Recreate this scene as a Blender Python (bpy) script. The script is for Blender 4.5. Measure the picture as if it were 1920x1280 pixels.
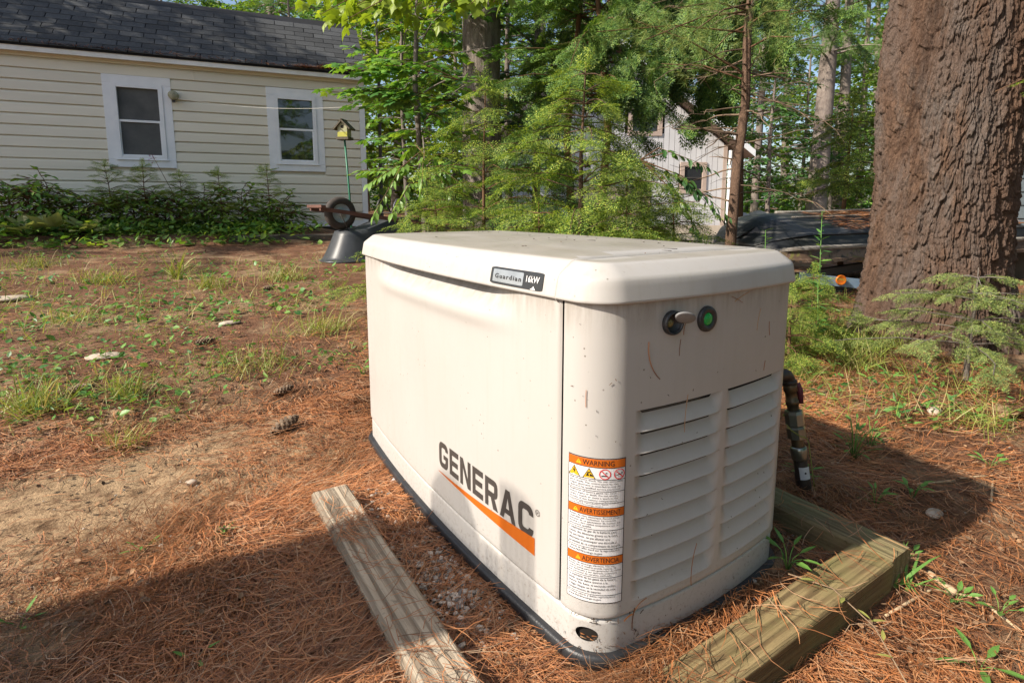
import bpy, math, random
import numpy as np

random.seed(7)
rng = np.random.default_rng(11)
R = math.radians
Q = 1.0          # density of the needle litter
scene = bpy.context.scene
for o in list(bpy.data.objects):
    bpy.data.objects.remove(o)

# ------------------------------------------------------------------ camera
CAM = np.array([-0.8664, -1.2445, 0.8176])
YAW, PIT, FPX, PY = 0.5737, 0.1358, 1019.4, 528.9
cam = bpy.data.cameras.new("camera")
cam.sensor_width = 36.0
cam.lens = FPX / 1920 * 36.0
cam.shift_y = -(640 - PY) / 1920
cam.clip_start = 0.02
cam.clip_end = 600
cam_o = bpy.data.objects.new("camera", cam)
cam_o.location = CAM
cam_o.rotation_euler = (math.pi / 2 - PIT, 0, -YAW)
scene.collection.objects.link(cam_o)
scene.camera = cam_o

# ------------------------------------------------------------------ sky and sun
SUN_EL = R(37.5)
TO_SUN = np.array([-1.0, 0.15, 0.0]); TO_SUN /= np.linalg.norm(TO_SUN)
TO_SUN = np.array([TO_SUN[0] * math.cos(SUN_EL), TO_SUN[1] * math.cos(SUN_EL), math.sin(SUN_EL)])
world = bpy.data.worlds.new("World")
scene.world = world
world.use_nodes = True
wn = world.node_tree
bg = wn.nodes["Background"]
sky = wn.nodes.new("ShaderNodeTexSky")
sky.sky_type = 'NISHITA'
sky.sun_disc = False
sky.sun_elevation = SUN_EL
sky.sun_rotation = math.atan2(TO_SUN[0], TO_SUN[1])
sky.dust_density = 2.0
sky.air_density = 1.0
wn.links.new(sky.outputs[0], bg.inputs[0])
bg.inputs[1].default_value = 0.112
sun = bpy.data.lights.new("sun", 'SUN')
sun.energy = 5.0
sun.angle = R(0.55)
sun.color = (1.0, 0.905, 0.78)
sun_o = bpy.data.objects.new("sun", sun)
d = -TO_SUN
sun_o.rotation_euler = (math.acos(-d[2]), 0, math.atan2(-d[0], d[1]))
sun_o.location = (-12, 2, 12)
scene.collection.objects.link(sun_o)
scene.view_settings.view_transform = 'Standard'
scene.view_settings.look = 'None'
scene.view_settings.exposure = 0.72
scene.view_settings.gamma = 1.0
scene.view_settings.use_curve_mapping = False
scene.cycles.max_bounces = 6
scene.cycles.diffuse_bounces = 3
scene.cycles.glossy_bounces = 3
scene.cycles.transmission_bounces = 4
scene.cycles.transparent_max_bounces = 6

# ------------------------------------------------------------------ noise helpers
def _hash(ix, iy, s):
    h = (ix.astype(np.int64) * 374761393 + iy.astype(np.int64) * 668265263 + s * 974634777) & 0x7fffffff
    h = ((h ^ (h >> 13)) * 1274126177) & 0x7fffffff
    h = h ^ (h >> 16)
    return (h & 0xffff) / 65535.0

def vnoise(x, y, s=0):
    x = np.asarray(x, float); y = np.asarray(y, float)
    ix = np.floor(x); iy = np.floor(y); fx = x - ix; fy = y - iy
    fx = fx * fx * (3 - 2 * fx); fy = fy * fy * (3 - 2 * fy)
    a = _hash(ix, iy, s); b = _hash(ix + 1, iy, s); c = _hash(ix, iy + 1, s); e = _hash(ix + 1, iy + 1, s)
    return (a + (b - a) * fx) * (1 - fy) + (c + (e - c) * fx) * fy

def fbm(x, y, s=0, o=4):
    t = 0; a = 0.5; n = 0
    for i in range(o):
        t = t + a * vnoise(np.asarray(x) * 2 ** i, np.asarray(y) * 2 ** i, s + i * 17); n += a; a *= 0.5
    return t / n

def worley(x, y, s=0, wrap=None):
    ix = np.floor(x); iy = np.floor(y)
    f1 = np.full(x.shape, 9.0); f2 = np.full(x.shape, 9.0); idv = np.zeros(x.shape)
    for dx in (-1, 0, 1):
        for dy in (-1, 0, 1):
            cx = ix + dx; cy = iy + dy
            hx = np.mod(cx, wrap) if wrap else cx
            px = cx + _hash(hx, cy, s); py = cy + _hash(hx, cy, s + 5)
            dd = np.hypot(px - x, py - y)
            idn = _hash(hx, cy, s + 9)
            near = dd < f1
            f2 = np.where(near, f1, np.minimum(f2, dd)); idv = np.where(near, idn, idv); f1 = np.where(near, dd, f1)
            rx = np.where(near, x - px, rx) if dx > -1 or dy > -1 else x - px
            ry = np.where(near, y - py, ry) if dx > -1 or dy > -1 else y - py
    return f1, f2, idv, rx, ry

def sstep(a, b, x):
    t = np.clip((np.asarray(x, float) - a) / (b - a), 0, 1)
    return t * t * (3 - 2 * t)

# ------------------------------------------------------------------ terrain height
def hbase(x, y):
    x = np.asarray(x, float); y = np.asarray(y, float)
    r = np.sqrt(0.25 + np.maximum(y - 0.9, -6) ** 2 * 1.0)
    ramp = 0.024 * (y - 0.9 + r) + 0.02 * (y - 5.0 + np.sqrt(0.8 + (y - 5.0) ** 2)) * 0.9
    ramp = ramp * (1 - 0.35 * sstep(2.5, 9, x))
    return 0.74 * np.tanh(np.maximum(ramp, 0) / 0.74) - 0.012

def hf(x, y):
    x = np.asarray(x, float); y = np.asarray(y, float)
    h = hbase(x, y)
    h = h + 0.03 * (fbm(x * 1.1 + 40, y * 1.1 + 9, 3) - 0.5) * sstep(0.2, 1.2, np.abs(x) + np.abs(y + .1) - 0.4)
    h = h + 0.012 * (fbm(x * 6 + 10, y * 6, 5) - 0.5)
    # duff piled inside the frame, ground falling away outside its near corner
    h = h + 0.032 * sstep(-0.72, -0.62, y) * (1 - sstep(-0.6, -0.5, y)) * sstep(-0.3, -0.1, x) * (1 - sstep(0.3, 0.43, x))
    h = h - 0.035 * sstep(-0.74, -0.85, y) * sstep(-0.35, 0.05, x) - 0.035 * sstep(0.5, 0.6, x) * sstep(-0.1, -0.6, y) * (1 - sstep(-0.74, -0.85, y) * sstep(-0.35, 0.05, x))
    h = h + 0.024 * sstep(-1.5, -.75, x) * (1 - sstep(-.56, -.50, x)) * sstep(-1.6, -1.2, y) * (1 - sstep(.2, .5, y))
    # bed in front of the yellow house
    bx = -np.sin(R(9.957)) * 0
    v = -( -0.1729 * (x - 2.2014) - 0.985 * (y - 8.149))     # minus = in front of the wall
    u = 0.985 * (x - 2.2014) - 0.1729 * (y - 8.149)
    h = h + 0.10 * sstep(-1.62, -1.45, v) * (1 - sstep(-0.4, 0.2, v)) * (1 - sstep(-0.8, -0.3, u))
    return h

CF = np.array([math.sin(YAW) * math.cos(PIT), math.cos(YAW) * math.cos(PIT), -math.sin(PIT)])
CR = np.array([math.cos(YAW), -math.sin(YAW), 0.0])
CU = np.cross(CR, CF)
def ray(px, py):
    return CF + CR * ((px - 960) / FPX) + CU * ((PY - py) / FPX)
def at(px, py, dist):
    """the place that lies dist metres into the scene in the photo's direction px, py"""
    return CAM + ray(px, py) * dist
def gp(px, py):
    """the place on the ground seen at px, py"""
    r = ray(px, py); t = 0.4; prev = t
    while t < 120:
        p = CAM + r * t
        if p[2] < float(hf(p[0], p[1])):
            a, b = prev, t
            for _ in range(18):
                m = (a + b) / 2; p = CAM + r * m
                if p[2] < float(hf(p[0], p[1])): b = m
                else: a = m
            p = CAM + r * b
            return np.array([p[0], p[1], float(hf(p[0], p[1]))])
        prev = t; t *= 1.03
    p = CAM + r * 60
    return np.array([p[0], p[1], float(hf(p[0], p[1]))])
def gpv(px, py):
    """gp for many directions at once"""
    px = np.asarray(px, float); py = np.asarray(py, float)
    D = CF[None] + CR[None] * ((px - 960) / FPX)[:, None] + CU[None] * ((PY - py) / FPX)[:, None]
    lo = np.full(len(px), .4); hi = np.full(len(px), 60.0); done = np.zeros(len(px), bool); t = 0.4
    while t < 60:
        P = CAM + D * t; below = (P[:, 2] < hbase(P[:, 0], P[:, 1])) & ~done
        hi[below] = t; done |= below; lo[~done] = t; t *= 1.06
    for _ in range(10):
        m = (lo + hi) / 2; P = CAM + D * m[:, None]; b = P[:, 2] < hf(P[:, 0], P[:, 1]); hi = np.where(b, m, hi); lo = np.where(b, lo, m)
    P = CAM + D * hi[:, None]; P[:, 2] = hf(P[:, 0], P[:, 1]); return P
def on_ground(px, dist):
    p = at(px, 390, dist)
    return np.array([p[0], p[1], float(hf(p[0], p[1]))])

# ------------------------------------------------------------------ objects
COL = scene.collection
FRAME = {}          # object name -> (location, rotation about z) of its thing

def thing(name, label, cat, loc=(0, 0, 0), rz=0.0, group=None):
    o = bpy.data.objects.new(name, None)
    o.empty_display_size = 0.1
    o.location = loc; o.rotation_euler = (0, 0, rz)
    COL.objects.link(o)
    o["label"] = label; o["category"] = cat
    if group: o["group"] = group
    FRAME[o.name] = (np.array(loc, float), rz)
    return o

def tag(o, label, cat, group=None):
    o["label"] = label; o["category"] = cat
    if group: o["group"] = group
    return o

def to_local(V, fr):
    loc, rz = fr
    V = np.asarray(V, float) - loc
    c, s = math.cos(-rz), math.sin(-rz)
    return np.stack([V[:, 0] * c - V[:, 1] * s, V[:, 0] * s + V[:, 1] * c, V[:, 2]], 1)

def make_mesh(name, V, F, mats, smooth=False, mi=None):
    """V (n,3); F either an (m,k) array or a list of tuples"""
    me = bpy.data.meshes.new(name)
    V = np.asarray(V, np.float32)
    if isinstance(F, np.ndarray):
        k = F.shape[1]; m = len(F)
        me.vertices.add(len(V)); me.vertices.foreach_set("co", V.ravel())
        me.loops.add(m * k); me.loops.foreach_set("vertex_index", F.astype(np.int32).ravel())
        me.polygons.add(m); me.polygons.foreach_set("loop_start", np.arange(0, m * k, k, dtype=np.int32))
        me.polygons.foreach_set("loop_total", np.full(m, k, np.int32))
        me.update(calc_edges=True)
    else:
        me.from_pydata([tuple(v) for v in V.tolist()], [], F)
        me.update()
    if not isinstance(mats, (list, tuple)): mats = [mats]
    for m_ in mats: me.materials.append(m_)
    n = len(me.polygons)
    if mi is not None: me.polygons.foreach_set("material_index", np.asarray(mi, np.int32))
    me.polygons.foreach_set("use_smooth", np.full(n, bool(smooth)))
    me.update()
    return me

def link(name, me, parent=None, loc=None, rot=None, scale=None):
    o = bpy.data.objects.new(name, me)
    COL.objects.link(o)
    if parent is not None:
        o.parent = parent
        FRAME[o.name] = FRAME[parent.name]
    if loc is not None: o.location = loc
    if rot is not None: o.rotation_euler = rot
    if scale is not None: o.scale = scale
    return o

class B:
    """collects triangles / polygons for ONE mesh"""
    def __init__(s): s.V = []; s.F = []; s.M = []; s.n = 0; s.m = 0
    def add(s, V, F, m=None):
        V = np.asarray(V, float).reshape(-1, 3)
        s.V.append(V); mm = s.m if m is None else m
        for f in F:
            s.F.append(tuple(int(i) + s.n for i in f)); s.M.append(mm)
        s.n += len(V); return s
    def box(s, a, b, m=None, rz=0, c=None, bev=0.0):
        x0, y0, z0 = a; x1, y1, z1 = b
        V = np.array([[x0, y0, z0], [x1, y0, z0], [x1, y1, z0], [x0, y1, z0], [x0, y0, z1], [x1, y0, z1], [x1, y1, z1], [x0, y1, z1]], float)
        if rz:
            c0 = np.array(c if c is not None else V.mean(0)); cs, sn = math.cos(rz), math.sin(rz); W = V - c0
            V = np.stack([W[:, 0] * cs - W[:, 1] * sn, W[:, 0] * sn + W[:, 1] * cs, W[:, 2]], 1) + c0
        return s.add(V, [(0, 3, 2, 1), (4, 5, 6, 7), (0, 1, 5, 4), (1, 2, 6, 5), (2, 3, 7, 6), (3, 0, 4, 7)], m)
    def tube(s, P, r, n=8, m=None, cap=True):
        P = np.asarray(P, float); k = len(P)
        r = np.full(k, r, float) if np.isscalar(r) else np.asarray(r, float)
        T = np.gradient(P, axis=0); T /= np.linalg.norm(T, axis=1)[:, None] + 1e-12
        ref = np.array([0, 0, 1.0]) if abs(T[0][2]) < 0.9 else np.array([1.0, 0, 0])
        u = np.cross(T[0], ref); u /= np.linalg.norm(u); V = []
        for i in range(k):
            u = u - T[i] * (u @ T[i]); u /= np.linalg.norm(u) + 1e-12; w = np.cross(T[i], u)
            a = np.arange(n) * 2 * math.pi / n
            V.append(P[i] + r[i] * (np.cos(a)[:, None] * u + np.sin(a)[:, None] * w))
        V = np.concatenate(V); F = []
        for i in range(k - 1):
            for j in range(n):
                j2 = (j + 1) % n; F.append((i * n + j, i * n + j2, (i + 1) * n + j2, (i + 1) * n + j))
        if cap: F.append(tuple(range(n))[::-1]); F.append(tuple(range((k - 1) * n, k * n)))
        return s.add(V, F, m)
    def lathe(s, prof, c=(0, 0, 0), axis=(0, 0, 1), n=24, m=None):
        """prof: (radius, height) pairs turned about axis through c"""
        ax = np.array(axis, float); ax /= np.linalg.norm(ax)
        ref = np.array([0, 0, 1.0]) if abs(ax[2]) < 0.9 else np.array([1.0, 0, 0])
        u = np.cross(ax, ref); u /= np.linalg.norm(u); w = np.cross(ax, u)
        a = np.arange(n) * 2 * math.pi / n; V = []; F = []
        for (r, h) in prof:
            V.append(np.array(c) + ax * h + max(r, 1e-5) * (np.cos(a)[:, None] * u + np.sin(a)[:, None] * w))
        V = np.concatenate(V)
        for i in range(len(prof) - 1):
            for j in range(n):
                j2 = (j + 1) % n; F.append((i * n + j, i * n + j2, (i + 1) * n + j2, (i + 1) * n + j))
        return s.add(V, F, m)
    def grid(s, G, m=None, flip=False):
        G = np.asarray(G, float); a, b = G.shape[:2]; F = []
        for i in range(a - 1):
            for j in range(b - 1):
                q = (i * b + j, i * b + j + 1, (i + 1) * b + j + 1, (i + 1) * b + j)
                F.append(q[::-1] if flip else q)
        return s.add(G.reshape(-1, 3), F, m)
    def build(s, name, mats, parent=None, smooth=False, world=True):
        V = np.concatenate(s.V)
        if world and parent is not None: V = to_local(V, FRAME[parent.name])
        me = make_mesh(name, V, s.F, mats, smooth, s.M)
        return link(name, me, parent)
    def solo(s, name, mats, loc=None, smooth=False):
        """one top-level mesh object whose origin sits at loc"""
        V = np.concatenate(s.V)
        loc = V.mean(0) * [1, 1, 0] + [0, 0, V[:, 2].min()] if loc is None else np.array(loc, float)
        me = make_mesh(name, V - loc, s.F, mats, smooth, s.M)
        return link(name, me, None, loc)

class TB:
    """collects triangles in arrays (leaves, needles)"""
    def __init__(s): s.V = []; s.F = []; s.n = 0
    def add(s, V, F):
        V = np.asarray(V, np.float32).reshape(-1, 3); s.V.append(V); s.F.append(np.asarray(F, np.int32) + s.n); s.n += len(V)
    def inst(s, proto, Rm, T):
        """proto (V,F) placed n times: Rm (n,3,3) incl. scale, T (n,3)"""
        V, F = proto; n = len(T); k = len(V)
        if n == 0: return
        W = np.einsum('nij,kj->nki', Rm, V) + np.asarray(T)[:, None, :]
        G = F[None] + (np.arange(n) * k)[:, None, None]
        s.add(W.reshape(-1, 3), G.reshape(-1, 3))
    def arrays(s): return np.concatenate(s.V), np.concatenate(s.F)
    def build(s, name, mat, parent=None, smooth=False):
        V, F = s.arrays()
        if parent is not None: V = to_local(V, FRAME[parent.name])
        return link(name, make_mesh(name, V, F, mat, smooth), parent)
    def solo(s, name, mat, loc, smooth=False):
        V, F = s.arrays(); loc = np.asarray(loc, float)
        return link(name, make_mesh(name, V - loc, F, mat, smooth), None, loc)

def rot_from(zdir, up, scale):
    """rotation matrices whose y axis follows zdir (leaf length) and z axis is near up"""
    y = zdir / (np.linalg.norm(zdir, axis=1)[:, None] + 1e-9)
    x = np.cross(y, up); x /= (np.linalg.norm(x, axis=1)[:, None] + 1e-9)
    z = np.cross(x, y)
    M = np.stack([x, y, z], 2)
    return M * np.asarray(scale).reshape(-1, 1, 1)

def kindset(o, k): o["kind"] = k; return o

def rand_dirs(n, tilt, spread):
    a = rng.uniform(0, 6.283, n); e = rng.normal(tilt, spread, n)
    return np.stack([np.cos(a) * np.cos(e), np.sin(a) * np.cos(e), np.sin(e)], 1)
UPZ = np.array([0, 0, 1.0])
def jit_up(n, k=.4):
    u = np.tile(UPZ, (n, 1)) + rng.normal(0, k, (n, 3)); return u / np.linalg.norm(u, axis=1)[:, None]
# ------------------------------------------------------------------ materials
def newmat(name):
    m = bpy.data.materials.new(name); m.use_nodes = True
    return m, m.node_tree, m.node_tree.nodes["Principled BSDF"]

def nd(nt, typ, **kw):
    n = nt.nodes.new(typ)
    for k, v in kw.items():
        if hasattr(n, k): setattr(n, k, v)
        else: n.inputs[k.replace('_', ' ')].default_value = v
    return n

def noise(nt, scale, detail=4, vec=None, rough=0.6, dist=0.0):
    n = nd(nt, "ShaderNodeTexNoise", Scale=scale, Detail=detail, Roughness=rough, Distortion=dist)
    if vec is not None: nt.links.new(vec, n.inputs["Vector"])
    return n.outputs["Fac"]

def coords(nt, kind="Object", scale=(1, 1, 1), rot=(0, 0, 0)):
    tc = nt.nodes.new("ShaderNodeTexCoord"); mp = nt.nodes.new("ShaderNodeMapping")
    mp.inputs["Scale"].default_value = scale; mp.inputs["Rotation"].default_value = rot
    nt.links.new(tc.outputs[kind], mp.inputs["Vector"]); return mp.outputs["Vector"]

def ramp(nt, fac, stops, interp='LINEAR'):
    r = nt.nodes.new("ShaderNodeValToRGB"); r.color_ramp.interpolation = interp
    e = r.color_ramp.elements
    while len(e) < len(stops): e.new(0.5)
    for el, (p, c) in zip(e, stops):
        el.position = p; el.color = (c, c, c, 1) if np.isscalar(c) else (*c, 1)
    nt.links.new(fac, r.inputs["Fac"]); return r.outputs["Color"]

def mix(nt, fac, a, b, typ='MIX'):
    n = nt.nodes.new("ShaderNodeMix"); n.data_type = 'RGBA'; n.blend_type = typ
    for i, v in ((0, fac), (6, a), (7, b)):
        sock = n.inputs[i]
        if isinstance(v, bpy.types.NodeSocket): nt.links.new(v, sock)
        elif np.isscalar(v): sock.default_value = v if i == 0 else (v, v, v, 1)
        else: sock.default_value = (*v, 1)
    return n.outputs[2]

def bump(nt, bsdf, h, strength=0.3, dist=0.01):
    b = nt.nodes.new("ShaderNodeBump"); b.inputs["Strength"].default_value = strength; b.inputs["Distance"].default_value = dist
    nt.links.new(h, b.inputs["Height"]); nt.links.new(b.outputs[0], bsdf.inputs["Normal"])

def island(nt):
    g = nt.nodes.new("ShaderNodeNewGeometry"); return g.outputs["Random Per Island"]

def plain(name, a, b=None, scale=6, rough=0.6, spec=0.4, metal=0.0, bmp=0.0, bscale=80, isl=None, stretch=(1, 1, 1), objrand=0.0, coat=0.0):
    """two-tone surface: noise between a and b, optional per-piece tone, optional bump"""
    m, nt, bs = newmat(name)
    v = coords(nt, "Object", stretch)
    b = b or a
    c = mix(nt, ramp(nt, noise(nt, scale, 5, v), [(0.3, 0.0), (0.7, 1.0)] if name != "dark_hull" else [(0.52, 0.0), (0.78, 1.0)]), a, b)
    if isl is not None: c = mix(nt, 1.0, c, ramp(nt, island(nt), [(0.0, isl[0]), (0.5, isl[1]), (1.0, isl[2])]), 'MULTIPLY')
    if objrand:
        oi = nt.nodes.new("ShaderNodeObjectInfo")
        c = mix(nt, 1.0, c, ramp(nt, oi.outputs["Random"], [(0.0, 1 - objrand), (1.0, 1 + objrand * 0.6)]), 'MULTIPLY')
    nt.links.new(c, bs.inputs["Base Color"])
    bs.inputs["Roughness"].default_value = rough; bs.inputs["Metallic"].default_value = metal
    bs.inputs["Specular IOR Level"].default_value = spec
    if coat: bs.inputs["Coat Weight"].default_value = coat
    if bmp: bump(nt, bs, noise(nt, bscale, 5, v), bmp, 0.01)
    return m

def leafmat(name, cols, trans=0.35, tint=(1.25, 1.2, 0.6), rough=0.45, spec=0.35, big=0.0):
    """leaf: tone per leaf, some light passes through"""
    m, nt, bs = newmat(name)
    c = ramp(nt, island(nt), [(i / (len(cols) - 1), k) for i, k in enumerate(cols)])
    if big:
        f = ramp(nt, noise(nt, big, 3, coords(nt)), [(0.35, 0.72), (0.65, 1.2)])
        c = mix(nt, 1.0, c, f, 'MULTIPLY')
    nt.links.new(c, bs.inputs["Base Color"])
    bs.inputs["Roughness"].default_value = rough; bs.inputs["Specular IOR Level"].default_value = spec
    t = nt.nodes.new("ShaderNodeBsdfTranslucent")
    nt.links.new(mix(nt, 1.0, c, tint, 'MULTIPLY'), t.inputs["Color"])
    ms = nt.nodes.new("ShaderNodeMixShader"); ms.inputs[0].default_value = trans
    out = nt.nodes["Material Output"]
    nt.links.new(bs.outputs[0], ms.inputs[1]); nt.links.new(t.outputs[0], ms.inputs[2]); nt.links.new(ms.outputs[0], out.inputs[0])
    return m

MT = {}
# generator paint: cream enamel with dust, faint streaks and tiny dark specks
def paint_mat(name, col, dirt, rough=0.38, grime=0.0):
    m, nt, bs = newmat(name)
    v = coords(nt)
    c = mix(nt, ramp(nt, noise(nt, 3.5, 6, v), [(0.35, 0.0), (0.75, 0.55)]), col, tuple(k * q for k, q in zip(col, (0.90, 0.87, 0.83))))
    vs = coords(nt, "Object", (26, 26, 1.6))
    c = mix(nt, ramp(nt, noise(nt, 2.2, 5, vs), [(0.52, 0.0), (0.85, dirt)]), c, (0.30, 0.24, 0.17))
    vo = nt.nodes.new("ShaderNodeTexVoronoi"); vo.inputs["Scale"].default_value = 55
    nt.links.new(v, vo.inputs["Vector"])
    patch = ramp(nt, noise(nt, 9, 3, v), [(0.5, 0.0), (0.62, 1.0)])
    spots = mix(nt, 1.0, ramp(nt, vo.outputs["Distance"], [(0.07, 1.0), (0.11, 0.0)]), patch, 'MULTIPLY')
    c = mix(nt, spots, c, (0.10, 0.075, 0.05))
    if not grime:
        sz = nt.nodes.new("ShaderNodeSeparateXYZ"); nt.links.new(v, sz.inputs[0])
        f = mix(nt, 1.0, ramp(nt, sz.outputs[2], [(0.02, 1.0), (0.16, 0.0)]), ramp(nt, noise(nt, 110, 5, v, 0.8), [(0.54, 0.0), (0.66, 0.75)]), 'MULTIPLY')
        c = mix(nt, f, c, (0.15, 0.10, 0.065))
        f = mix(nt, 1.0, ramp(nt, sz.outputs[2], [(0.60, 0.0), (0.67, 0.8)]), ramp(nt, noise(nt, 2.5, 6, coords(nt, "Object", (16, 16, 2.5)), 0.7), [(0.40, 0.0), (0.7, 1.0)]), 'MULTIPLY')
        c = mix(nt, f, c, (0.17, 0.135, 0.095))
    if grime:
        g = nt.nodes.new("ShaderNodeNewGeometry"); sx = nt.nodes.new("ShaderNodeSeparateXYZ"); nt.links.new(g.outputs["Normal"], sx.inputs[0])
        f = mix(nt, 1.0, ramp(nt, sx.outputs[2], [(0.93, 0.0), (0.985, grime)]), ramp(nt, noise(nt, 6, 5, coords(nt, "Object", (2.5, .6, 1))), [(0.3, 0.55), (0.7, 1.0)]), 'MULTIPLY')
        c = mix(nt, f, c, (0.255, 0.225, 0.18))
    nt.links.new(c, bs.inputs["Base Color"])
    nt.links.new(ramp(nt, noise(nt, 7, 4, v), [(0.3, rough - 0.06), (0.7, rough + 0.16)]), bs.inputs["Roughness"])
    bs.inputs["Specular IOR Level"].default_value = 0.45
    bump(nt, bs, noise(nt, 420, 2, v), 0.05, 0.002)
    return m
MT['paint'] = paint_mat("cream_enamel", (0.425, 0.408, 0.388), 0.16)
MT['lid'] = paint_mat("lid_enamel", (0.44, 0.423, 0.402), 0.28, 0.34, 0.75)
MT['rubber'] = plain("black_base_plastic", (0.014, 0.015, 0.017), (0.03, 0.03, 0.032), 20, 0.42, 0.5, bmp=0.15, bscale=150)
MT['gap'] = plain("dark_recess", (0.012, 0.010, 0.009), (0.02, 0.017, 0.014), 10, 0.8, 0.2)
MT['letter'] = plain("charcoal_lettering", (0.045, 0.038, 0.034), (0.055, 0.047, 0.043), 30, 0.5, 0.4)
MT['orange'] = plain("orange_vinyl", (0.46, 0.105, 0.008), (0.49, 0.115, 0.01), 20, 0.45, 0.4)
MT['yellow'] = plain("yellow_print", (0.60, 0.37, 0.015), None, 20, 0.5)
MT['red'] = plain("red_print", (0.6, 0.03, 0.03), None, 20, 0.5)
MT['white'] = plain("white_vinyl", (0.66, 0.65, 0.66), (0.58, 0.57, 0.575), 14, 0.45, 0.4)
MT['black'] = plain("black_print", (0.012, 0.012, 0.013), None, 20, 0.5)
MT['silver'] = plain("brushed_silver", (0.55, 0.57, 0.59), (0.42, 0.44, 0.46), 30, 0.28, 0.5, 0.75)
MT['badge'] = plain("badge_black", (0.02, 0.021, 0.023), (0.035, 0.036, 0.038), 20, 0.3, 0.5)
MT['flap'] = plain("grey_flap", (0.17, 0.17, 0.175), (0.23, 0.225, 0.22), 40, 0.55)
def led_mat():
    m, nt, bs = newmat("green_indicator")
    bs.inputs["Base Color"].default_value = (0.01, 0.22, 0.04, 1); bs.inputs["Roughness"].default_value = 0.25
    bs.inputs["Emission Color"].default_value = (0.05, 0.9, 0.18, 1); bs.inputs["Emission Strength"].default_value = 0.02
    return m
MT['led'] = led_mat()
MT['amber'] = plain("dull_lens", (0.25, 0.2, 0.06), (0.12, 0.1, 0.05), 60, 0.3)

def wood_mat(name, a, b, c3, along='y', moss=None):
    m, nt, bs = newmat(name)
    sc = {'x': (0.55, 9, 9), 'y': (9, 0.55, 9), 'z': (9, 9, 0.55)}[along]
    v = coords(nt, "Object", sc)
    w = nd(nt, "ShaderNodeTexWave", Scale=1.5, Distortion=4.5, Detail=4.0); w.bands_direction = 'X' if along != 'x' else 'Y'
    w.inputs["Detail Scale"].default_value = 1.6; w.inputs["Detail Roughness"].default_value = 0.65
    nt.links.new(v, w.inputs["Vector"])
    g = noise(nt, 7, 6, v, 0.7)
    f = mix(nt, 0.42, w.outputs["Fac"], noise(nt, 2.6, 5, v, 0.75, 1.2))
    c = mix(nt, ramp(nt, f, [(0.20, 1.0), (0.34, 0.75), (0.48, 0.0)]), a, b)
    sf = {'x': (1.2, 60, 60), 'y': (60, 1.2, 60), 'z': (60, 60, 1.2)}[along]
    fine = noise(nt, 2.2, 5, coords(nt, "Object", sf), 0.7)
    c = mix(nt, ramp(nt, g, [(0.45, 0.0), (0.78, 0.8)]), c, c3)
    c = mix(nt, ramp(nt, fine, [(0.36, 0.75), (0.5, 0.0)]), c, tuple(k * 0.6 for k in b))
    vo = coords(nt)
    kn = nt.nodes.new("ShaderNodeTexVoronoi"); kn.inputs["Scale"].default_value = 1.0
    nt.links.new(coords(nt, "Object", {'x': (2.4, 9, 9), 'y': (9, 2.4, 9), 'z': (9, 9, 2.4)}[along]), kn.inputs["Vector"])
    c = mix(nt, ramp(nt, kn.outputs["Distance"], [(0.10, 0.85), (0.17, 0.0)]), c, tuple(k * 0.55 for k in b))
    c = mix(nt, ramp(nt, noise(nt, 5, 4, vo), [(0.4, 0.0), (0.7, 0.5)]), c, tuple(0.6 * x + 0.4 * y for x, y in zip(b, c3)))
    if moss:
        c = mix(nt, ramp(nt, noise(nt, 7, 4, vo), [(0.48, 0.0), (0.7, 0.7)]), c, moss)
    c = mix(nt, ramp(nt, noise(nt, 60, 3, vo), [(0.62, 0.0), (0.75, 0.5)]), c, tuple(k * 0.35 for k in b))
    nt.links.new(c, bs.inputs["Base Color"]); bs.inputs["Roughness"].default_value = 0.85; bs.inputs["Specular IOR Level"].default_value = 0.2
    bump(nt, bs, mix(nt, 0.5, ramp(nt, f, [(0.15, 0.0), (0.5, 1.0)]), ramp(nt, fine, [(0.3, 0.0), (0.55, 1.0)])), 0.8, 0.004)
    return m
MT['timber_grey'] = wood_mat("weathered_timber", (0.44, 0.375, 0.285), (0.185, 0.145, 0.105), (0.33, 0.27, 0.20), 'y')
MT['timber_olive_x'] = wood_mat("treated_timber_front", (0.31, 0.235, 0.115), (0.135, 0.092, 0.045), (0.24, 0.175, 0.085), 'x', (0.19, 0.18, 0.07))
MT['timber_olive_y'] = wood_mat("treated_timber_side", (0.29, 0.235, 0.13), (0.14, 0.105, 0.055), (0.23, 0.18, 0.10), 'y', (0.18, 0.17, 0.075))

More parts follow.
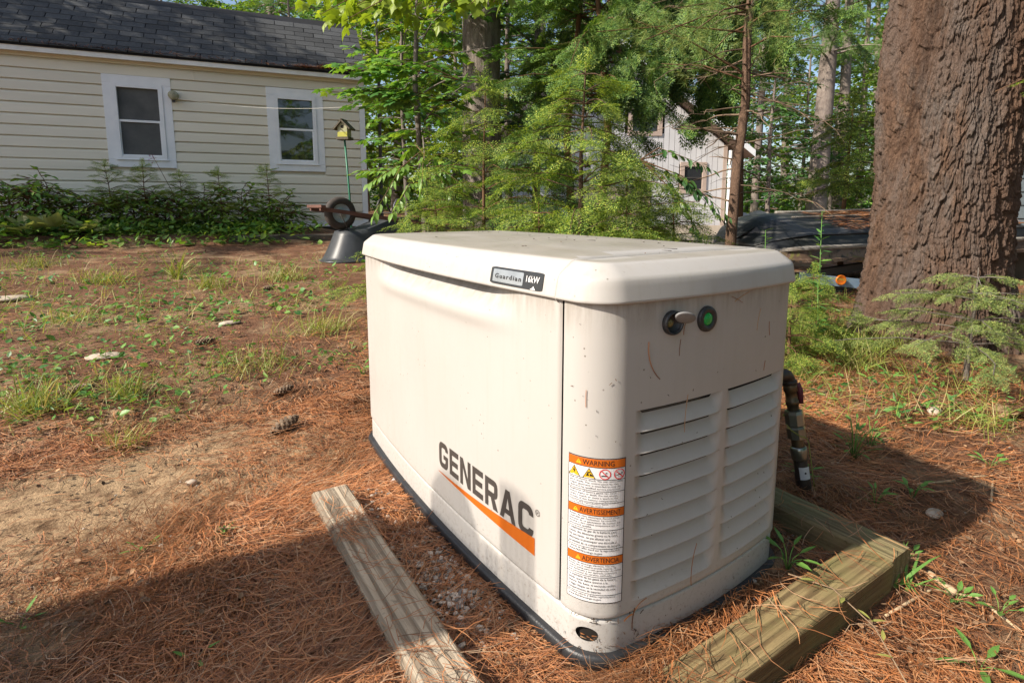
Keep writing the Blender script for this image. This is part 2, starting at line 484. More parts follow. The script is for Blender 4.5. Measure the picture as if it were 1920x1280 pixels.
# ground: needle duff, soil and sand
def ground_mat():
    m, nt, bs = newmat("forest_floor")
    v = coords(nt)
    big = noise(nt, 1.3, 5, v, 0.6)
    mid = noise(nt, 9, 6, v, 0.7)
    fine = noise(nt, 95, 5, v, 0.75)
    c = mix(nt, ramp(nt, mid, [(0.32, 0.0), (0.68, 1.0)]), (0.075, 0.038, 0.023), (0.19, 0.092, 0.053))
    c = mix(nt, ramp(nt, fine, [(0.4, 0.0), (0.7, 0.8)]), c, (0.27, 0.145, 0.085))
    c = mix(nt, ramp(nt, fine, [(0.28, 1.0), (0.42, 0.0)]), c, (0.028, 0.017, 0.012))
    # bare sandy patch on the left: a place where the needles have been swept off
    tc = nt.nodes.new("ShaderNodeTexCoord")
    sp = nt.nodes.new("ShaderNodeVectorMath"); sp.operation = 'DISTANCE'
    mp = nt.nodes.new("ShaderNodeMapping"); mp.inputs["Scale"].default_value = (0.75, 1.0, 0.0)
    nt.links.new(tc.outputs["Object"], mp.inputs["Vector"]); nt.links.new(mp.outputs[0], sp.inputs[0])
    sp.inputs[1].default_value = (SAND[0] * 0.75, SAND[1], 0)
    near = nt.nodes.new("ShaderNodeMath"); near.operation = 'MULTIPLY_ADD'
    nt.links.new(mid, near.inputs[0]); near.inputs[1].default_value = -1.3; nt.links.new(sp.outputs["Value"], near.inputs[2])
    sand = ramp(nt, near.outputs[0], [(-0.34, 1.0), (-0.06, 0.0)])
    sc = mix(nt, ramp(nt, noise(nt, 16, 8, v, 0.8), [(0.40, 0.0), (0.56, 1.0)]), (0.16, 0.095, 0.052), (0.46, 0.315, 0.185))
    c = mix(nt, sand, c, sc)
    c = mix(nt, ramp(nt, noise(nt, 2.1, 7, v, 0.75), [(0.5, 0.0), (0.62, 0.75)]), c, (0.36, 0.255, 0.15))
    nt.links.new(c, bs.inputs["Base Color"]); bs.inputs["Roughness"].default_value = 0.95; bs.inputs["Specular IOR Level"].default_value = 0.15
    bump(nt, bs, mix(nt, 0.5, mid, fine), 0.9, 0.03)
    return m
SAND = gp(60, 960)
MT['ground'] = ground_mat()
MT['needle'] = leafmat("dry_pine_needle", [(0.085, 0.036, 0.018), (0.31, 0.115, 0.042), (0.45, 0.18, 0.065), (0.19, 0.085, 0.042), (0.50, 0.235, 0.10), (0.36, 0.25, 0.16)], 0.1, (1.1, 1.0, 0.9), 0.5, 0.4, big=2.5)
MT['needle_shade'] = MT['needle']
MT['grass'] = leafmat("grass_blade", [(0.13, 0.20, 0.035), (0.22, 0.29, 0.05), (0.32, 0.36, 0.08), (0.40, 0.36, 0.14), (0.42, 0.32, 0.17)], 0.35, rough=0.5)
MT['weed'] = leafmat("weed_leaf", [(0.053, 0.150, 0.042), (0.090, 0.225, 0.053), (0.150, 0.300, 0.060), (0.225, 0.360, 0.075)], 0.3)
MT['debris'] = plain("dark_debris", (0.06, 0.042, 0.03), (0.035, 0.026, 0.02), 30, 0.8, 0.2, isl=((0.5, 0.5, 0.5), (1.0, 1.0, 1.0), (2.6, 2.2, 1.8)))
MT['crumb'] = plain("litter_crumbs", (0.22, 0.14, 0.085), (0.14, 0.085, 0.05), 30, 0.85, 0.2, isl=((0.3, 0.3, 0.3), (1.0, 1.0, 1.0), (2.3, 2.2, 2.0)))
MT['pebble'] = plain("pebbles", (0.33, 0.30, 0.26), (0.22, 0.20, 0.18), 30, 0.75, 0.3, isl=((0.6, 0.6, 0.64), (1.2, 1.15, 1.1), (2.1, 2.0, 1.9)), bmp=0.3, bscale=200)
MT['stone'] = plain("pale_stone", (0.50, 0.42, 0.33), (0.38, 0.31, 0.24), 18, 0.7, 0.3, bmp=0.4, bscale=60)
MT['stick'] = plain("dead_stick", (0.30, 0.21, 0.13), (0.19, 0.13, 0.085), 40, 0.85, 0.2, bmp=0.4, bscale=120)
MT['cone'] = plain("pine_cone", (0.11, 0.075, 0.05), (0.21, 0.15, 0.10), 60, 0.75, 0.3, isl=(0.6, 1.0, 1.5))
MT['dryleaf'] = plain("dry_leaf", (0.42, 0.29, 0.16), (0.30, 0.19, 0.10), 30, 0.7, 0.3, bmp=0.3)
MT['chip'] = plain("wood_chip", (0.5, 0.38, 0.24), (0.36, 0.26, 0.16), 30, 0.85, 0.2)

# house
MT['siding'] = plain("cream_siding", (0.74, 0.70, 0.575), (0.67, 0.635, 0.52), 2.0, 0.6, 0.35, stretch=(0.6, 4, 4), bmp=0.08, bscale=40, objrand=0.05)
MT['trim'] = plain("white_trim", (0.80, 0.82, 0.83), (0.70, 0.73, 0.75), 5, 0.55, 0.35)
MT['trim_dirty'] = plain("white_fascia", (0.80, 0.81, 0.79), (0.64, 0.64, 0.60), 4, 0.6, 0.3)
MT['brownedge'] = plain("drip_edge", (0.26, 0.20, 0.14), (0.18, 0.13, 0.09), 8, 0.7, 0.3)
MT['shingle'] = plain("asphalt_shingle", (0.055, 0.058, 0.060), (0.078, 0.081, 0.083), 30, 0.9, 0.2, bmp=0.5, bscale=160, objrand=0.28)
MT['shadow_gap'] = plain("roofing_felt", (0.018, 0.018, 0.02), None, 20, 0.9, 0.1)
MT['foundation'] = plain("house_foundation", (0.10, 0.09, 0.075), (0.06, 0.05, 0.04), 8, 0.9, 0.2, bmp=0.4)
def glass_mat(name, tint, rough=0.03):
    m, nt, bs = newmat(name)
    bs.inputs["Base Color"].default_value = (*tint, 1); bs.inputs["Roughness"].default_value = rough
    bs.inputs["Specular IOR Level"].default_value = 0.9; bs.inputs["Coat Weight"].default_value = 0.6; bs.inputs["Coat Roughness"].default_value = 0.02
    bump(nt, bs, noise(nt, 2.2, 2, coords(nt)), 0.12, 0.02)
    return m
MT['glass'] = glass_mat("window_glass", (0.02, 0.022, 0.022))
MT['screen'] = plain("insect_screen", (0.07, 0.075, 0.075), (0.12, 0.122, 0.118), 3, 0.75, 0.2, bmp=0.1, bscale=500)
MT['reel'] = plain("reel_case", (0.42, 0.40, 0.28), (0.20, 0.20, 0.12), 18, 0.6)
MT['line'] = plain("clothes_line", (0.62, 0.60, 0.52), None, 20, 0.6)

# barn
MT['barn'] = plain("grey_white_boards", (0.62, 0.62, 0.63), (0.55, 0.55, 0.56), 3, 0.7, 0.3, objrand=0.06)
MT['barn_trim'] = plain("pinkish_trim", (0.48, 0.38, 0.32), (0.40, 0.31, 0.26), 4, 0.7, 0.3)
MT['barn_roof'] = plain("brown_roof_shingles", (0.28, 0.20, 0.16), (0.20, 0.14, 0.11), 8, 0.85, 0.2, bmp=0.4, bscale=20)
MT['barn_glass'] = glass_mat("barn_glass", (0.03, 0.032, 0.035))
MT['blue_siding'] = plain("slate_blue_siding", (0.13, 0.16, 0.18), (0.10, 0.12, 0.14), 4, 0.65)

# boat and trailer
def camo_mat():
    m, nt, bs = newmat("camo_hull")
    v = coords(nt)
    c = mix(nt, ramp(nt, noise(nt, 5.5, 4, v), [(0.47, 0.0), (0.53, 1.0)]), (0.10, 0.065, 0.045), (0.20, 0.135, 0.10))
    c = mix(nt, ramp(nt, noise(nt, 8, 3, v, 0.6, 1.0), [(0.55, 0.0), (0.6, 1.0)]), c, (0.14, 0.13, 0.04))
    c = mix(nt, ramp(nt, noise(nt, 7, 3, v, 0.6, 2.0), [(0.58, 0.0), (0.63, 1.0)]), c, (0.03, 0.03, 0.028))
    nt.links.new(c, bs.inputs["Base Color"]); bs.inputs["Roughness"].default_value = 0.45
    return m
MT['camo'] = camo_mat()
MT['hull'] = plain("dark_hull", (0.012, 0.014, 0.016), (0.17, 0.165, 0.155), 7, 0.38, 0.45, stretch=(0.5, 0.5, 5))  # pale streaks are hull reflections put into the colour
MT['hullrib'] = plain("scuffed_rib", (0.33, 0.31, 0.28), (0.14, 0.12, 0.10), 14, 0.5)
MT['blue'] = plain("blue_frame", (0.16, 0.27, 0.42), (0.30, 0.42, 0.55), 10, 0.45)
MT['reflector'] = plain("orange_reflector", (0.50, 0.13, 0.008), (0.42, 0.10, 0.008), 20, 0.25, 0.6)

# wheelbarrow, birdhouse, pipe
MT['tray'] = plain("grey_black_tray", (0.026, 0.029, 0.033), (0.055, 0.06, 0.066), 6, 0.45, 0.5, bmp=0.1)
MT['tyre'] = plain("tyre_rubber", (0.045, 0.038, 0.034), (0.075, 0.062, 0.054), 12, 0.8, 0.3)
MT['rim'] = plain("pale_blue_rim", (0.36, 0.46, 0.50), (0.26, 0.33, 0.36), 14, 0.4, 0.5)
MT['handle'] = plain("brown_stained_wood", (0.10, 0.05, 0.038), (0.15, 0.078, 0.06), 12, 0.7, 0.3)
MT['darkmetal'] = plain("dark_metal", (0.035, 0.033, 0.032), (0.06, 0.05, 0.045), 20, 0.5, 0.5)
MT['bright'] = plain("bare_metal", (0.55, 0.52, 0.52), (0.38, 0.35, 0.35), 20, 0.35, 0.5, 0.6)
MT['bird_y'] = plain("yellow_birdhouse", (0.42, 0.40, 0.05), (0.33, 0.33, 0.06), 25, 0.6)
MT['bird_p'] = plain("speckled_birdhouse_front", (0.40, 0.40, 0.26), (0.25, 0.24, 0.12), 45, 0.6)
MT['bird_r'] = plain("brown_birdhouse_roof", (0.06, 0.05, 0.032), (0.10, 0.08, 0.05), 25, 0.7)
MT['green_pole'] = plain("green_pole", (0.02, 0.13, 0.075), (0.03, 0.17, 0.10), 10, 0.45)
MT['iron'] = plain("black_iron_pipe", (0.028, 0.022, 0.018), (0.055, 0.04, 0.03), 25, 0.5, 0.5, 0.3, bmp=0.15)
MT['brass'] = plain("tarnished_fitting", (0.10, 0.075, 0.045), (0.16, 0.12, 0.07), 30, 0.4, 0.5, 0.7)
MT['zinc'] = plain("zinc_union", (0.34, 0.36, 0.33), (0.22, 0.22, 0.18), 18, 0.28, 0.5, 0.9)
MT['valve'] = plain("maroon_valve_handle", (0.11, 0.025, 0.035), (0.14, 0.03, 0.045), 15, 0.5)
MT['tagw'] = plain("white_tag", (0.62, 0.62, 0.62), (0.5, 0.5, 0.5), 14, 0.5)

# bark and foliage
def bark_mat(name, ridge, crack, lich=(0.22, 0.21, 0.15), scale=1.0, streak=0.0):
    m, nt, bs = newmat(name)
    v = coords(nt, "Object", (1, 1, 0.35))
    c = mix(nt, ramp(nt, noise(nt, 22 * scale, 6, v, 0.7), [(0.36, 1.0), (0.6, 0.0)]), ridge, crack)
    if streak:
        g = tuple(0.5 * (ridge[0] + ridge[1]) * q for q in (1.05, 1.0, 0.95))
        c = mix(nt, ramp(nt, noise(nt, 7, 5, coords(nt, "Object", (1, 1, 0.22)), 0.7), [(0.42, 0.0), (0.62, streak)]), c, g)
        c = mix(nt, ramp(nt, noise(nt, 38, 4, coords(nt, "Object", (1, 1, 0.6)), 0.8), [(0.55, 0.0), (0.68, 0.7)]), c, crack)
        c = mix(nt, ramp(nt, noise(nt, 140, 3, coords(nt), 0.8), [(0.60, 0.0), (0.70, 0.8)]), c, lich)
    c = mix(nt, ramp(nt, noise(nt, 55 * scale, 4, coords(nt), 0.7), [(0.58, 0.0), (0.75, 0.6)]), c, lich)
    c = mix(nt, ramp(nt, noise(nt, 1.6, 3, coords(nt)), [(0.35, 0.75), (0.7, 0.0)]), c, tuple(k * q for k, q in zip(ridge, (0.62, 0.62, 0.66))))
    nt.links.new(c, bs.inputs["Base Color"]); bs.inputs["Roughness"].default_value = 0.92; bs.inputs["Specular IOR Level"].default_value = 0.2
    bump(nt, bs, noise(nt, 60 * scale, 6, v, 0.75), 1.0 if streak else 0.8, 0.035 if streak else 0.02)
    return m
MT['bark_pine'] = bark_mat("pine_bark", (0.24, 0.145, 0.095), (0.058, 0.034, 0.024), (0.40, 0.29, 0.19), 1.3, 0.75)
MT['bark_grey'] = bark_mat("grey_bark", (0.25, 0.215, 0.18), (0.075, 0.058, 0.048), (0.33, 0.31, 0.27), 0.8)
MT['bark_far'] = bark_mat("far_bark", (0.27, 0.225, 0.19), (0.13, 0.10, 0.085), (0.36, 0.33, 0.28), 0.5)
MT['bark_orange'] = bark_mat("sapling_bark", (0.20, 0.125, 0.082), (0.085, 0.055, 0.04), (0.30, 0.2, 0.13), 2.0)
MT['twig'] = plain("dead_twig", (0.20, 0.145, 0.10), (0.12, 0.08, 0.055), 20, 0.85, 0.2, isl=(0.7, 1.0, 1.5))
MT['stem'] = plain("brown_stem", (0.16, 0.09, 0.05), (0.10, 0.055, 0.03), 20, 0.8, 0.2)
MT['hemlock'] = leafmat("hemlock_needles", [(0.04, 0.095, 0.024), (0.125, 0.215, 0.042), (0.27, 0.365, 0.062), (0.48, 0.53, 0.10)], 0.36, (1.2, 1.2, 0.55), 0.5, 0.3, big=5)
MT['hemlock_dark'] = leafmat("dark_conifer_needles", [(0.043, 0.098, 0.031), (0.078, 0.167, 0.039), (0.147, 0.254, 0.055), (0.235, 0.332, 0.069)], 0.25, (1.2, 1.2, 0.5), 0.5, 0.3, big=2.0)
MT['spruce'] = leafmat("spruce_needles", [(0.088, 0.144, 0.050), (0.163, 0.231, 0.075), (0.263, 0.325, 0.094), (0.375, 0.400, 0.125)], 0.28, (1.15, 1.15, 0.6), 0.5, 0.3, big=6)
MT['pine'] = leafmat("pine_needles", [(0.075, 0.143, 0.045), (0.135, 0.225, 0.060), (0.225, 0.315, 0.075), (0.375, 0.375, 0.105)], 0.25, (1.2, 1.15, 0.6), 0.45, 0.35)
MT['pine_far'] = leafmat("far_pine_needles", [(0.10, 0.20, 0.065), (0.17, 0.29, 0.085), (0.24, 0.36, 0.10)], 0.4, (1.2, 1.2, 0.6), 0.6, 0.2, big=0.8)
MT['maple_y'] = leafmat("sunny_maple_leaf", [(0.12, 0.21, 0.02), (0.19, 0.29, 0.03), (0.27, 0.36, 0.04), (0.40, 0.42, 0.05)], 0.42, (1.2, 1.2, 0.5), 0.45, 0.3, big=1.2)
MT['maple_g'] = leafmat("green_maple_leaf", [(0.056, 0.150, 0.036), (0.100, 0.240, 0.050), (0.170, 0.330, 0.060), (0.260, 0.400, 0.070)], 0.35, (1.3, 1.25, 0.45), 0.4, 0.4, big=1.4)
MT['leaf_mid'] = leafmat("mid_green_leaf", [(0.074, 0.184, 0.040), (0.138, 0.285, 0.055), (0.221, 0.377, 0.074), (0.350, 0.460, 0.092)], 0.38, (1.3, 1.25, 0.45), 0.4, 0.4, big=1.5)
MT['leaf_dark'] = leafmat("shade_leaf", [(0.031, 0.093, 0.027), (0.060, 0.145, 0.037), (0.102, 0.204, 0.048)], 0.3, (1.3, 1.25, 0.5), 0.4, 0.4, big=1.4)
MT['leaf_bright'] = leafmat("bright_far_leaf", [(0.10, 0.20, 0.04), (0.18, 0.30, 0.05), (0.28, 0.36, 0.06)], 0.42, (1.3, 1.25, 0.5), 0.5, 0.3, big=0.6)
MT['hosta'] = leafmat("variegated_hosta", [(0.16, 0.22, 0.05), (0.30, 0.33, 0.12), (0.38, 0.38, 0.2)], 0.3, (1.2, 1.2, 0.6))
MT['lawn'] = leafmat("lawn_grass", [(0.12, 0.20, 0.03), (0.2, 0.29, 0.05)], 0.3)
MT['lawn_base'] = plain("lawn_turf", (0.16, 0.24, 0.045), (0.22, 0.29, 0.06), 3, 0.9, 0.1)
MT['drive'] = plain("gravel_drive", (0.36, 0.31, 0.25), (0.26, 0.21, 0.16), 12, 0.95, 0.1, bmp=0.5, bscale=60)
MT['boulder'] = plain("boulder", (0.46, 0.43, 0.39), (0.34, 0.31, 0.28), 5, 0.85, 0.2, bmp=0.4, bscale=20)
MT['caster_wood'] = plain("grey_caster_boards", (0.25, 0.22, 0.18), (0.18, 0.15, 0.12), 10, 0.85)
MT['flower'] = plain("lilac_flower", (0.45, 0.30, 0.45), None, 10, 0.6)
# ------------------------------------------------------------------ ground sheet
def build_ground():
    t = np.linspace(-1, 1, 430)
    gx = -0.1 + 0.75 * np.sinh(t * 5.9); gy = 0.1 + 0.75 * np.sinh(t * 5.9)
    X, Y = np.meshgrid(gx, gy, indexing='ij')
    Z = hf(X, Y) + 0.010 * (fbm(X * 28, Y * 28, 21, 3) - 0.5)
    V = np.stack([X, Y, Z], 2).reshape(-1, 3); n = len(t)
    i, j = np.meshgrid(np.arange(n - 1), np.arange(n - 1), indexing='ij')
    a = (i * n + j).ravel(); F = np.stack([a, a + n, a + n + 1, a + 1], 1)
    o = link("ground", make_mesh("ground", V, F, MT['ground'], True))
    o["kind"] = "structure"; o["label"] = "reddish brown pine needle ground rising gently to the house"
build_ground()

# ------------------------------------------------------------------ generator
GA, GB, GR, GDX, GDY = 0.595, 0.2819, 0.057, 0.0329, 0.0244
def plan(a, b, r, step=0.004):
    """closed plan of the cabinet: rounded rectangle with bowed sides, from the far left corner past the near corner"""
    pts = []
    for cx, cy, a0 in ((-b + r, a - r, 90), (-b + r, -a + r, 180), (b - r, -a + r, 270), (b - r, a - r, 0)):
        for q in np.linspace(a0, a0 + 90, 17): pts.append((cx + r * math.cos(R(q)), cy + r * math.sin(R(q))))
    pts.append(pts[0]); d = [np.array(pts[0])]
    for q0, q1 in zip(pts[:-1], pts[1:]):
        q0 = np.array(q0); q1 = np.array(q1); k = max(1, int(math.ceil(np.hypot(*(q1 - q0)) / step)))
        for j in range(1, k + 1): d.append(q0 + (q1 - q0) * j / k)
    d = np.array(d)
    x = d[:, 0] * (1 + GDX / b * (1 - (d[:, 1] / a) ** 2)); y = d[:, 1] * (1 + GDY / a * (1 - (d[:, 0] / b) ** 2))
    return np.stack([x, y], 1)
PL = plan(GA + .003, GB + .003, GR)
PU = np.r_[0, np.cumsum(np.hypot(*np.diff(PL, axis=0).T))]
ULEN = PU[-1]
_t = np.gradient(np.vstack([PL[-2], PL, PL[1]]), axis=0)[1:-1]
PN = np.stack([_t[:, 1], -_t[:, 0]], 1); PN /= np.linalg.norm(PN, axis=1)[:, None]
if (PN[len(PN) // 8] @ PL[len(PN) // 8]) < 0: PN = -PN

def S(u, z, off=0.0):
    """point of the cabinet skin: u along the plan, z up, off outwards"""
    u = np.mod(np.asarray(u, float), ULEN); z = np.broadcast_to(np.asarray(z, float), u.shape); off = np.broadcast_to(np.asarray(off, float), u.shape)
    x = np.interp(u, PU, PL[:, 0]); y = np.interp(u, PU, PL[:, 1]); nx = np.interp(u, PU, PN[:, 0]); ny = np.interp(u, PU, PN[:, 1])
    return np.stack([x + nx * off, y + ny * off, z], -1)

gen = thing("generator", "cream standby generator in its louvered metal cabinet, framed by timbers", "generator", (0, 0, 0))
Z0, Z1, Z2, Z3 = 0.0, 0.029, 0.092, 0.672
USEAM = 1.160
# black base rim: a rounded black band all round
def ring_wall(prof, u0=0.0, u1=None, n=700, closed=True):
    """grid of the skin between u0 and u1; prof: list of (z, off)"""
    u1 = ULEN if u1 is None else u1
    uu = np.linspace(u0, u1, n)
    return np.stack([S(uu, z, off) for z, off in prof], 0)
b = B()
prof = [(-0.03, 0.004), (0.0, 0.008)] + [(0.003 + 0.0125 * (1 - math.cos(a)), 0.008 + 0.007 * math.sin(a)) for a in np.linspace(0.15, math.pi, 8)] + [(0.0285, -0.004)]
b.grid(ring_wall(prof))
b.build("base_rim", MT['rubber'], gen, True)

# skirt, with a lifting hole in the near corner
HU, HZ, HRU, HRZ = 1.2205, 0.0605, 0.021, 0.0135
ua, ub, za, zb = HU - 0.036, HU + 0.036, 0.036, 0.084
b = B()
skp = [(0.028, 0.0), (za, 0.0), (zb, 0.0), (0.0895, -0.001), (0.0915, -0.006), (0.0935, -0.010)]
b.grid(ring_wall(skp, ub, ua + ULEN, 800))
b.grid(ring_wall([(0.028, 0.0), (za, 0.0)], ua, ub, 30)); b.grid(ring_wall(skp[2:], ua, ub, 30))
nn = 64; rings = []
for j, s_ in enumerate([0.0, 0.06, 0.35, 0.7, 1.0]):
    a = np.linspace(0, 2 * math.pi, nn + 1)
    eu, ez = HU + HRU * np.cos(a), HZ + HRZ * np.sin(a)
    k = 1 / np.maximum(np.abs(np.cos(a)), np.abs(np.sin(a)))
    su, sz = HU + (ub - HU) * np.clip(np.cos(a) * k, -1, 1), np.where(np.sin(a) > 0, HZ + (zb - HZ) * np.clip(np.sin(a) * k, -1, 1), HZ + (HZ - za) * np.clip(np.sin(a) * k, -1, 1))
    rings.append(S(eu + (su - eu) * s_, ez + (sz - ez) * s_, 0.0))
b.grid(np.array(rings))
b.build("skirt", MT['paint'], gen, True)
b = B(); a = np.linspace(0, 2 * math.pi, 49)
b.grid(np.array([S(HU + HRU * np.cos(a), HZ + HRZ * np.sin(a), o_) for o_ in (0.0, -0.002, -0.022)] + [S(HU + HRU * .02 * np.cos(a), HZ + HRZ * .02 * np.sin(a), -0.024)]))
b.build("lifting_hole", MT['gap'], gen, True)
tb = TB()
for k in range(16):
    u0 = HU + rng.uniform(-.013, .015); z0 = HZ - 0.008 + rng.uniform(-.003, .004); a = rng.uniform(-.6, .6); L = rng.uniform(.008, .018)
    p = S(np.array([u0, u0 + L * math.cos(a)]), np.array([z0, z0 + L * math.sin(a) * .5]), rng.uniform(-.012, -.001)); w = np.array([0, 0, 0.0016])
    tb.add([p[0] - w, p[1], p[0] + w], [[0, 1, 2]])
tb.build("debris_in_hole", MT['needle'], gen)["kind"] = "stuff"

# long access door on the left side (with the scooped grip under the lid) and end panels
def door_off(u, z):
    s_ = sstep(0.20, 0.42, u) * (1 - sstep(0.86, 1.07, u))
    lip = sstep(0.598, 0.655, z - 0.004 * s_)
    swell = np.exp(-((z - 0.592) / 0.020) ** 2) * 0.0055
    edge = np.minimum(u - 0.055, USEAM - 0.002 - u)
    rnd = -0.004 * (1 - sstep(0.0, 0.006, edge)) - 0.004 * (1 - sstep(0, .004, z - (Z2 + 0.002)))
    return 0.0035 + rnd - 0.034 * s_ * lip + swell * s_
uu = np.r_[0.055, 0.058, np.linspace(0.062, USEAM - 0.008, 300), USEAM - 0.005, USEAM - 0.002]
zz = np.r_[Z2 + 0.002, Z2 + 0.005, np.linspace(Z2 + 0.01, 0.56, 40), np.linspace(0.565, Z3, 46)]
UU, ZZ = np.meshgrid(uu, zz)
b = B(); b.grid(S(UU, ZZ, door_off(UU, ZZ)))
b.build("access_door", MT['paint'], gen, True)
# dark inner carcass seen in the seams
b = B(); b.grid(ring_wall([(0.03, -0.006), (0.09, -0.0085), (0.60, -0.0085), (0.605, -0.048), (0.68, -0.048)]))
b.build("inner_frame", MT['gap'], gen, True)

# front panel with openings for the louver columns
UC = [(1.300, 1.518), (1.530, 1.742)]; ZT, ZB, NL = 0.4745, 0.118, 9
PIT_L = (ZT - ZB) / NL
u_end = 1.86
us = np.unique(np.r_[np.linspace(USEAM + 0.002, 1.36, 60), np.linspace(1.36, u_end, 60), [c for q in UC for c in q], USEAM + 0.0045])
zs = np.unique(np.r_[Z2 + 0.002, Z2 + 0.0045, np.linspace(Z2 + 0.008, ZB, 4), np.linspace(ZB, ZT, 12), np.linspace(ZT, Z3, 14)])
UU, ZZ = np.meshgrid(us, zs)
off = 0.0035 - 0.004 * (1 - sstep(0, .005, UU - USEAM - .002)) - 0.004 * (1 - sstep(0, .004, ZZ - Z2 - .002))
G = S(UU, ZZ, off); b = B(); F = []; w_ = len(us)
for i in range(len(zs) - 1):
    for j in range(len(us) - 1):
        um, zm = (us[j] + us[j + 1]) / 2, (zs[i] + zs[i + 1]) / 2
        if ZB < zm < ZT and any(c0 < um < c1 for c0, c1 in UC): continue
        F.append((i * w_ + j, i * w_ + j + 1, (i + 1) * w_ + j + 1, (i + 1) * w_ + j))
b.add(G.reshape(-1, 3), F)
b.build("front_panel", MT['paint'], gen, True)
# each louver is a pressed blade: set back at its top, flush at its lower lip, fading out at both ends
for c0, c1 in UC:
    for k in range(NL):
        zt = ZT - k * PIT_L; zb_ = zt - PIT_L
        uu = np.unique(np.r_[np.linspace(c0, c0 + 0.03, 14), np.linspace(c0 + 0.03, c1 - 0.03, 16), np.linspace(c1 - 0.03, c1, 14)])
        e = sstep(0.0, 0.026, uu - c0) * sstep(0.0, 0.026, c1 - uu)
        rows = [S(uu, zt, 0.0035)] if k == 0 else []
        for t in (0.0, 0.05, 0.2, 0.4, 0.6, 0.75, 0.86, 0.93, 0.98, 1.0):
            dep = -0.0175 * (1 - t) ** 1.1 + 0.0022 * t ** 3
            rows.append(S(uu, zt - t * PIT_L, 0.0035 + dep * e))
        # the lip turns back in to meet the next blade (the last one dies into the panel)
        if k < NL - 1:
            for q in (0.25, 1.0): rows.append(S(uu, zb_ + 0.0004, 0.0035 + (0.0022 - 0.0197 * q) * e))
        b = B(); b.grid(np.array(rows), flip=True)
        b.build("louver", MT['paint'], gen, True)
# far end and right side panels
b = B()
b.grid(ring_wall([(Z2 + 0.002, 0.0), (Z2 + 0.006, 0.0035), (0.4, 0.0035), (Z3, 0.0035)], u_end + 0.003, ULEN + 0.052, 400))
b.build("side_panel", MT['paint'], gen, True)

# lid: main hinged lid and the narrow front cap
LA, LB = GA + 0.0132, GB + 0.0132
LP = plan(LA, LB, GR, 0.006)
def lid_ring(off, z):
    n_ = np.gradient(np.vstack([LP[-2], LP, LP[1]]), axis=0)[1:-1]; n_ = np.stack([n_[:, 1], -n_[:, 0]], 1); n_ /= np.linalg.norm(n_, axis=1)[:, None]
    if (n_[len(n_) // 8] @ LP[len(n_) // 8]) < 0: n_ = -n_
    q = LP + n_ * off
    return np.c_[q, np.full(len(q), z)]
LPROF = [(-0.008, 0.666), (-0.001, 0.6625), (0.0012, 0.6645), (0.0006, 0.668), (-0.0035, 0.690), (-0.0052, 0.6985), (-0.0075, 0.7035), (-0.0115, 0.7072), (-0.022, 0.7155), (-0.0315, 0.7228), (-0.0365, 0.7262), (-0.043, 0.7286), (-0.055, 0.7300)]
YS = -0.512
def lid_top_z(x, y):
    return 0.7300 + 0.0085 * (1 - (x / 0.28) ** 2) * (1 - (y / 0.6) ** 4)
rings = [lid_ring(o_, z_) for o_, z_ in LPROF]
top = [rings[-1]]
for s_ in (0.9, 0.75, 0.55, 0.3, 0.02):
    q = rings[-1].copy(); q[:, :2] *= s_; q[:, 2] = 0.7300 + 0.010 * (1 - s_ ** 2); top.append(q)
full = np.array(rings + top[1:])
# split at the seam: a bmesh bisect gives each part a clean cut edge
import bmesh
def cut_part(G, y, keep_front, name, mat, gap, drop=0.0):
    bm = bmesh.new(); a_, b_ = G.shape[:2]
    vs = [[bm.verts.new(G[i, j]) for j in range(b_ - 1)] for i in range(a_)]
    for i in range(a_ - 1):
        for j in range(b_ - 1):
            j2 = (j + 1) % (b_ - 1)
            try: bm.faces.new((vs[i][j], vs[i][j2], vs[i + 1][j2], vs[i + 1][j]))
            except ValueError: pass
    bm.faces.new([v for v in vs[-1]])
    yy = y + (-gap if keep_front else gap)
    bmesh.ops.bisect_plane(bm, geom=bm.verts[:] + bm.edges[:] + bm.faces[:], plane_co=(0, yy, 0), plane_no=(0, 1, 0), clear_outer=keep_front, clear_inner=not keep_front)
    # rolled edge down into the seam
    ed = [e for e in bm.edges if all(abs(v.co.y - yy) < 1e-5 for v in e.verts)]
    r_ = bmesh.ops.extrude_edge_only(bm, edges=ed)
    for v in r_['geom']:
        if isinstance(v, bmesh.types.BMVert): v.co.y += (0.002 if keep_front else -0.002); v.co.z -= 0.006; v.co.x *= 0.985
    if drop:
        for v in bm.verts:
            v.co.z -= drop * float(sstep(-0.60, -0.53, v.co.y)) * float(1 - sstep(0.22, 0.27, abs(v.co.x))) * float(sstep(.71, .725, v.co.z))
    bmesh.ops.recalc_face_normals(bm, faces=bm.faces[:])
    me = bpy.data.meshes.new(name); bm.to_mesh(me); bm.free(); me.materials.append(mat)
    me.polygons.foreach_set("use_smooth", np.full(len(me.polygons), True)); me.update()
    return link(name, me, gen)
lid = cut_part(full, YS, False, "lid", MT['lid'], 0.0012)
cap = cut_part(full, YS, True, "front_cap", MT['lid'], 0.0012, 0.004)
# underside of the lid
b = B(); q0 = lid_ring(-0.008, 0.666); q1 = lid_ring(-0.07, 0.670); b.grid(np.array([q0, q1]))
b.build("lid_underside", MT['gap'], gen, True)

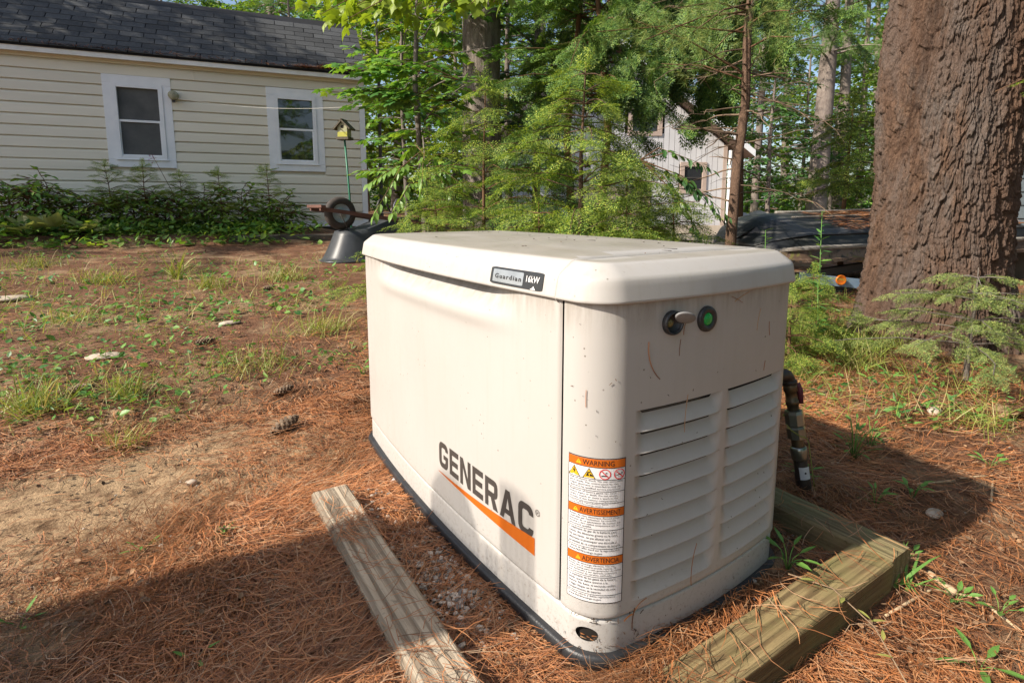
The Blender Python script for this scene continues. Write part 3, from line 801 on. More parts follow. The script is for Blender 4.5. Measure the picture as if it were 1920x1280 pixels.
# flat shapes laid on the skin -------------------------------------------------
def text_shape(s, size=1.0, align='LEFT', space=1.0, fat=0.0):
    cu = bpy.data.curves.new("t", 'FONT'); cu.body = s; cu.size = size; cu.align_x = align; cu.resolution_u = 2; cu.space_character = space; cu.offset = fat
    ob = bpy.data.objects.new("t", cu); COL.objects.link(ob)
    dg = bpy.context.evaluated_depsgraph_get(); me = bpy.data.meshes.new_from_object(ob.evaluated_get(dg))
    V = np.zeros(len(me.vertices) * 3); me.vertices.foreach_get("co", V); V = V.reshape(-1, 3)
    F = [tuple(p.vertices) for p in me.polygons]
    bpy.data.objects.remove(ob); bpy.data.curves.remove(cu); bpy.data.meshes.remove(me)
    return V, F
def fill_shape(loops):
    """triangulate closed 2D outlines (holes allowed)"""
    from mathutils.geometry import tessellate_polygon
    from mathutils import Vector
    T = tessellate_polygon([[Vector((x, y, 0)) for x, y in l] for l in loops])
    V = np.array([(x, y, 0) for l in loops for x, y in l]); return V, [tuple(t) for t in T]
def densify(V, F, n=1):
    bm = bmesh.new(); vs = [bm.verts.new(v) for v in V]
    for f in F:
        try: bm.faces.new([vs[i] for i in f])
        except ValueError: pass
    for _ in range(n): bmesh.ops.subdivide_edges(bm, edges=bm.edges[:], cuts=1)
    bmesh.ops.triangulate(bm, faces=bm.faces[:]); bm.verts.index_update()
    W = np.array([v.co[:] for v in bm.verts]); G = [tuple(v.index for v in f.verts) for f in bm.faces]; bm.free(); return W, G
def lay(b_, V, F, u0, z0, k, off, m=None, ku=1.0):
    b_.add(S(u0 + V[:, 0] * k * ku, z0 + V[:, 1] * k, off), F, m)
def skin_off(u, z): return 0.0035

# brand lettering: squared extended capitals, drawn as outlines (unit height)
def rr(x0, y0, x1, y1, r, n=5):
    P = []
    for cx, cy, a0 in ((x1 - r, y1 - r, 0), (x0 + r, y1 - r, 90), (x0 + r, y0 + r, 180), (x1 - r, y0 + r, 270)):
        P += [(cx + r * math.cos(R(a0 + 90 * i / n)), cy + r * math.sin(R(a0 + 90 * i / n))) for i in range(n + 1)]
    return P
T_ = 0.21
def arc_c(w, r=0.26, gap=(0.30, 0.70)):
    # a C: outer path and inner path joined at the two ends
    out = [(w, gap[1])] + [(w - r + r * math.cos(R(a)), 1 - r + r * math.sin(R(a))) for a in range(0, 91, 18)] + [(r + r * math.cos(R(a)), 1 - r + r * math.sin(R(a))) for a in range(90, 181, 18)] + [(r + r * math.cos(R(a)), r + r * math.sin(R(a))) for a in range(180, 271, 18)] + [(w - r + r * math.cos(R(a)), r + r * math.sin(R(a))) for a in range(270, 361, 18)] + [(w, gap[0])]
    ri = 0.09; x0, x1, y0, y1 = T_ * 1.05, w - T_ * 1.05, T_, 1 - T_
    inn = [(x1, gap[0])] + [(x1 - ri + ri * math.cos(R(a)), y0 + ri + ri * math.sin(R(a))) for a in range(360, 269, -30)] + [(x0 + ri + ri * math.cos(R(a)), y0 + ri + ri * math.sin(R(a))) for a in range(270, 179, -30)] + [(x0 + ri + ri * math.cos(R(a)), y1 - ri + ri * math.sin(R(a))) for a in range(180, 89, -30)] + [(x1 - ri + ri * math.cos(R(a)), y1 - ri + ri * math.sin(R(a))) for a in range(90, -1, -30)] + [(x1, gap[1])]
    return out, inn
W_ = 0.80
def glyph(c):
    if c == 'E': return [[(0, 0), (W_ * .92, 0), (W_ * .92, T_), (T_, T_), (T_, .4), (W_ * .86, .4), (W_ * .86, .6), (T_, .6), (T_, 1 - T_), (W_ * .92, 1 - T_), (W_ * .92, 1), (0, 1)]], W_ * .92
    if c == 'N': return [[(0, 0), (T_, 0), (T_, .68), (W_ - T_ * 1.05, 0), (W_, 0), (W_, 1), (W_ - T_, 1), (W_ - T_, .32), (T_ * 1.05, 1), (0, 1)]], W_
    if c == 'A': return [[(0, 0), (.22, 0), (.30, .2), (.62, .2), (.70, 0), (.92, 0), (.58, 1), (.34, 1)], [(.365, .37), (.46, .74), (.555, .37)]], .92
    if c == 'C':
        o_, i_ = arc_c(W_); return [o_ + i_], W_
    if c == 'G':
        o_, i_ = arc_c(W_, gap=(0.5, 0.70)); i_ = i_[1:]
        o_ = o_[:-1] + [(W_, 0.54)]
        return [o_ + [(W_ * .5, .54), (W_ * .5, .37), (W_ - T_ * 1.05, .37)] + i_], W_
    if c == 'R':
        r = .2; w = W_
        o_ = [(0, 0), (T_, 0), (T_, .36), (w * .46, .36), (w - T_ - .06, 0), (w + .03, 0), (w * .76, .38)] + [(w - r + r * math.cos(R(a)), .38 + r + r * math.sin(R(a))) for a in (300, 330, 360)] + [(w - r + r * math.cos(R(a)), 1 - r + r * math.sin(R(a))) for a in (0, 30, 60, 90)] + [(0, 1)]
        return [o_, [(T_, .56), (T_, 1 - T_), (w - T_ - .02, 1 - T_), (w - T_, .74), (w - T_, .61), (w - T_ - .03, .56)]], w
U0, U1, ZL0, ZL1 = 0.706, 1.088, 0.182, 0.2475
adv = [glyph(c)[1] for c in "GENERAC"]; tot = sum(adv) + 0.145 * 6
ku = (U1 - U0) / tot; kz = ZL1 - ZL0; x = 0
for c in "GENERAC":
    lo, w = glyph(c); V, F = fill_shape(lo); b = B()
    V, F = densify(V, F, 1)
    b.add(S(U0 + (x + V[:, 0]) * ku, ZL0 + V[:, 1] * kz, 0.0035 + 0.0006), F)
    b.build("brand_letter", MT['letter'], gen); x += w + 0.145
b = B(); V, F = text_shape("®", 0.019); lay(b, V, F, 1.0935, 0.2365, 1.0, 0.0041); b.build("registered_mark", MT['letter'], gen)
ns = 30; t = np.linspace(0, 1, ns)
uu = 0.701 + (1.0925 - 0.701) * t
zt = 0.1665 + (0.1875 - 0.1665) * t - 0.004 * np.sin(math.pi * t) ; zb_ = 0.1650 + (0.1510 - 0.1650) * t - 0.002 * np.sin(math.pi * t)
b = B(); b.grid(np.array([S(uu, zb_, 0.0042), S(uu, zt, 0.0042)])); b.build("orange_swoosh", MT['orange'], gen)

# warning label wrapped round the near corner
LU0, LU1, LZ0, LZ1 = 1.1825, 1.2815, 0.1275, 0.3965
lab = B(); OFF = 0.0042
def lrect(x0, y0, x1, y1, m, o_=0.0):
    """x, y in label units: width 100, height 272 downwards"""
    n_ = max(2, int((x1 - x0) / 4)); u_ = LU0 + np.linspace(x0, x1, n_) / 100 * (LU1 - LU0)
    lab.grid(np.array([S(u_, LZ1 - y1 / 272 * (LZ1 - LZ0), OFF + o_), S(u_, LZ1 - y0 / 272 * (LZ1 - LZ0), OFF + o_)]), m)
ltx = B()
def ltext(s, x, y, size, width=None, m=0):
    V, F = text_shape(s, size)
    if not len(V): return
    sx = 1.0
    if width: sx = width / max(V[:, 0].max(), 1e-6)
    ltx.add(S(LU0 + (x + V[:, 0] * sx) / 100 * (LU1 - LU0), LZ1 - (y - V[:, 1]) / 272 * (LZ1 - LZ0), OFF + 0.0009), F, m)
LM = [MT['white'], MT['black'], MT['orange'], MT['yellow'], MT['red']]
lrect(0, 0, 100, 272, 1); lrect(1.6, 1.6, 98.4, 270.4, 0, 0.0003)
heads = [(1.6, "WARNING", 22, 52), (90.5, "AVERTISSEMENT", 18, 69), (181, "ADVERTENCIA", 24, 62)]
def tri(cx, y, s_, m):
    u_ = lambda q: LU0 + q / 100 * (LU1 - LU0); z_ = lambda q: LZ1 - q / 272 * (LZ1 - LZ0)
    for k, (mm, oo) in enumerate(((1, .0006), (3, .0009))):
        r = s_ * (1.0 - 0.16 * k); cy = y + s_ * .33
        P = [(cx - r * .58, cy + r * .35), (cx + r * .58, cy + r * .35), (cx, cy - r * .65)]
        lab.add(S(np.array([u_(p[0]) for p in P]), np.array([z_(p[1]) for p in P]), OFF + oo), [(0, 1, 2)], mm)
for y, s_, x, w in heads:
    lrect(1.6, y, 98.4, y + 14.5, 2, 0.0006); lrect(1.6, y + 14.5, 98.4, y + 15.6, 1, 0.0007)
    if y > 10: lrect(1.6, y - 1.0, 98.4, y, 1, 0.0007)
    ltext(s_, x + 5, y + 11.6, 13, w); tri(x - 2, y + 5.2, 10.5, 3); ltext("!", x - 3.0, y + 10.2, 7)
def circle(cx, cy, r):
    a = np.linspace(0, 2 * math.pi, 25); f = lambda q, r_: (LU0 + (q[0] + r_ * np.cos(a)) / 100 * (LU1 - LU0), LZ1 - (q[1] + r_ * np.sin(a)) / 272 * (LZ1 - LZ0))
    uo, zo = f((cx, cy), r); ui, zi = f((cx, cy), r * .84); lab.grid(np.array([S(uo, zo, OFF + .0008), S(ui, zi, OFF + .0008)]), 4)
    P = np.array([(-.62, -.5), (-.5, -.62), (.62, .5), (.5, .62)]) * r + [cx, cy]
    lab.add(S(LU0 + P[:, 0] / 100 * (LU1 - LU0), LZ1 - P[:, 1] / 272 * (LZ1 - LZ0), OFF + .0012), [(0, 1, 2, 3)], 4)
tri(12, 24.5, 19, 3); tri(38, 24.5, 19, 3); circle(64, 28, 9.6); circle(88, 28, 9.6)
def poly(P, m=1, o_=0.0011):
    P = np.array(P, float); lab.add(S(LU0 + P[:, 0] / 100 * (LU1 - LU0), LZ1 - P[:, 1] / 272 * (LZ1 - LZ0), OFF + o_), [tuple(range(len(P)))], m)
poly([(12.8, 21), (9.8, 29), (12, 28.4), (11.2, 33.5), (14.6, 26.6), (12.4, 27)])
poly([(33, 33), (35, 28), (37, 29.5), (38, 33)]); poly([(39, 33), (40, 28.5), (44, 31), (45, 33)]); poly([(34, 27), (40, 24.6), (41, 26), (36, 28.5)])
poly([(58, 30), (68, 30), (68, 31.8), (58, 31.8)]); poly([(64, 26), (67, 24), (67.6, 25), (65, 27)]); poly([(82, 29), (91, 27.6), (91.2, 29), (82, 30.4)]); poly([(91, 26), (93, 24), (93.4, 27), (92, 28.4)])
rows = [
 (41, None), (50, "Risk of electric shock. No user serviceable"), (59, "parts inside. The control panel for this"), (68, "engine generator is intended to only be"), (77, "operated by qualified service personnel."), (79, None)]
def block(y0, y1, lines, wide):
    dy = (y1 - y0 - 1.5) / len(lines)
    for i, (s_, w) in enumerate(zip(lines, wide)): ltext(s_, 4, y0 + dy * (i + 0.80), min(dy * 0.98, 9.5), w)
lrect(1.6, 37.6, 98.4, 38.6, 1, .0007)
block(38.6, 59, ["Risk of electric shock. No user serviceable", "parts inside. The control panel for this", "engine generator is intended to only be", "operated by qualified service personnel."], [90, 82, 86, 86]); lrect(1.6, 59, 98.4, 60, 1, .0007)
block(60, 80.5, ["Explosion of battery gases can cause", "severe injury or death. Do not smoke,", "strike a match or cause a spark in the", "vicinity of this battery compartment."], [80, 82, 82, 82]); lrect(1.6, 80.5, 98.4, 81.4, 1, .0007)
block(81.2, 90, ["Cancer and reproductive harm", "www.P65Warnings.ca.gov"], [66, 58])
block(106.5, 131, ["Risque de choc électrique. Aucune pièce", "réparable par l'utilisateur. Le contrôle", "panneau de ce générateur de moteur est", "destiné à être utilisé uniquement par un", "personnel qualifié."], [86, 80, 88, 86, 40]); lrect(1.6, 131, 98.4, 132, 1, .0007)
block(132, 166, ["L'explosion de gaz de la batterie peut", "causer des blessures graves ou la mort.", "Ne pas fumer, ne pas allumer une", "allumette ni provoquer une étincelle à", "proximité de ce compartiment de batterie."], [82, 84, 70, 82, 90]); lrect(1.6, 166, 98.4, 167, 1, .0007)
block(167, 180, ["Cancer et effet nocif sur la reproduction", "www.P65Warnings.ca.gov"], [88, 58])
block(197, 221, ["Riesgo de descarga eléctrica. No hay", "piezas que el usuario pueda reparar. El", "control panel para este generador de motor", "está destinado a ser operado solamente", "por personal de servicio calificado."], [80, 82, 92, 84, 76]); lrect(1.6, 221, 98.4, 222, 1, .0007)
block(222, 255, ["La explosión de los gases de la batería", "puede causar daños severos o la", "muerte. No fume, ni encienda cerillos", "o haga chispas en la vecindad de este", "compartimento de baterías."], [82, 68, 82, 82, 58]); lrect(1.6, 255, 98.4, 256, 1, .0007)
block(256, 268, ["Produce cáncer y daños reproductivos", "www.P65Warnings.ca.gov"], [82, 58])
wl = lab.build("warning_label", LM, gen, False)
ltx.build("label_text", [MT['black']], wl, False)

# badge on the lid's sloping side
def LS(u, t, off=0.0):
    """point on the lid's left flank: u along the plan, t 0..1 up the flank"""
    o_ = np.interp(t, [0, 0.55, 0.80, 1.0], [0.0006, -0.0035, -0.0060, -0.0115]); z = np.interp(t, [0, 0.55, 0.80, 1.0], [0.668, 0.690, 0.7005, 0.7072])
    P = S(u, z, o_ + 0.0102 + off); return P
bu0, bu1 = 0.957, 1.117
def bquad(b_, x0, y0, x1, y1, off, m, r=0.0):
    n_ = 10; P = rr(x0, y0, x1, y1, r, 4) if r else [(x0, y0), (x1, y0), (x1, y1), (x0, y1)]
    V, F = fill_shape([P]); V, F = densify(V, F, 1)
    b_.add(LS(bu0 + V[:, 0] * (bu1 - bu0), 0.07 + V[:, 1] * 0.80, off), F, m)
bd = B(); bquad(bd, 0, 0, 1, 1, 0.0022, 0, 0.09)
P = rr(0, 0, 1, 1, .09, 4); a_ = np.array(P + [P[0]])
bd.grid(np.array([LS(bu0 + a_[:, 0] * (bu1 - bu0), 0.07 + a_[:, 1] * .80, o_) for o_ in (-0.001, 0.0022)]), 0)
badge = bd.build("model_badge", [MT['badge']], gen)
b = B(); bquad(b, .055, .13, .655, .87, 0.0027, 0, 0.04); b.build("silver_plate", MT['silver'], badge)
b = B(); V, F = text_shape("Guardian", 1.0, space=1.35, fat=.02); V = V * [1 / V[:, 0].max(), .26, 1]
b.add(LS(bu0 + (0.10 + V[:, 0] * 0.52) * (bu1 - bu0), 0.07 + (0.36 + V[:, 1] * 1.5) * .80, 0.0032), F); b.build("badge_name", MT['black'], badge)
b = B(); V, F = text_shape("16kW", 1.0, fat=.012); V = V * [1 / V[:, 0].max(), .5, 1]
for dx in (0,): b.add(LS(bu0 + (0.695 + dx + V[:, 0] * 0.25) * (bu1 - bu0), 0.07 + (0.42 + V[:, 1] * 1.0) * .80, 0.0032 + dx * .05), F)
b.build("badge_rating", MT['white'], badge)
b = B(); b.add(LS(bu0 + np.array([.80, .90, .875, .86, .84]) * (bu1 - bu0), 0.07 + np.array([.03, .03, .14, .24, .13]) * .8, 0.0036), [(0, 1, 2, 3, 4)]); b.build("badge_sticker_remnant", MT['white'], badge)

# two sight ports: an open fuse-holder cover and the green status light
def port(u, z, name):
    c = S(np.array(u), np.array(z), 0.0035); nrm = S(np.array(u), np.array(z), 1.0035) - c
    return c, nrm / np.linalg.norm(nrm)
c, nrm = port(1.372, 0.6215, "l")
b = B(); b.lathe([(0.0215, -0.002), (0.0215, 0.006), (0.0200, 0.010), (0.0178, 0.010), (0.0170, 0.006), (0.0165, 0.0012), (0.0, 0.001)], c, nrm, 36)
pt = b.build("inspection_port", MT['rubber'], gen, True)
b = B(); b.lathe([(0.0075, 0.001), (0.0070, 0.004), (0.004, 0.0052), (0, 0.0055)], c - np.array([0.006, 0, 0.0]), nrm, 20); b.build("port_lens", MT['amber'], pt, True)
# flap hinged at the top right of the open port, lifted outwards
hx = np.array([0.0, 0, 0]); e1 = np.array([math.cos(.0), 0, 0]); up = np.array([0, 0, 1.0]); tang = np.cross(up, nrm)
if tang[0] < 0: tang = -tang
b = B(); V = []; n_ = 28
fc = c + tang * 0.0165 + up * 0.0105 + nrm * 0.015
ax1 = tang * 0.93 - up * 0.26 + nrm * 0.20; ax1 /= np.linalg.norm(ax1); ax2 = nrm * 0.62 + up * 0.78; ax2 -= ax1 * (ax1 @ ax2); ax2 /= np.linalg.norm(ax2); fn = np.cross(ax1, ax2)
for q, h in ((1.0, 0.0), (1.0, 0.0022), (0.86, 0.003), (0.02, 0.0032)):
    a = np.linspace(0, 2 * math.pi, n_ + 1)
    V.append(fc + fn * h + 0.0195 * q * (np.cos(a)[:, None] * ax1 + np.sin(a)[:, None] * ax2 * .66))
b.grid(np.array(V)); a = np.linspace(0, 2 * math.pi, n_, endpoint=False); b.add(fc + 0.0195 * (np.cos(a)[:, None] * ax1 + np.sin(a)[:, None] * ax2 * .66), [tuple(range(n_))])
b.build("port_flap", MT['flap'], pt, True)
b = B(); b.tube([c + up * 0.0155 + nrm * 0.004, c + up * .016 + tang * .004 + nrm * 0.011, fc - ax1 * 0.012], 0.0018, 6); b.build("flap_hinge", MT['rubber'], pt, True)
c, nrm = port(1.458, 0.6195, "r")
b = B(); b.lathe([(0.0235, -0.002), (0.0235, 0.0035), (0.0222, 0.0065), (0.0185, 0.0075), (0.0140, 0.0068), (0.0115, 0.0045)], c, nrm, 40)
pt2 = b.build("status_light", MT['rubber'], gen, True)
b = B(); b.lathe([(0.0118, 0.0035), (0.0105, 0.0062), (0.006, 0.0078), (0, 0.0082)], c, nrm, 28); b.build("green_lens", MT['led'], pt2, True)

# needles and crumbs caught on the cabinet
tb = TB()
def stuck(u, z, a, L, curve=0.1, w=0.0011, off=0.005):
    t = np.linspace(0, 1, 8); du = L * (t - .5) * math.cos(a) + curve * L * (t - .5) ** 2 * math.sin(a); dz = L * (t - .5) * math.sin(a) - curve * L * (t - .5) ** 2 * math.cos(a)
    P = S(u + du, z + dz, off); Q = S(u + du + w * math.sin(a), z + dz - w * math.cos(a), off + .0006)
    V = np.concatenate([P, Q]); F = []
    for i in range(7): F += [(i, i + 1, i + 9), (i, i + 9, i + 8)]
    tb.add(V, F)
stuck(1.326, .555, 1.95, .075, .5, .0016); stuck(1.410, .452, 1.5, .07, .1, .0013, .008); stuck(1.445, .145, 1.45, .085, .25, .0013, .009)
stuck(1.62, .60, 1.35, .045, .2); stuck(1.665, .575, 1.75, .03, .2); stuck(1.212, .50, 1.57, .03, .05); stuck(1.655, .50, 1.4, .02); stuck(1.315, .105, .8, .045, .8)
stuck(1.305, .085, 1.45, .04, .2, .002); stuck(1.295, .093, .4, .02, .4, .003); stuck(1.56, .653, .3, .05, .1); stuck(1.545, .648, -.4, .04, .1)
stuck(1.395, .617, 1.2, .035, .5, .0012, .012); stuck(1.392, .575, 1.5, .03, .1, .0008)
o = tb.build("stuck_needles", MT['needle'], gen); o["kind"] = "stuff"
tb = TB()
for k in range(24): stuck(rng.uniform(1.3, 1.75) if k % 3 else rng.uniform(1.17, 1.29), rng.uniform(.06, .6) if k % 3 else rng.uniform(.42, .63), rng.uniform(0, 3.1), rng.uniform(.002, .0055), .2, .0008)
for k in range(30): stuck(rng.uniform(1.17, 1.33), rng.choice([rng.uniform(.03, .06), rng.uniform(.088, .1)]), rng.uniform(0, 3.1), rng.uniform(.003, .012), .4, .0013, 0.0025)
for k in range(60):      # crumbs on the lid
    x, y = rng.uniform(-.24, .25), rng.uniform(-.57, .56); z = 0.7308 + 0.0092 * (1 - max(abs(x) / .27, abs(y) / .6) ** 2); a = rng.uniform(0, 6.28); L = rng.choice([.004, .007, .012, .03], p=[.5, .25, .15, .1])
    P = np.array([[x, y, z + .003], [x + L * math.cos(a), y + L * math.sin(a), z + .003], [x + L * math.cos(a) - .0018 * math.sin(a), y + L * math.sin(a) + .0018 * math.cos(a), z + .0035], [x - .0018 * math.sin(a), y + .0018 * math.cos(a), z + .0045]])
    tb.add(P, [(0, 1, 2), (0, 2, 3)])
o = tb.build("debris", MT['debris'], gen); o["kind"] = "stuff"
# ------------------------------------------------------------------ gas pipe beside the generator
def build_pipe():
    base = gp(1509, 925); dp = float((base - CAM) @ CF)
    top = at(1476, 686, dp - .01)
    g = thing("gas_pipe", "iron gas pipe with zinc unions and maroon valve rising beside the generator", "pipe", base)
    ax = top - base; H = np.linalg.norm(ax); ax /= H
    def L(prof, name, m, par=g, n=20, smooth=True):
        b = B(); b.lathe([(r, h * H) for r, h in prof], base, ax, n); return b.build(name, MT[m], par, smooth)
    L([(0.019, -0.1), (0.019, .02), (0.021, .03), (0.021, .16), (0.019, .17), (0.019, .3)], "lower_pipe", 'iron')
    tg = B(); a = np.linspace(-2.6, -1.0, 8)
    ref = np.cross(ax, [0, 0, 1.0]); e1 = np.cross(ax, CR); e1 /= np.linalg.norm(e1); e2 = np.cross(ax, e1)
    ec = -(CF - ax * (CF @ ax)); ec /= np.linalg.norm(ec); es = np.cross(ax, ec)
    aa = np.linspace(-0.75, 0.75, 8)
    tg.grid(np.array([base + ax * h * H + 0.0218 * (np.cos(aa)[:, None] * ec + np.sin(aa)[:, None] * es) for h in (.13, .225)]))
    t_ = tg.build("white_tag", MT['tagw'], g)
    d = B(); d.lathe([(0.0032, .0002), (0, .0012)], base + ax * .18 * H + ec * 0.0219, ec, 10); d.build("tag_dot", MT['black'], t_)
    L([(0.019, .27), (0.0225, .275), (0.0235, .29), (0.0235, .355), (0.0225, .37), (0.019, .375)], "coupling", 'zinc')
    L([(0.0175, .375), (0.0175, .44)], "nipple", 'brass')
    L([(0.019, .435), (0.026, .44), (0.0265, .52), (0.024, .535), (0.019, .54)], "union_nut", 'zinc', n=8, smooth=False)
    L([(0.021, .54), (0.0265, .545), (0.027, .63), (0.025, .655), (0.018, .66)], "union_nut", 'zinc', n=8, smooth=False)
    L([(0.0155, .655), (0.0165, .70), (0.0185, .70), (0.0185, .735), (0.0165, .74), (0.0165, .80), (0.0195, .805), (0.0195, .86), (0.017, .87)], "valve_body", 'brass')
    v = B(); hc = base + ax * .77 * H + es * (0.024 if es @ CR > 0 else -0.024)
    s_ = es if es @ CR > 0 else -es
    v.tube([hc + ax * .08 * H - s_ * .012, hc + ax * .075 * H, hc + ax * .03 * H + s_ * .004, hc - ax * .07 * H + s_ * .002], [.006, .009, .0095, .007], 8)
    v.build("valve_handle", MT['valve'], g, True)
    # elbow into the cabinet
    e0 = base + ax * .865 * H; inn = np.array([-1.0, -0.05, 0.0]) ; P = []
    for t in np.linspace(0, 1, 9):
        a_ = t * math.pi / 2; P.append(e0 + ax * 0.032 * math.sin(a_) + inn * 0.032 * (1 - math.cos(a_)))
    P.append(P[-1] + inn * 0.16)
    b = B(); b.tube(P, [.0205] + [.0185] * 8 + [.0175], 14); b.build("elbow", MT['iron'], g, True)
    b = B(); b.lathe([(0.018, -.004), (0.0215, -.003), (0.0215, .009), (0.018, .011)], e0, ax, 20); b.build("elbow_collar", MT['iron'], g, True)
    # yellow vine wound round it
    P = [base + ax * h * H + 0.029 * (math.cos(q) * ec + math.sin(q) * es) for h, q in ((.02, 1.4), (.15, 1.35), (.3, 1.2), (.4, 1.1), (.45, .6), (.48, -.2), (.52, -.9), (.56, -1.4))]
    w = B(); w.tube(P, 0.0017, 5); o = w.solo("yellow_vine", MT['grass'], base, True); tag(o, "thin yellow vine wound round the gas pipe", "vine")
build_pipe()

# ------------------------------------------------------------------ timbers framing the gravel pad
def timber(name, label, x0, x1, y0, y1, z0, z1, m, along, seed):
    b = B(); n = 60; r = 0.006
    if along == 'y': prof = lambda: [(x0 + r, z0), (x1 - r, z0), (x1, z0 + r), (x1, z1 - r), (x1 - r, z1), (x0 + r, z1), (x0, z1 - r), (x0, z0 + r)]
    else: prof = lambda: [(y0 + r, z0), (y1 - r, z0), (y1, z0 + r), (y1, z1 - r), (y1 - r, z1), (y0 + r, z1), (y0, z1 - r), (y0, z0 + r)]
    G = []; lo, hi = (y0, y1) if along == 'y' else (x0, x1)
    P = prof()
    # add points across the top so that growth-ring ridges stand up
    top = np.linspace(0, 1, 15)
    a_, c_ = P[4], P[5]; P = P[:4] + [(a_[0] + (c_[0] - a_[0]) * q, a_[1]) for q in top] + P[6:]
    for i in range(n + 1):
        t = lo + (hi - lo) * i / n; row = []
        for k, (p, q) in enumerate(P):
            d = 0.0014 * (fbm(t * 7 + k * 3.1, k * 1.7 + seed, seed, 3) - .5)
            if 4 <= k < 19: d += 0.0011 * (fbm((p + 0.02 * fbm(t * 3, seed * 1.0, 4)) * 70, t * 2.6, seed + 2, 3) - .5)
            row.append((p + d * .3, t, q + d) if along == 'y' else (t, p + d * .3, q + d))
        row.append(row[0]); G.append(row)
    b.grid(np.array(G), flip=(along == 'x'))
    for i in (0, n):
        ring = np.array(G[i][:-1]); b.add(ring, [tuple(range(len(ring)))])
    o = b.solo(name, MT[m], ((x0 + x1) / 2, (y0 + y1) / 2, z0)); tag(o, label, "timber")
    return o
timber("timber", "weathered pale grey timber lying left of the generator", -0.572, -0.474, -1.25, 0.216, -0.045, 0.05, 'timber_grey', 'y', 3)
timber("timber", "olive treated timber lying across the front of the generator", -0.47, 0.4295, -0.778, -0.690, -0.055, 0.05, 'timber_olive_x', 'x', 8)
timber("timber", "greenish treated timber running back along the generator's right side", 0.431, 0.524, -0.774, 0.70, -0.06, 0.0515, 'timber_olive_y', 'y', 12)

# ------------------------------------------------------------------ needle litter
def in_frame_hole(x, y):
    gen_ = (np.abs(x) < 0.325) & (np.abs(y) < 0.625)
    return gen_
def strips(P0, az, pitch, L, w, bend, sag):
    """n needles as bent flat strips: 3 segments each"""
    n = len(L); t = np.array([0, 1 / 3, 2 / 3, 1.0])
    ang = az[:, None] + bend[:, None] * (t[None] - .5)
    dx = np.cos(ang) * np.cos(pitch)[:, None]; dy = np.sin(ang) * np.cos(pitch)[:, None]
    X = P0[:, 0][:, None] + (L / 3)[:, None] * np.concatenate([np.zeros((n, 1)), np.cumsum(dx[:, :3], 1)], 1)
    Y = P0[:, 1][:, None] + (L / 3)[:, None] * np.concatenate([np.zeros((n, 1)), np.cumsum(dy[:, :3], 1)], 1)
    Z = P0[:, 2][:, None] + (L * np.sin(pitch))[:, None] * t[None] - sag[:, None] * (t[None] * (t[None] - 1)) * -4 * L[:, None]
    nx = -np.sin(ang); ny = np.cos(ang); wt = w[:, None] * np.array([.9, 1, .9, .3])[None]
    A = np.stack([X + nx * wt, Y + ny * wt, Z + wt * .6], 2); C = np.stack([X - nx * wt, Y - ny * wt, Z], 2)
    V = np.stack([A, C], 2).reshape(n, 8, 3)
    F = np.array([[0, 1, 3], [0, 3, 2], [2, 3, 5], [2, 5, 4], [4, 5, 7], [4, 7, 6]])
    return V.reshape(-1, 3), (F[None] + (np.arange(n) * 8)[:, None, None]).reshape(-1, 3)
def litter(n, dmin, dmax, wid, name, label, lift):
    # scattered over the wedge of ground in view, thinner where the soil shows
    dist = np.exp(rng.uniform(math.log(dmin), math.log(dmax), n * 3)); ang = rng.uniform(-0.86, 0.86, n * 3)
    x = CAM[0] + dist * np.sin(YAW + ang); y = CAM[1] + dist * np.cos(YAW + ang)
    cl = fbm(x * 1.6 + 3, y * 1.6 + 8, 31); sandd = np.hypot((x - SAND[0]) * .75, y - SAND[1])
    p = sstep(0.34, 0.56, cl) * 0.75 + 0.25
    p = p * (0.06 + 0.94 * sstep(0.05, 0.44, sandd + 0.35 * (cl - .5)))
    p = np.where(y > 1.3, p * (0.45 - 0.25 * sstep(1.5, 4, y) * (x < 1.5)), p)
    pad = (x > -.47) & (x < -.33) & (y > -.42) & (y < .12); p = np.where(pad, p * (0.25 + 0.6 * (fbm(x * 9, y * 9, 3) > .52)), p)
    lt = ((x > -.572) & (x < -.474) & (y < .216)); p = np.where(lt, p * np.where((y > -.02) & (y < .06), .30, .035), p)
    ft = (x > -.47) & (x < .43) & (y > -.778) & (y < -.69); p = np.where(ft, p * (0.02 + 0.22 * sstep(-.708, -.69, y) + .45 * (x < -.22)), p)
    rt = (x > .431) & (x < .524) & (y > -.774) & (y < .7); p = np.where(rt, p * .05, p)
    ok = (rng.uniform(0, 1, n * 3) < p) & ~in_frame_hole(x, y) & (np.hypot(x - 3.3, y - .1) > .5)
    x, y, dist = x[ok][:n], y[ok][:n], dist[ok][:n]; n = len(x)
    z = hf(x, y); z = np.where(lt[ok][:n] | ft[ok][:n] | rt[ok][:n], np.maximum(z, 0.052), z)
    heap = 0.020 * sstep(.45, .75, fbm(x * 4, y * 4, 77))
    P = np.stack([x, y, z + np.abs(rng.normal(0, lift, n)) + heap * rng.uniform(0, 1, n) + .002], 1)
    L = rng.uniform(.045, .10, n) * (1 + .3 * sstep(3, 8, dist)); w = wid * (0.7 + 0.3 * dist / 1.5)
    swirl = fbm(x * 2.2, y * 2.2, 51) * 9
    V, F = strips(P, swirl + rng.normal(0, 1.0, n), rng.normal(0, .16, n), L, np.minimum(w, .0055), rng.normal(0, .7, n), rng.normal(0.02, .05, n))
    o = link(name, make_mesh(name, V, F, MT['needle']))
    o["kind"] = "stuff"; o["label"] = label
litter(int(75000 * Q), 0.75, 2.4, 0.00075, "pine_needle_litter", "thick carpet of rusty fallen pine needles round the generator", 0.007)
litter(int(34000 * Q), 2.2, 9.0, 0.0011, "pine_needle_litter", "fallen pine needles across the yard towards the house and trees", 0.007)

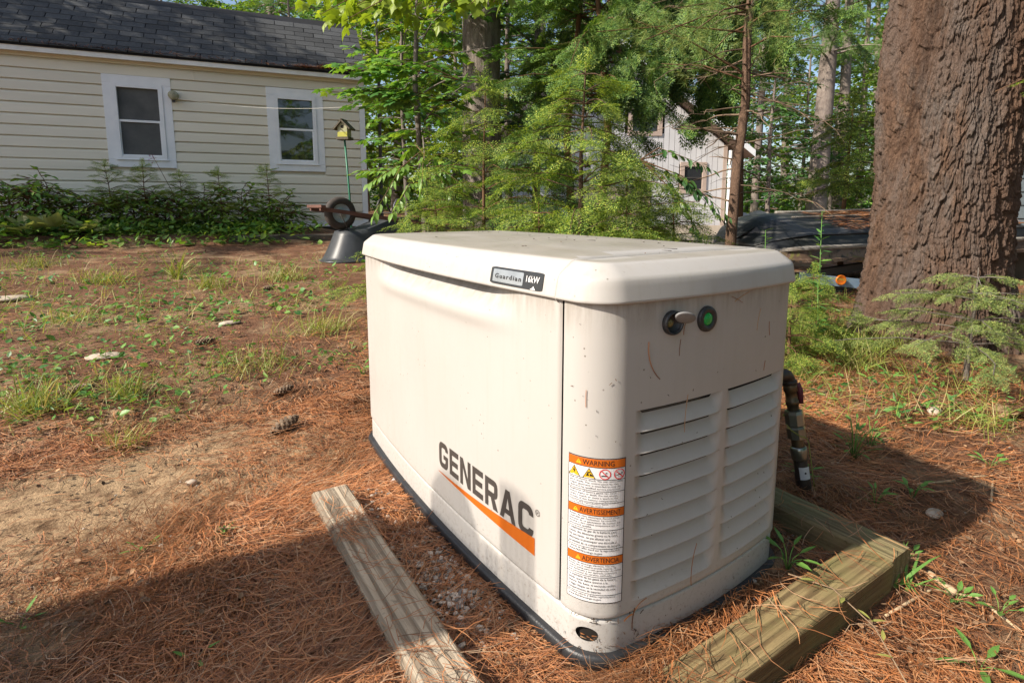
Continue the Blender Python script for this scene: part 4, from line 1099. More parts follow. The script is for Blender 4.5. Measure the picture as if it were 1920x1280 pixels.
# crumbs of bark, leaf and twig among the needles
def crumbs():
    n = 5200; dist = np.exp(rng.uniform(math.log(.8), math.log(8), n)); ang = rng.uniform(-.85, .85, n); x = CAM[0] + dist * np.sin(YAW + ang); y = CAM[1] + dist * np.cos(YAW + ang)
    ok = ~in_frame_hole(x, y) & (np.hypot(x - 3.3, y - .1) > .5); x, y, dist = x[ok], y[ok], dist[ok]; n = len(x)
    V = np.array([(-.5, 0, 0), (-.1, -.4, .06), (.5, -.1, .0), (.35, .35, .08), (-.25, .4, .02)], float); F = np.array([(0, 1, 2), (0, 2, 3), (0, 3, 4)])
    sz = rng.uniform(.004, .014, n) * (1 + .12 * dist); d_ = rand_dirs(n, .0, .25); tb = TB(); tb.inst((V, F), rot_from(d_, jit_up(n, .4), sz), np.stack([x, y, hf(x, y) + rng.uniform(.006, .022, n)], 1))
    o = tb.solo("litter_crumbs", MT['crumb'], (0, 0, 0)); o["kind"] = "stuff"; o["label"] = "crumbs of bark and leaf among the fallen needles"
crumbs()
# gravel between the left timber and the cabinet
ico = None
def pebble_proto(seed):
    bm = bmesh.new(); bmesh.ops.create_icosphere(bm, subdivisions=1, radius=1.0)
    V = np.array([v.co[:] for v in bm.verts]); F = np.array([[v.index for v in f.verts] for f in bm.faces]); bm.free()
    r = np.random.default_rng(seed); V = V * (1 + r.uniform(-.22, .22, len(V)))[:, None]; return V * [1, .75, .55], F
PEB = [pebble_proto(i) for i in range(5)]
def scatter_pebbles(pts, rad):
    tb = TB()
    for k in range(5):
        sel = np.arange(len(pts)) % 5 == k; P = pts[sel]; r_ = rad[sel]; a = rng.uniform(0, 6.28, len(P)); c, s = np.cos(a), np.sin(a); o_ = np.zeros_like(a)
        M = np.stack([np.stack([c, -s, o_], 1), np.stack([s, c, o_], 1), np.stack([o_, o_, o_ + 1], 1)], 1) * r_[:, None, None]
        tb.inst(PEB[k], M, P)
    return tb
n = 430; x = rng.normal(-.395, .035, n); y = rng.uniform(-.47, .24, n) ; y = np.where(rng.uniform(0, 1, n) < .65, rng.normal(-.25, .085, n), y)
ok = (x > -.468) & (x < -.334); x, y = x[ok], y[ok]
tb = scatter_pebbles(np.stack([x, y, hf(x, y) + .006 + rng.uniform(0, .01, len(x))], 1), rng.uniform(.0035, .0095, len(x)))
o = tb.solo("gravel", MT['pebble'], (-.4, -.2, 0)); o["kind"] = "stuff"; o["label"] = "small grey pebbles between the left timber and the cabinet"
n = 500; dist = np.exp(rng.uniform(math.log(.9), math.log(6), n)); ang = rng.uniform(-.8, .8, n); x = CAM[0] + dist * np.sin(YAW + ang); y = CAM[1] + dist * np.cos(YAW + ang)
ok = ~in_frame_hole(x, y); x, y = x[ok], y[ok]
tb = scatter_pebbles(np.stack([x, y, hf(x, y) + .004], 1), rng.uniform(.002, .006, len(x)))
o = tb.solo("grit", MT['pebble'], (0, 0, 0)); o["kind"] = "stuff"; o["label"] = "scattered grit and tiny pebbles on the needle ground"

# ------------------------------------------------------------------ small things on the ground
def stone(px, py, r, label, m='stone', dist=None, squash=(1, .8, .6), name="stone", z=None):
    p = gp(px, py); b = B(); bm = bmesh.new(); bmesh.ops.create_icosphere(bm, subdivisions=3, radius=1.0)
    V = np.array([v.co[:] for v in bm.verts]); F = [tuple(v.index for v in f.verts) for f in bm.faces]; bm.free()
    k = 1 + .35 * (fbm(V[:, 0] * 1.3 + px, V[:, 1] * 1.3 + V[:, 2] * 1.1, 5, 3) - .5)
    b.add(V * k[:, None] * r * np.array(squash) + p + [0, 0, r * squash[2] * .55], F)
    o = b.solo(name, MT[m], p, True); tag(o, label, "stone"); return o
stone(358, 908, .017, "pale tan stone lying alone on the needles left of the timber")
stone(1752, 965, .028, "flat pinkish stone in the shade right of the side timber", squash=(1, .7, .35))
stone(1752, 775, .035, "pale stone in the sunlight below the spruce", squash=(1, .7, .5))
stone(505, 1034, .008, "tiny white pebble on the sunlit needles near the shade line", 'white')
stone(1640, 1192, .010, "white pebble lying beside the outer face of the front timber", 'white')
stone(676, 1135, .009, "small white chip on the needles beside the pale timber", 'white')
stone(740, 903, .013, "white pebble close to the black base rim", 'white')
stone(20, 563, .09, "pale sandy stone at the far left edge of the yard", squash=(1.6, .9, .25))
stone(430, 608, .05, "sandy stone among the weeds in mid yard", squash=(1.3, .8, .3))
stone(195, 670, .07, "flat tan stone between the weeds on the left", squash=(1.2, .9, .2))

def cone_thing(px, py, L, az, label):
    p = gp(px, py); t = thing("pine_cone", label, "pine cone", p, 0, "fallen pine cones")
    ax = np.array([math.cos(az), math.sin(az), .05]); sd = np.array([-math.sin(az), math.cos(az), 0]); up = np.array([0, 0, 1.0])
    rmax = L * .19; c = p + up * rmax * .8
    b = B(); b.lathe([(rmax * .25, -L * .5), (rmax * .6, -L * .3), (rmax * .62, 0), (rmax * .4, L * .3), (0.001, L * .5)], c, ax, 10); b.build("core", MT['stem'], t)
    s_ = B(); n = 62
    for k in range(n):
        f = k / n; h = -L * .48 + L * .95 * f; r = rmax * (1.0 * math.sin(math.pi * min(1, .18 + f * .80)) ** .7); a = k * 2.39996
        out = sd * math.cos(a) + up * math.sin(a); tg = np.cross(ax, out); o_ = c + ax * h
        w = L * .065; tip = o_ + out * r + ax * L * .055
        s_.add([o_ + out * r * .35 - tg * w * .5, tip - tg * w * .8 - ax * .002, tip + ax * L * .03, tip + tg * w * .8 - ax * .002, o_ + out * r * .35 + tg * w * .5, tip + out * .001 - ax * L * .02], [(0, 1, 5), (1, 2, 5), (2, 3, 5), (3, 4, 5), (0, 5, 4)])
    o = s_.build("scales", MT['cone'], t); o["kind"] = "stuff"
cone_thing(532, 738, .105, .55, "open dark pine cone with white-tipped scales on the bright needles")
cone_thing(536, 806, .14, .75, "long closed brown pine cone nearest the generator on the needles")
cone_thing(148, 738, .12, .5, "dark pine cone beside the grass tuft on the far left")
cone_thing(505, 543, .12, .5, "pine cone among the low weeds near the wheelbarrow")
cone_thing(385, 645, .11, .3, "half hidden pine cone in the weeds of mid yard")

def stick(P, r, label, m='stick', name="stick", cat="stick"):
    P = np.array(P); b = B(); k = 7; t = np.linspace(0, 1, k)
    Q = np.array([np.interp(t, np.linspace(0, 1, len(P)), P[:, i]) for i in range(3)]).T
    Q[:, 2] += r * .7 + .006; b.tube(Q, r * (1 + .15 * np.sin(t * 9)), 7); o = b.solo(name, MT[m], Q[0], True); tag(o, label, cat)
stick([gp(422, 1262), gp(448, 1228)], .0045, "short bare grey stick standing out at the bottom left")
stick([gp(693, 1226), gp(745, 1231)], .005, "short pale stick lying beside the pale timber", 'chip')
stick([gp(1738, 1083), gp(1790, 1122)], .009, "broken tan stick end right of the timber corner", 'chip')
stick([gp(1800, 900), gp(1862, 895), gp(1858, 945)], .003, "thin crooked twig on the sunlit needles at right", 'chip', "twig", "twig")
stick([gp(1720, 912), gp(1790, 905)], .0035, "pale thin twig in the shade behind the side timber", 'chip', "twig", "twig")
stick([gp(1660, 1160) , gp(1745, 1110), gp(1830, 1125), gp(1915, 1190)], .0028, "long thin brown trailing stem at the lower right", 'chip', "twig", "twig")

def dry_leaf(px, py, L, az, label, m='dryleaf'):
    p = gp(px, py); b = B(); n = 9; G = []
    for i in range(n):
        t = i / (n - 1); w = L * .36 * math.sin(math.pi * t ** .8) ** .8 + .0006; row = []
        for s_ in (-1, -.5, 0, .5, 1):
            x_ = L * (t - .5); y_ = w * s_; z_ = abs(s_) ** 1.5 * w * .55 + .006 * math.sin(t * 18) * abs(s_) + L * .12 * math.sin(math.pi * t)
            row.append((p[0] + x_ * math.cos(az) - y_ * math.sin(az), p[1] + x_ * math.sin(az) + y_ * math.cos(az), p[2] + z_ + .004))
        G.append(row)
    b.grid(np.array(G)); o = b.solo("fallen_leaf", MT[m], p, True); tag(o, label, "leaf")
dry_leaf(1893, 783, .13, -.3, "large curled tan leaf at the right edge of the yard")
dry_leaf(1745, 770, .07, .4, "crumpled pale leaf on the needles under the spruce")
dry_leaf(1560, 812, .06, 1.2, "small brown leaf on the needles near the pipe")
dry_leaf(420, 1000, .035, .6, "small yellow-green leaf on the sunlit needles", 'weed')
dry_leaf(1395, 1240, .05, 1.0, "curled brown leaf lying on the front timber's far end")

# ------------------------------------------------------------------ low green plants
def oval_leaf(fold=.25, wide=.38, curl=.12):
    """leaf along +y, length 1: 8 triangles"""
    t = np.array([0, .3, .65, 1.0]); w = np.array([0, wide * .9, wide * .75, 0]) * .5
    V = []
    for i in range(4):
        z = -curl * t[i] ** 2
        V += [(-w[i], t[i], z + fold * w[i]), (0, t[i], z), (w[i], t[i], z + fold * w[i])]
    F = [(0, 4, 3), (1, 5, 4), (3, 4, 7), (3, 7, 6), (4, 5, 8), (4, 8, 7), (6, 7, 10), (7, 8, 10)]
    return np.array(V, float), np.array(F)
def maple_leaf(curl=.15):
    P = [(0, 0), (.22, -.02), (.42, .10), (.30, .20), (.52, .40), (.46, .55), (.28, .48), (.25, .62), (.14, .72), (0, 1.0), (-.14, .72), (-.25, .62), (-.28, .48), (-.46, .55), (-.52, .40), (-.30, .20), (-.42, .10), (-.22, -.02)]
    V = [(0, .35, 0.03)] + [(x, y, -curl * (x * x * 1.5 + (y - .35) ** 2)) for x, y in P]
    F = [(0, i + 1, (i + 1) % len(P) + 1) for i in range(len(P))]
    return np.array(V, float), np.array(F)
OVAL = oval_leaf(); NARROW = oval_leaf(.2, .26, .1); ROUND = oval_leaf(.15, .7, .1); MAPLE = maple_leaf()
DIAM = (np.array([(0, 0, 0), (.3, .5, .08), (0, 1.0, -.05), (-.3, .5, .08)], float), np.array([(0, 1, 2), (0, 2, 3)]))
BLADE = (np.array([(-.015, 0, 0), (.015, 0, 0), (-.013, .4, .0), (.013, .4, .0), (-.009, .75, -.08), (.009, .75, -.08), (0, 1.0, -.24)], float), np.array([(0, 1, 3), (0, 3, 2), (2, 3, 5), (2, 5, 4), (4, 5, 6)]))
def grass_tuft(px, py, r, h, n, label, dist_pt=None):
    p = gp(px, py) if dist_pt is None else dist_pt
    q = rng.normal(0, r * .30, (n, 2)); P = np.stack([p[0] + q[:, 0], p[1] + q[:, 1], hf(p[0] + q[:, 0], p[1] + q[:, 1])], 1)
    n = int(n * 1.6); q = rng.normal(0, r * .30, (n, 2)); P = np.stack([p[0] + q[:, 0], p[1] + q[:, 1], hf(p[0] + q[:, 0], p[1] + q[:, 1])], 1)
    d = rand_dirs(n, .8, .4); tb = TB(); tb.inst(BLADE, rot_from(d, jit_up(n), h * rng.uniform(.5, 1.15, n)), P)
    o = tb.solo("grass_tuft", MT['grass'], p); tag(o, label, "grass", "grass tufts in the yard"); return o
grass_tuft(70, 770, .16, .16, 130, "bright grass tuft nearest the left edge of the yard")
grass_tuft(240, 742, .13, .13, 90, "bright grass tuft beside the dark pine cone")
grass_tuft(238, 835, .09, .10, 60, "short yellowish grass tuft on the needles near the sandy patch")
grass_tuft(200, 530, .35, .17, 120, "broad green grass patch below the house window")
grass_tuft(535, 525, .30, .18, 130, "sunny grass patch left of the wheelbarrow")
grass_tuft(330, 522, .12, .3, 40, "tall thin grass clump near the planting bed")
grass_tuft(600, 620, .35, .14, 170, "yellowing grass patch close to the generator's far end")
grass_tuft(470, 690, .4, .12, 150, "thin yellow grass patch in mid yard")
grass_tuft(395, 540, .25, .18, 90, "upright grass patch in front of the planting bed")

grass_tuft(1560, 655, .30, .22, 170, "tall yellow-green grass between the cabinet and the big pine")
grass_tuft(1610, 690, .22, .18, 120, "yellow-green grass in front of the big pine's left foot")
grass_tuft(1520, 640, .16, .22, 100, "tall grass close to the cabinet's right edge")
grass_tuft(1660, 650, .2, .16, 90, "grass at the foot of the big pine beside the spruce")
grass_tuft(1830, 800, .2, .12, 80, "dry thin grass left of the curled leaf")
grass_tuft(60, 500, .4, .16, 140, "grass patch at the far left in front of the hostas")
grass_tuft(130, 600, .3, .12, 110, "grass patch among weeds in the left of the yard")
def ground_cover():
    tb = TB(); tg = TB()
    # patches of small creeping plants, denser towards the house
    n = 1300; px = rng.uniform(-40, 690, n); py = 478 + 320 * rng.uniform(0, 1, n) ** 1.25; G = gpv(px, py)
    keep = fbm(G[:, 0] * .9 + 3, G[:, 1] * .9, 61) > np.where(py > 650, .50, np.where(py < 600, .38, .46))
    for p in G[keep]:
        dd = np.linalg.norm(p - CAM); k = rng.integers(3, 8); r = .05 + .028 * dd
        q = rng.normal(0, r * .7, (k, 2)); P = np.stack([p[0] + q[:, 0], p[1] + q[:, 1], p[2] + rng.uniform(.0, .05, k)], 1)
        if rng.uniform() < .55: tb.inst([OVAL, ROUND, NARROW][rng.integers(3)], rot_from(rand_dirs(k, .25, .3), jit_up(k), rng.uniform(.03, .065, k) * (.65 if dd < 4 else 1.0)), P)
        else: tg.inst(BLADE, rot_from(rand_dirs(k, .75, .35), jit_up(k), rng.uniform(.06, .15, k) * (.62 if dd < 4 else 1.0)), P)
    # right side: weeds below the pine and along the cabinet
    n = 620; G = gpv(rng.uniform(1480, 1920, n), 560 + 240 * rng.uniform(0, 1, n) ** 1.6)
    for p in G:
        if np.hypot(p[0] - 3.3, p[1] - .1) < .5: continue
        k = rng.integers(3, 9); q = rng.normal(0, .06, (k, 2)); P = np.stack([p[0] + q[:, 0], p[1] + q[:, 1], p[2] + rng.uniform(-.01, .04, k)], 1)
        if rng.uniform() < .35: tb.inst([OVAL, NARROW][rng.integers(2)], rot_from(rand_dirs(k, .35, .3), jit_up(k), rng.uniform(.025, .055, k)), P)
        else: tg.inst(BLADE, rot_from(rand_dirs(k, .8, .35), jit_up(k), rng.uniform(.05, .16, k)) * np.array([.6, 1, 1])[None, None], P)
    o = tb.solo("weeds", MT['weed'], (0, 3, 0)); o["kind"] = "stuff"; o["label"] = "low creeping weeds scattered over the yard"
    o = tg.solo("thin_grass", MT['grass'], (0, 3, 0)); o["kind"] = "stuff"; o["label"] = "thin grass blades scattered over the yard"
ground_cover()

def leafy_plant(name, label, cat, base, n, L, proto, m, h=0.06, tilt=.35, group=None, spread=0.03, stems=True, height=None):
    """small plant whose leaves are objects of their own"""
    t = thing(name, label, cat, base, 0, group)
    st = B(); V, F = proto
    if h >= .1: n = n * 2
    for i in range(n):
        a = i * 2.4 + rng.uniform(-.3, .3); hh = h * rng.uniform(.25 if h >= .1 else .5, 1.1); r = spread * rng.uniform(.4, 1.0)
        p = np.array([math.cos(a) * r, math.sin(a) * r, hh]); dd = np.array([[math.cos(a) * math.cos(tilt), math.sin(a) * math.cos(tilt), math.sin(tilt) * rng.uniform(.3, 1.4)]])
        M = rot_from(dd, np.array([[0, 0, 1.0]]) + rng.normal(0, .2, (1, 3)), [L * rng.uniform(.75, 1.15)])[0]
        W = V @ M.T + p
        link("leaf", make_mesh("leaf", W, F, MT[m]), t)
        st.tube([(0, 0, -.01), p * .5 + [0, 0, hh * .2], p], L * .012 + .0005, 5)
    st.build("stem", MT['weed'], t, True, world=False); return t
pts = [(1476, 1073, 8, .050, "bright green plant leaning over the front timber", .05), (35, 1172, 4, .036, "dark green plant at the shadow's edge, far left", .012), (268, 1035, 5, .028, "little plant on the bright sandy ground", .025), (415, 1002, 4, .028, "small green plant lying on the sunlit needles", .01), (365, 1240, 3, .03, "single leaf pair on the shaded needles at the bottom left", .015), (1560, 745, 7, .034, "young green plant near the gas pipe", .04), (1545, 1000 - 20, 0, .03, "", .03), (1835, 1258, 5, .06, "dark green broad plant at the bottom right corner", .03), (1640, 950, 9, .032, "dark low plant in the generator's shadow", .05), (1710, 935, 8, .034, "dark leafy runner behind the side timber", .05), (1600, 860, 12, .04, "green upright weed in the shade behind the pipe", .12), (1630, 845, 9, .036, "green weed standing right of the shaded upright weed", .10), (1668, 720, 7, .05, "broad yellow-green plant in the sun below the pine", .06), (1560, 700, 8, .045, "bright green plant in front of the weeds by the pine", .07), (680, 705, 9, .05, "bright leafy weed at the generator's far left corner", .06), (1855, 880, 8, .04, "sunlit green runner at the right edge", .04), (1700, 1060, 8, .03, "low dark runner beside the timber corner", .03), (1790, 1130, 8, .03, "low dark runner beyond the broken stick", .03), (1875, 1150, 6, .03, "low dark runner at the lower right edge", .03), (1500, 905, 9, .035, "dark leafy weed at the foot of the gas pipe", .05)]
for px, py, n, L, lb, h in pts:
    if n == 0: continue
    q = gp(px, py)
    if "leaning over" in lb: q = np.array([q[0], q[1], .03])
    leafy_plant("small_plant", lb, "plant", q, n, L, NARROW if 'runner' not in lb else OVAL, 'weed', h, .4, "small plants on the forest floor", .02 + h * .3)
# arching grass by the timber corner and the long trailing vine over the front timber
t = thing("blade_grass", "arching bright grass blades beside the timber corner", "grass", gp(1690, 1095))
for i in range(9):
    a = rng.uniform(-2.6, .9); L = rng.uniform(.06, .14); V, F = BLADE
    M = rot_from(np.array([[math.cos(a) * .8, math.sin(a) * .8, rng.uniform(.3, .75)]]), jit_up(1, .2), [L])[0]
    link("blade", make_mesh("blade", (V * [1.8, 1, 1]) @ M.T + [rng.uniform(-.03, .03), rng.uniform(-.02, .02), 0], F, MT['weed']), t)
P = [at(1478, 1075, 1.13), at(1560, 1110, 1.10), at(1640, 1175, 1.04), at(1700, 1280, .94)]
P = [np.array([p[0], p[1], max(p[2], .057 if p[1] > -.79 else hf(p[0], p[1]) + .015)]) for p in P]
vt = thing("trailing_vine", "thin trailing vine lying across the front timber", "vine", P[0])
b = B(); b.tube(P, .0013, 6); b.build("stem", MT['stick'], vt, True)
V, F = NARROW
for k, (i, f) in enumerate([(0, .6), (1, .3), (1, .6), (1, .9), (2, .3), (2, .6)]):
    p = P[i] + (P[i + 1] - P[i]) * f; a = rng.uniform(0, 6.28); M = rot_from(np.array([[math.cos(a), math.sin(a), .15]]), jit_up(1, .2), [.03])[0]
    link("leaf", make_mesh("leaf", to_local(V @ M.T + p + [0, 0, .004], FRAME[vt.name]), F, MT['grass']), vt)
# ------------------------------------------------------------------ yellow house
HC = np.array([2.2014, 8.149]); HRZ_ = R(-9.957); ZH = 0.45
hx_, hy_ = np.array([math.cos(HRZ_), math.sin(HRZ_)]), np.array([-math.sin(HRZ_), math.cos(HRZ_)])
def HW(u, y, z):
    """house corner frame -> world (u along the wall, y inwards)"""
    q = HC + hx_ * u + hy_ * y; return np.array([q[0], q[1], z])
house = thing("house", "cream clapboard house with white trimmed windows and dark shingle roof", "house", (HC[0], HC[1], ZH), HRZ_)
def HB(b, name, m, par=None, smooth=False):
    V = np.concatenate(b.V) - [0, 0, ZH]
    return link(name, make_mesh(name, V, b.F, m, smooth, b.M), par or house)
UL = -6.6
b = B(); b.box((UL, 0.03, 0.3), (-0.01, 5.0, 2.97)); HB(b, "wall", MT['siding'])
b = B(); b.box((UL, 0.012, 0.1), (-0.012, 0.03, 0.52)); HB(b, "foundation", MT['foundation'])
W1 = (-3.66, -2.81, 1.415, 2.722); W2 = (-1.51, -0.66, 1.412, 2.716)
EX = 0.1515
def siding(u0, u1, zb):
    prof = [(0.0, 0.008), (0.0, -0.024), (0.004, -0.0265), (0.112, -0.0215), (0.126, -0.0155), (0.1505, 0.004), (0.1505, 0.02)]
    b = B(); e = rng.uniform(-.0006, .0006)
    b.grid(np.array([[(u0 + .001, y + e, zb + z), (u1 - .001, y + e, zb + z)] for z, y in prof]), flip=True)
    for u, f in ((u0 + .001, 1), (u1 - .001, -1)):
        P = [(u, y + e, zb + z) for z, y in prof]; b.add(P, [tuple(range(len(P)))[::f]])
    HB(b, "siding_board", MT['siding'])
for i in range(-1, 15):
    zb = 2.7245 - EX * i
    segs = [(UL, -0.08)]
    for w in (W1, W2):
        if zb < w[3] - .02 and zb + EX > w[2] + .02:
            nsg = []
            for s0, s1 in segs:
                if s0 < w[0] and s1 > w[1]: nsg += [(s0, w[0] + .004), (w[1] - .004, s1)]
                else: nsg.append((s0, s1))
            segs = nsg
    for s0, s1 in segs:
        if s1 - s0 > 3.2:
            c = s0 + (s1 - s0) * rng.uniform(.3, .7); siding(s0, c, zb); siding(c, s1, zb)
        else: siding(s0, s1, zb)
b = B(); b.box((-0.078, -0.026, 0.50), (0.012, 0.03, 2.935)); HB(b, "corner_board", MT['trim'])
b = B(); b.box((UL, -0.022, 0.505), (-0.079, 0.02, 0.612)); HB(b, "skirt_board", MT['trim'])
b = B(); b.box((UL - .1, -0.150, 2.912), (-0.20, -0.128, 2.985)); HB(b, "fascia_board", MT['trim_dirty'])
b = B(); b.box((-0.197, -0.150, 2.912), (0.03, -0.128, 2.985)); HB(b, "fascia_board", MT['trim_dirty'])
b = B(); b.box((UL - .1, -0.156, 2.988), (0.033, -0.12, 3.012)); HB(b, "drip_edge", MT['brownedge'])
b = B(); b.box((UL - .1, -0.127, 2.93), (0.028, 0.04, 2.945)); HB(b, "soffit", MT['trim_dirty'])
def window(w, glass, name_lab):
    u0, u1, z0, z1 = w; cw = 0.112
    b = B(); fu0, fu1, fz0, fz1 = u0 + cw, u1 - cw, z0 + 0.115, z1 - 0.115
    for a_, c_ in (((fu0, -.040, fz0), (fu0 + .055, .03, fz1)), ((fu1 - .055, -.040, fz0), (fu1, .03, fz1)), ((fu0 + .056, -.040, fz1 - .055), (fu1 - .056, .03, fz1)), ((fu0 + .056, -.040, fz0), (fu1 - .056, .03, fz0 + .05))): b.box(a_, c_)
    b.box((fu0 - .02, -.052, fz0 - .012), (fu1 + .02, -.02, fz0 - .001))
    win = HB(b, "window", MT['trim']); win["label"] = name_lab
    for a_, c_, nm in (((u0, -.030, z1 - .113), (u1, .005, z1), "casing"), ((u0, -.030, z0), (u1, .005, z0 + .113), "casing"), ((u0, -.029, z0 + .115), (u0 + cw - .001, .005, z1 - .115), "casing"), ((u1 - cw + .001, -.029, z0 + .115), (u1, .005, z1 - .115), "casing")):
        b = B(); b.box(a_, c_); HB(b, nm, MT['trim'], win)
    gu0, gu1, gz0, gz1 = fu0 + .055, fu1 - .055, fz0 + .05, fz1 - .055; zm = (gz0 + gz1) / 2 + .015
    b = B(); b.box((gu0, -.025, zm - .016), (gu1, .0, zm + .016)); HB(b, "meeting_rail", MT['trim'], win)
    b = B()
    for a_, c_ in (((gu0, -.018, gz0), (gu0 + .014, 0, zm - .017)), ((gu1 - .014, -.018, gz0), (gu1, 0, zm - .017)), ((gu0 + .015, -.018, gz0), (gu1 - .015, 0, gz0 + .018))): b.box(a_, c_)
    HB(b, "sash", MT['trim'], win)
    b = B(); b.box((gu0 - .01, .004, zm), (gu1 + .01, .008, gz1 + .01)); HB(b, "pane", glass[0], win)
    b = B(); b.box((gu0 - .01, -.004, gz0 - .01), (gu1 + .01, .0, zm)); HB(b, "pane", glass[1], win)
window(W1, (MT['screen'], MT['screen']), "left window with dull screened panes")
window(W2, (MT['glass'], MT['glass']), "right window with glass mirroring the trees")
# roof: steep lower slope of tabbed shingles, flatter upper slope
P0, P1 = np.array([-0.160, 3.014]), np.array([0.822, 3.975]); P2 = np.array([2.6, 4.62])
b = B()
b.grid(np.array([[(UL - .15, p[0], p[1] - .006), (0.035, p[0], p[1] - .006)] for p in (P0, P1, P2)]))
b.grid(np.array([[(UL - .15, p[0], p[1] - .035), (0.035, p[0], p[1] - .035)] for p in (P0, P1, P2)]), flip=True)
b.grid(np.array([[(0.035, p[0], p[1] - .006), (0.035, p[0], p[1] - .035)] for p in (P0, P1, P2)]))
b.grid(np.array([[(u, p[0], p[1] - .006), (u, p[0], p[1] - .035)] for u in (UL - .15, .035) for p in (P0,)]))
roof = HB(b, "roof", MT['shadow_gap'])
b = B(); b.add([(0.0, 0.0, 2.9), (0, .7, 3.84), (0, 2.6, 4.55), (0, 4.5, 3.84), (0, 5.0, 2.9)], [(0, 1, 2, 3, 4)]); HB(b, "gable", MT['siding'])
sl = P1 - P0; SLEN = np.hypot(*sl); sl = sl / SLEN; ang = math.atan2(sl[1], sl[0])
tabV = []; TW = 0.302
bt = B(); e_ = 0.137
bt.box((-TW / 2 + .005, 0, 0), (TW / 2 - .005, e_ + .02, 0.010))
tab_me = make_mesh("shingle", np.concatenate(bt.V), bt.F, MT['shingle'])
def tab_mesh(w):
    q = B(); q.box((-w / 2 + .005, 0, 0), (w / 2 - .005, e_ + .02, 0.010)); return make_mesh("shingle", np.concatenate(q.V), q.F, MT['shingle'])
nrow = int(SLEN / e_)
for r_ in range(nrow):
    x = 0.04; offx = [0, TW / 2][r_ % 2]; first = True
    while x > -5.35:
        w = TW if not first or offx == 0 else offx; first = False
        p = P0 + sl * (r_ * e_ - .012)
        n_out = np.array([-sl[1], sl[0]]) * (.003 + rng.uniform(0, .0025))
        o = link("shingle", tab_me if w == TW else tab_mesh(w), roof, (x - w / 2 + rng.uniform(-.003, .003), p[0] + n_out[0], p[1] + n_out[1] - ZH), (ang - .035, 0, rng.uniform(-.006, .006)))
        x -= w
b = B()
for r_ in range(nrow):
    p = P0 + sl * (r_ * e_ - .012); q = P0 + sl * ((r_ + 1) * e_); n_out = np.array([-sl[1], sl[0]])
    b.grid(np.array([[(UL - .15, p[0] + n_out[0] * .010, p[1] + n_out[1] * .010), (-5.36, p[0] + n_out[0] * .010, p[1] + n_out[1] * .010)], [(UL - .15, q[0] + n_out[0] * .004, q[1] + n_out[1] * .004), (-5.36, q[0] + n_out[0] * .004, q[1] + n_out[1] * .004)]]))
o = HB(b, "shingle_courses", MT['shingle'], roof); o["kind"] = "stuff"
# needles drifted along the eave
V_, F_ = [], []
n = 1500; u = np.where(rng.uniform(0, 1, n) < .6, rng.uniform(-1.1, .03, n), rng.uniform(-5, .03, n)); s_ = np.abs(rng.normal(.0, .035, n)); k = np.where(u > -.75, 1.4, .6)
p = P0[None] + sl[None] * (s_ * k)[:, None]; P = np.stack([u, p[:, 0] - .01, p[:, 1] + .012 + rng.uniform(0, .02, n) * k - ZH], 1)
V, F = strips(P, rng.normal(0, .9, n), rng.normal(0, .2, n), rng.uniform(.05, .1, n), np.full(n, .004), rng.normal(0, .5, n), np.zeros(n))
o = link("needle_drift", make_mesh("needle_drift", V, F, MT['needle']), roof); o["kind"] = "stuff"

# clothesline reel on the wall and its line to the grey trunk
rc = HW(-2.775, -0.075, 2.475)
reel = thing("clothesline_reel", "small mossy clothesline reel on the house wall beside the left window", "reel", HW(-2.775, -0.03, 2.41), HRZ_)
nrm = np.array([-hy_[0], -hy_[1], 0])
b = B(); b.lathe([(0.0, -.055), (.058, -.055), (.066, -.045), (.068, .03), (.060, .045), (0.0, .047)], rc, nrm, 24); b.build("case", MT['reel'], reel, True)
b = B(); b.box(rc - [.02, .02, .10], rc + [.02, .02, -.06]); b.build("line_outlet", MT['darkmetal'], reel)
TR2 = on_ground(905, 7.0)
e = at(872, 166, 6.83)
t = np.linspace(0, 1, 30); Lp = rc[None] * (1 - t)[:, None] + e[None] * t[:, None]; Lp[:, 2] -= .34 * 4 * t * (1 - t) * .55; Lp[:, 2] += -.03
b = B(); b.tube(Lp, .0024, 5); o = b.solo("clothesline", MT['line'], Lp[0], True); tag(o, "thin pale clothesline sagging from the house reel to the grey trunk", "clothesline")

# bed edging in front of the house
for k, (u0, u1, lb) in enumerate(((-2.05, -0.55, "half buried dark timber edging the planting bed left of the wheelbarrow"),)):
    a_, c_ = HW(u0, -1.52, 0), HW(u1, -1.5, 0); zb = float(hf(*(a_ + c_)[:2] / 2))
    b = B(); L_ = u1 - u0
    G = []
    for i in range(13):
        q = HW(u0 + L_ * i / 12, -1.55, 0); q2 = HW(u0 + L_ * i / 12, -1.44, 0); w = rng.uniform(-.008, .008)
        G.append([(q[0], q[1], zb - .15), (q[0], q[1], zb + .035 + w), (q[0] * .9 + q2[0] * .1, q[1] * .9 + q2[1] * .1, zb + .05 + w), (q2[0], q2[1], zb + .05 + w), (q2[0], q2[1], zb - .15)])
    b.grid(np.array(G)); 
    for i in (0, 12): b.add(G[i], [(0, 1, 2, 3, 4)])
    o = b.solo("bed_edging", MT['handle'] if False else MT['foundation']); tag(o, lb, "edging")

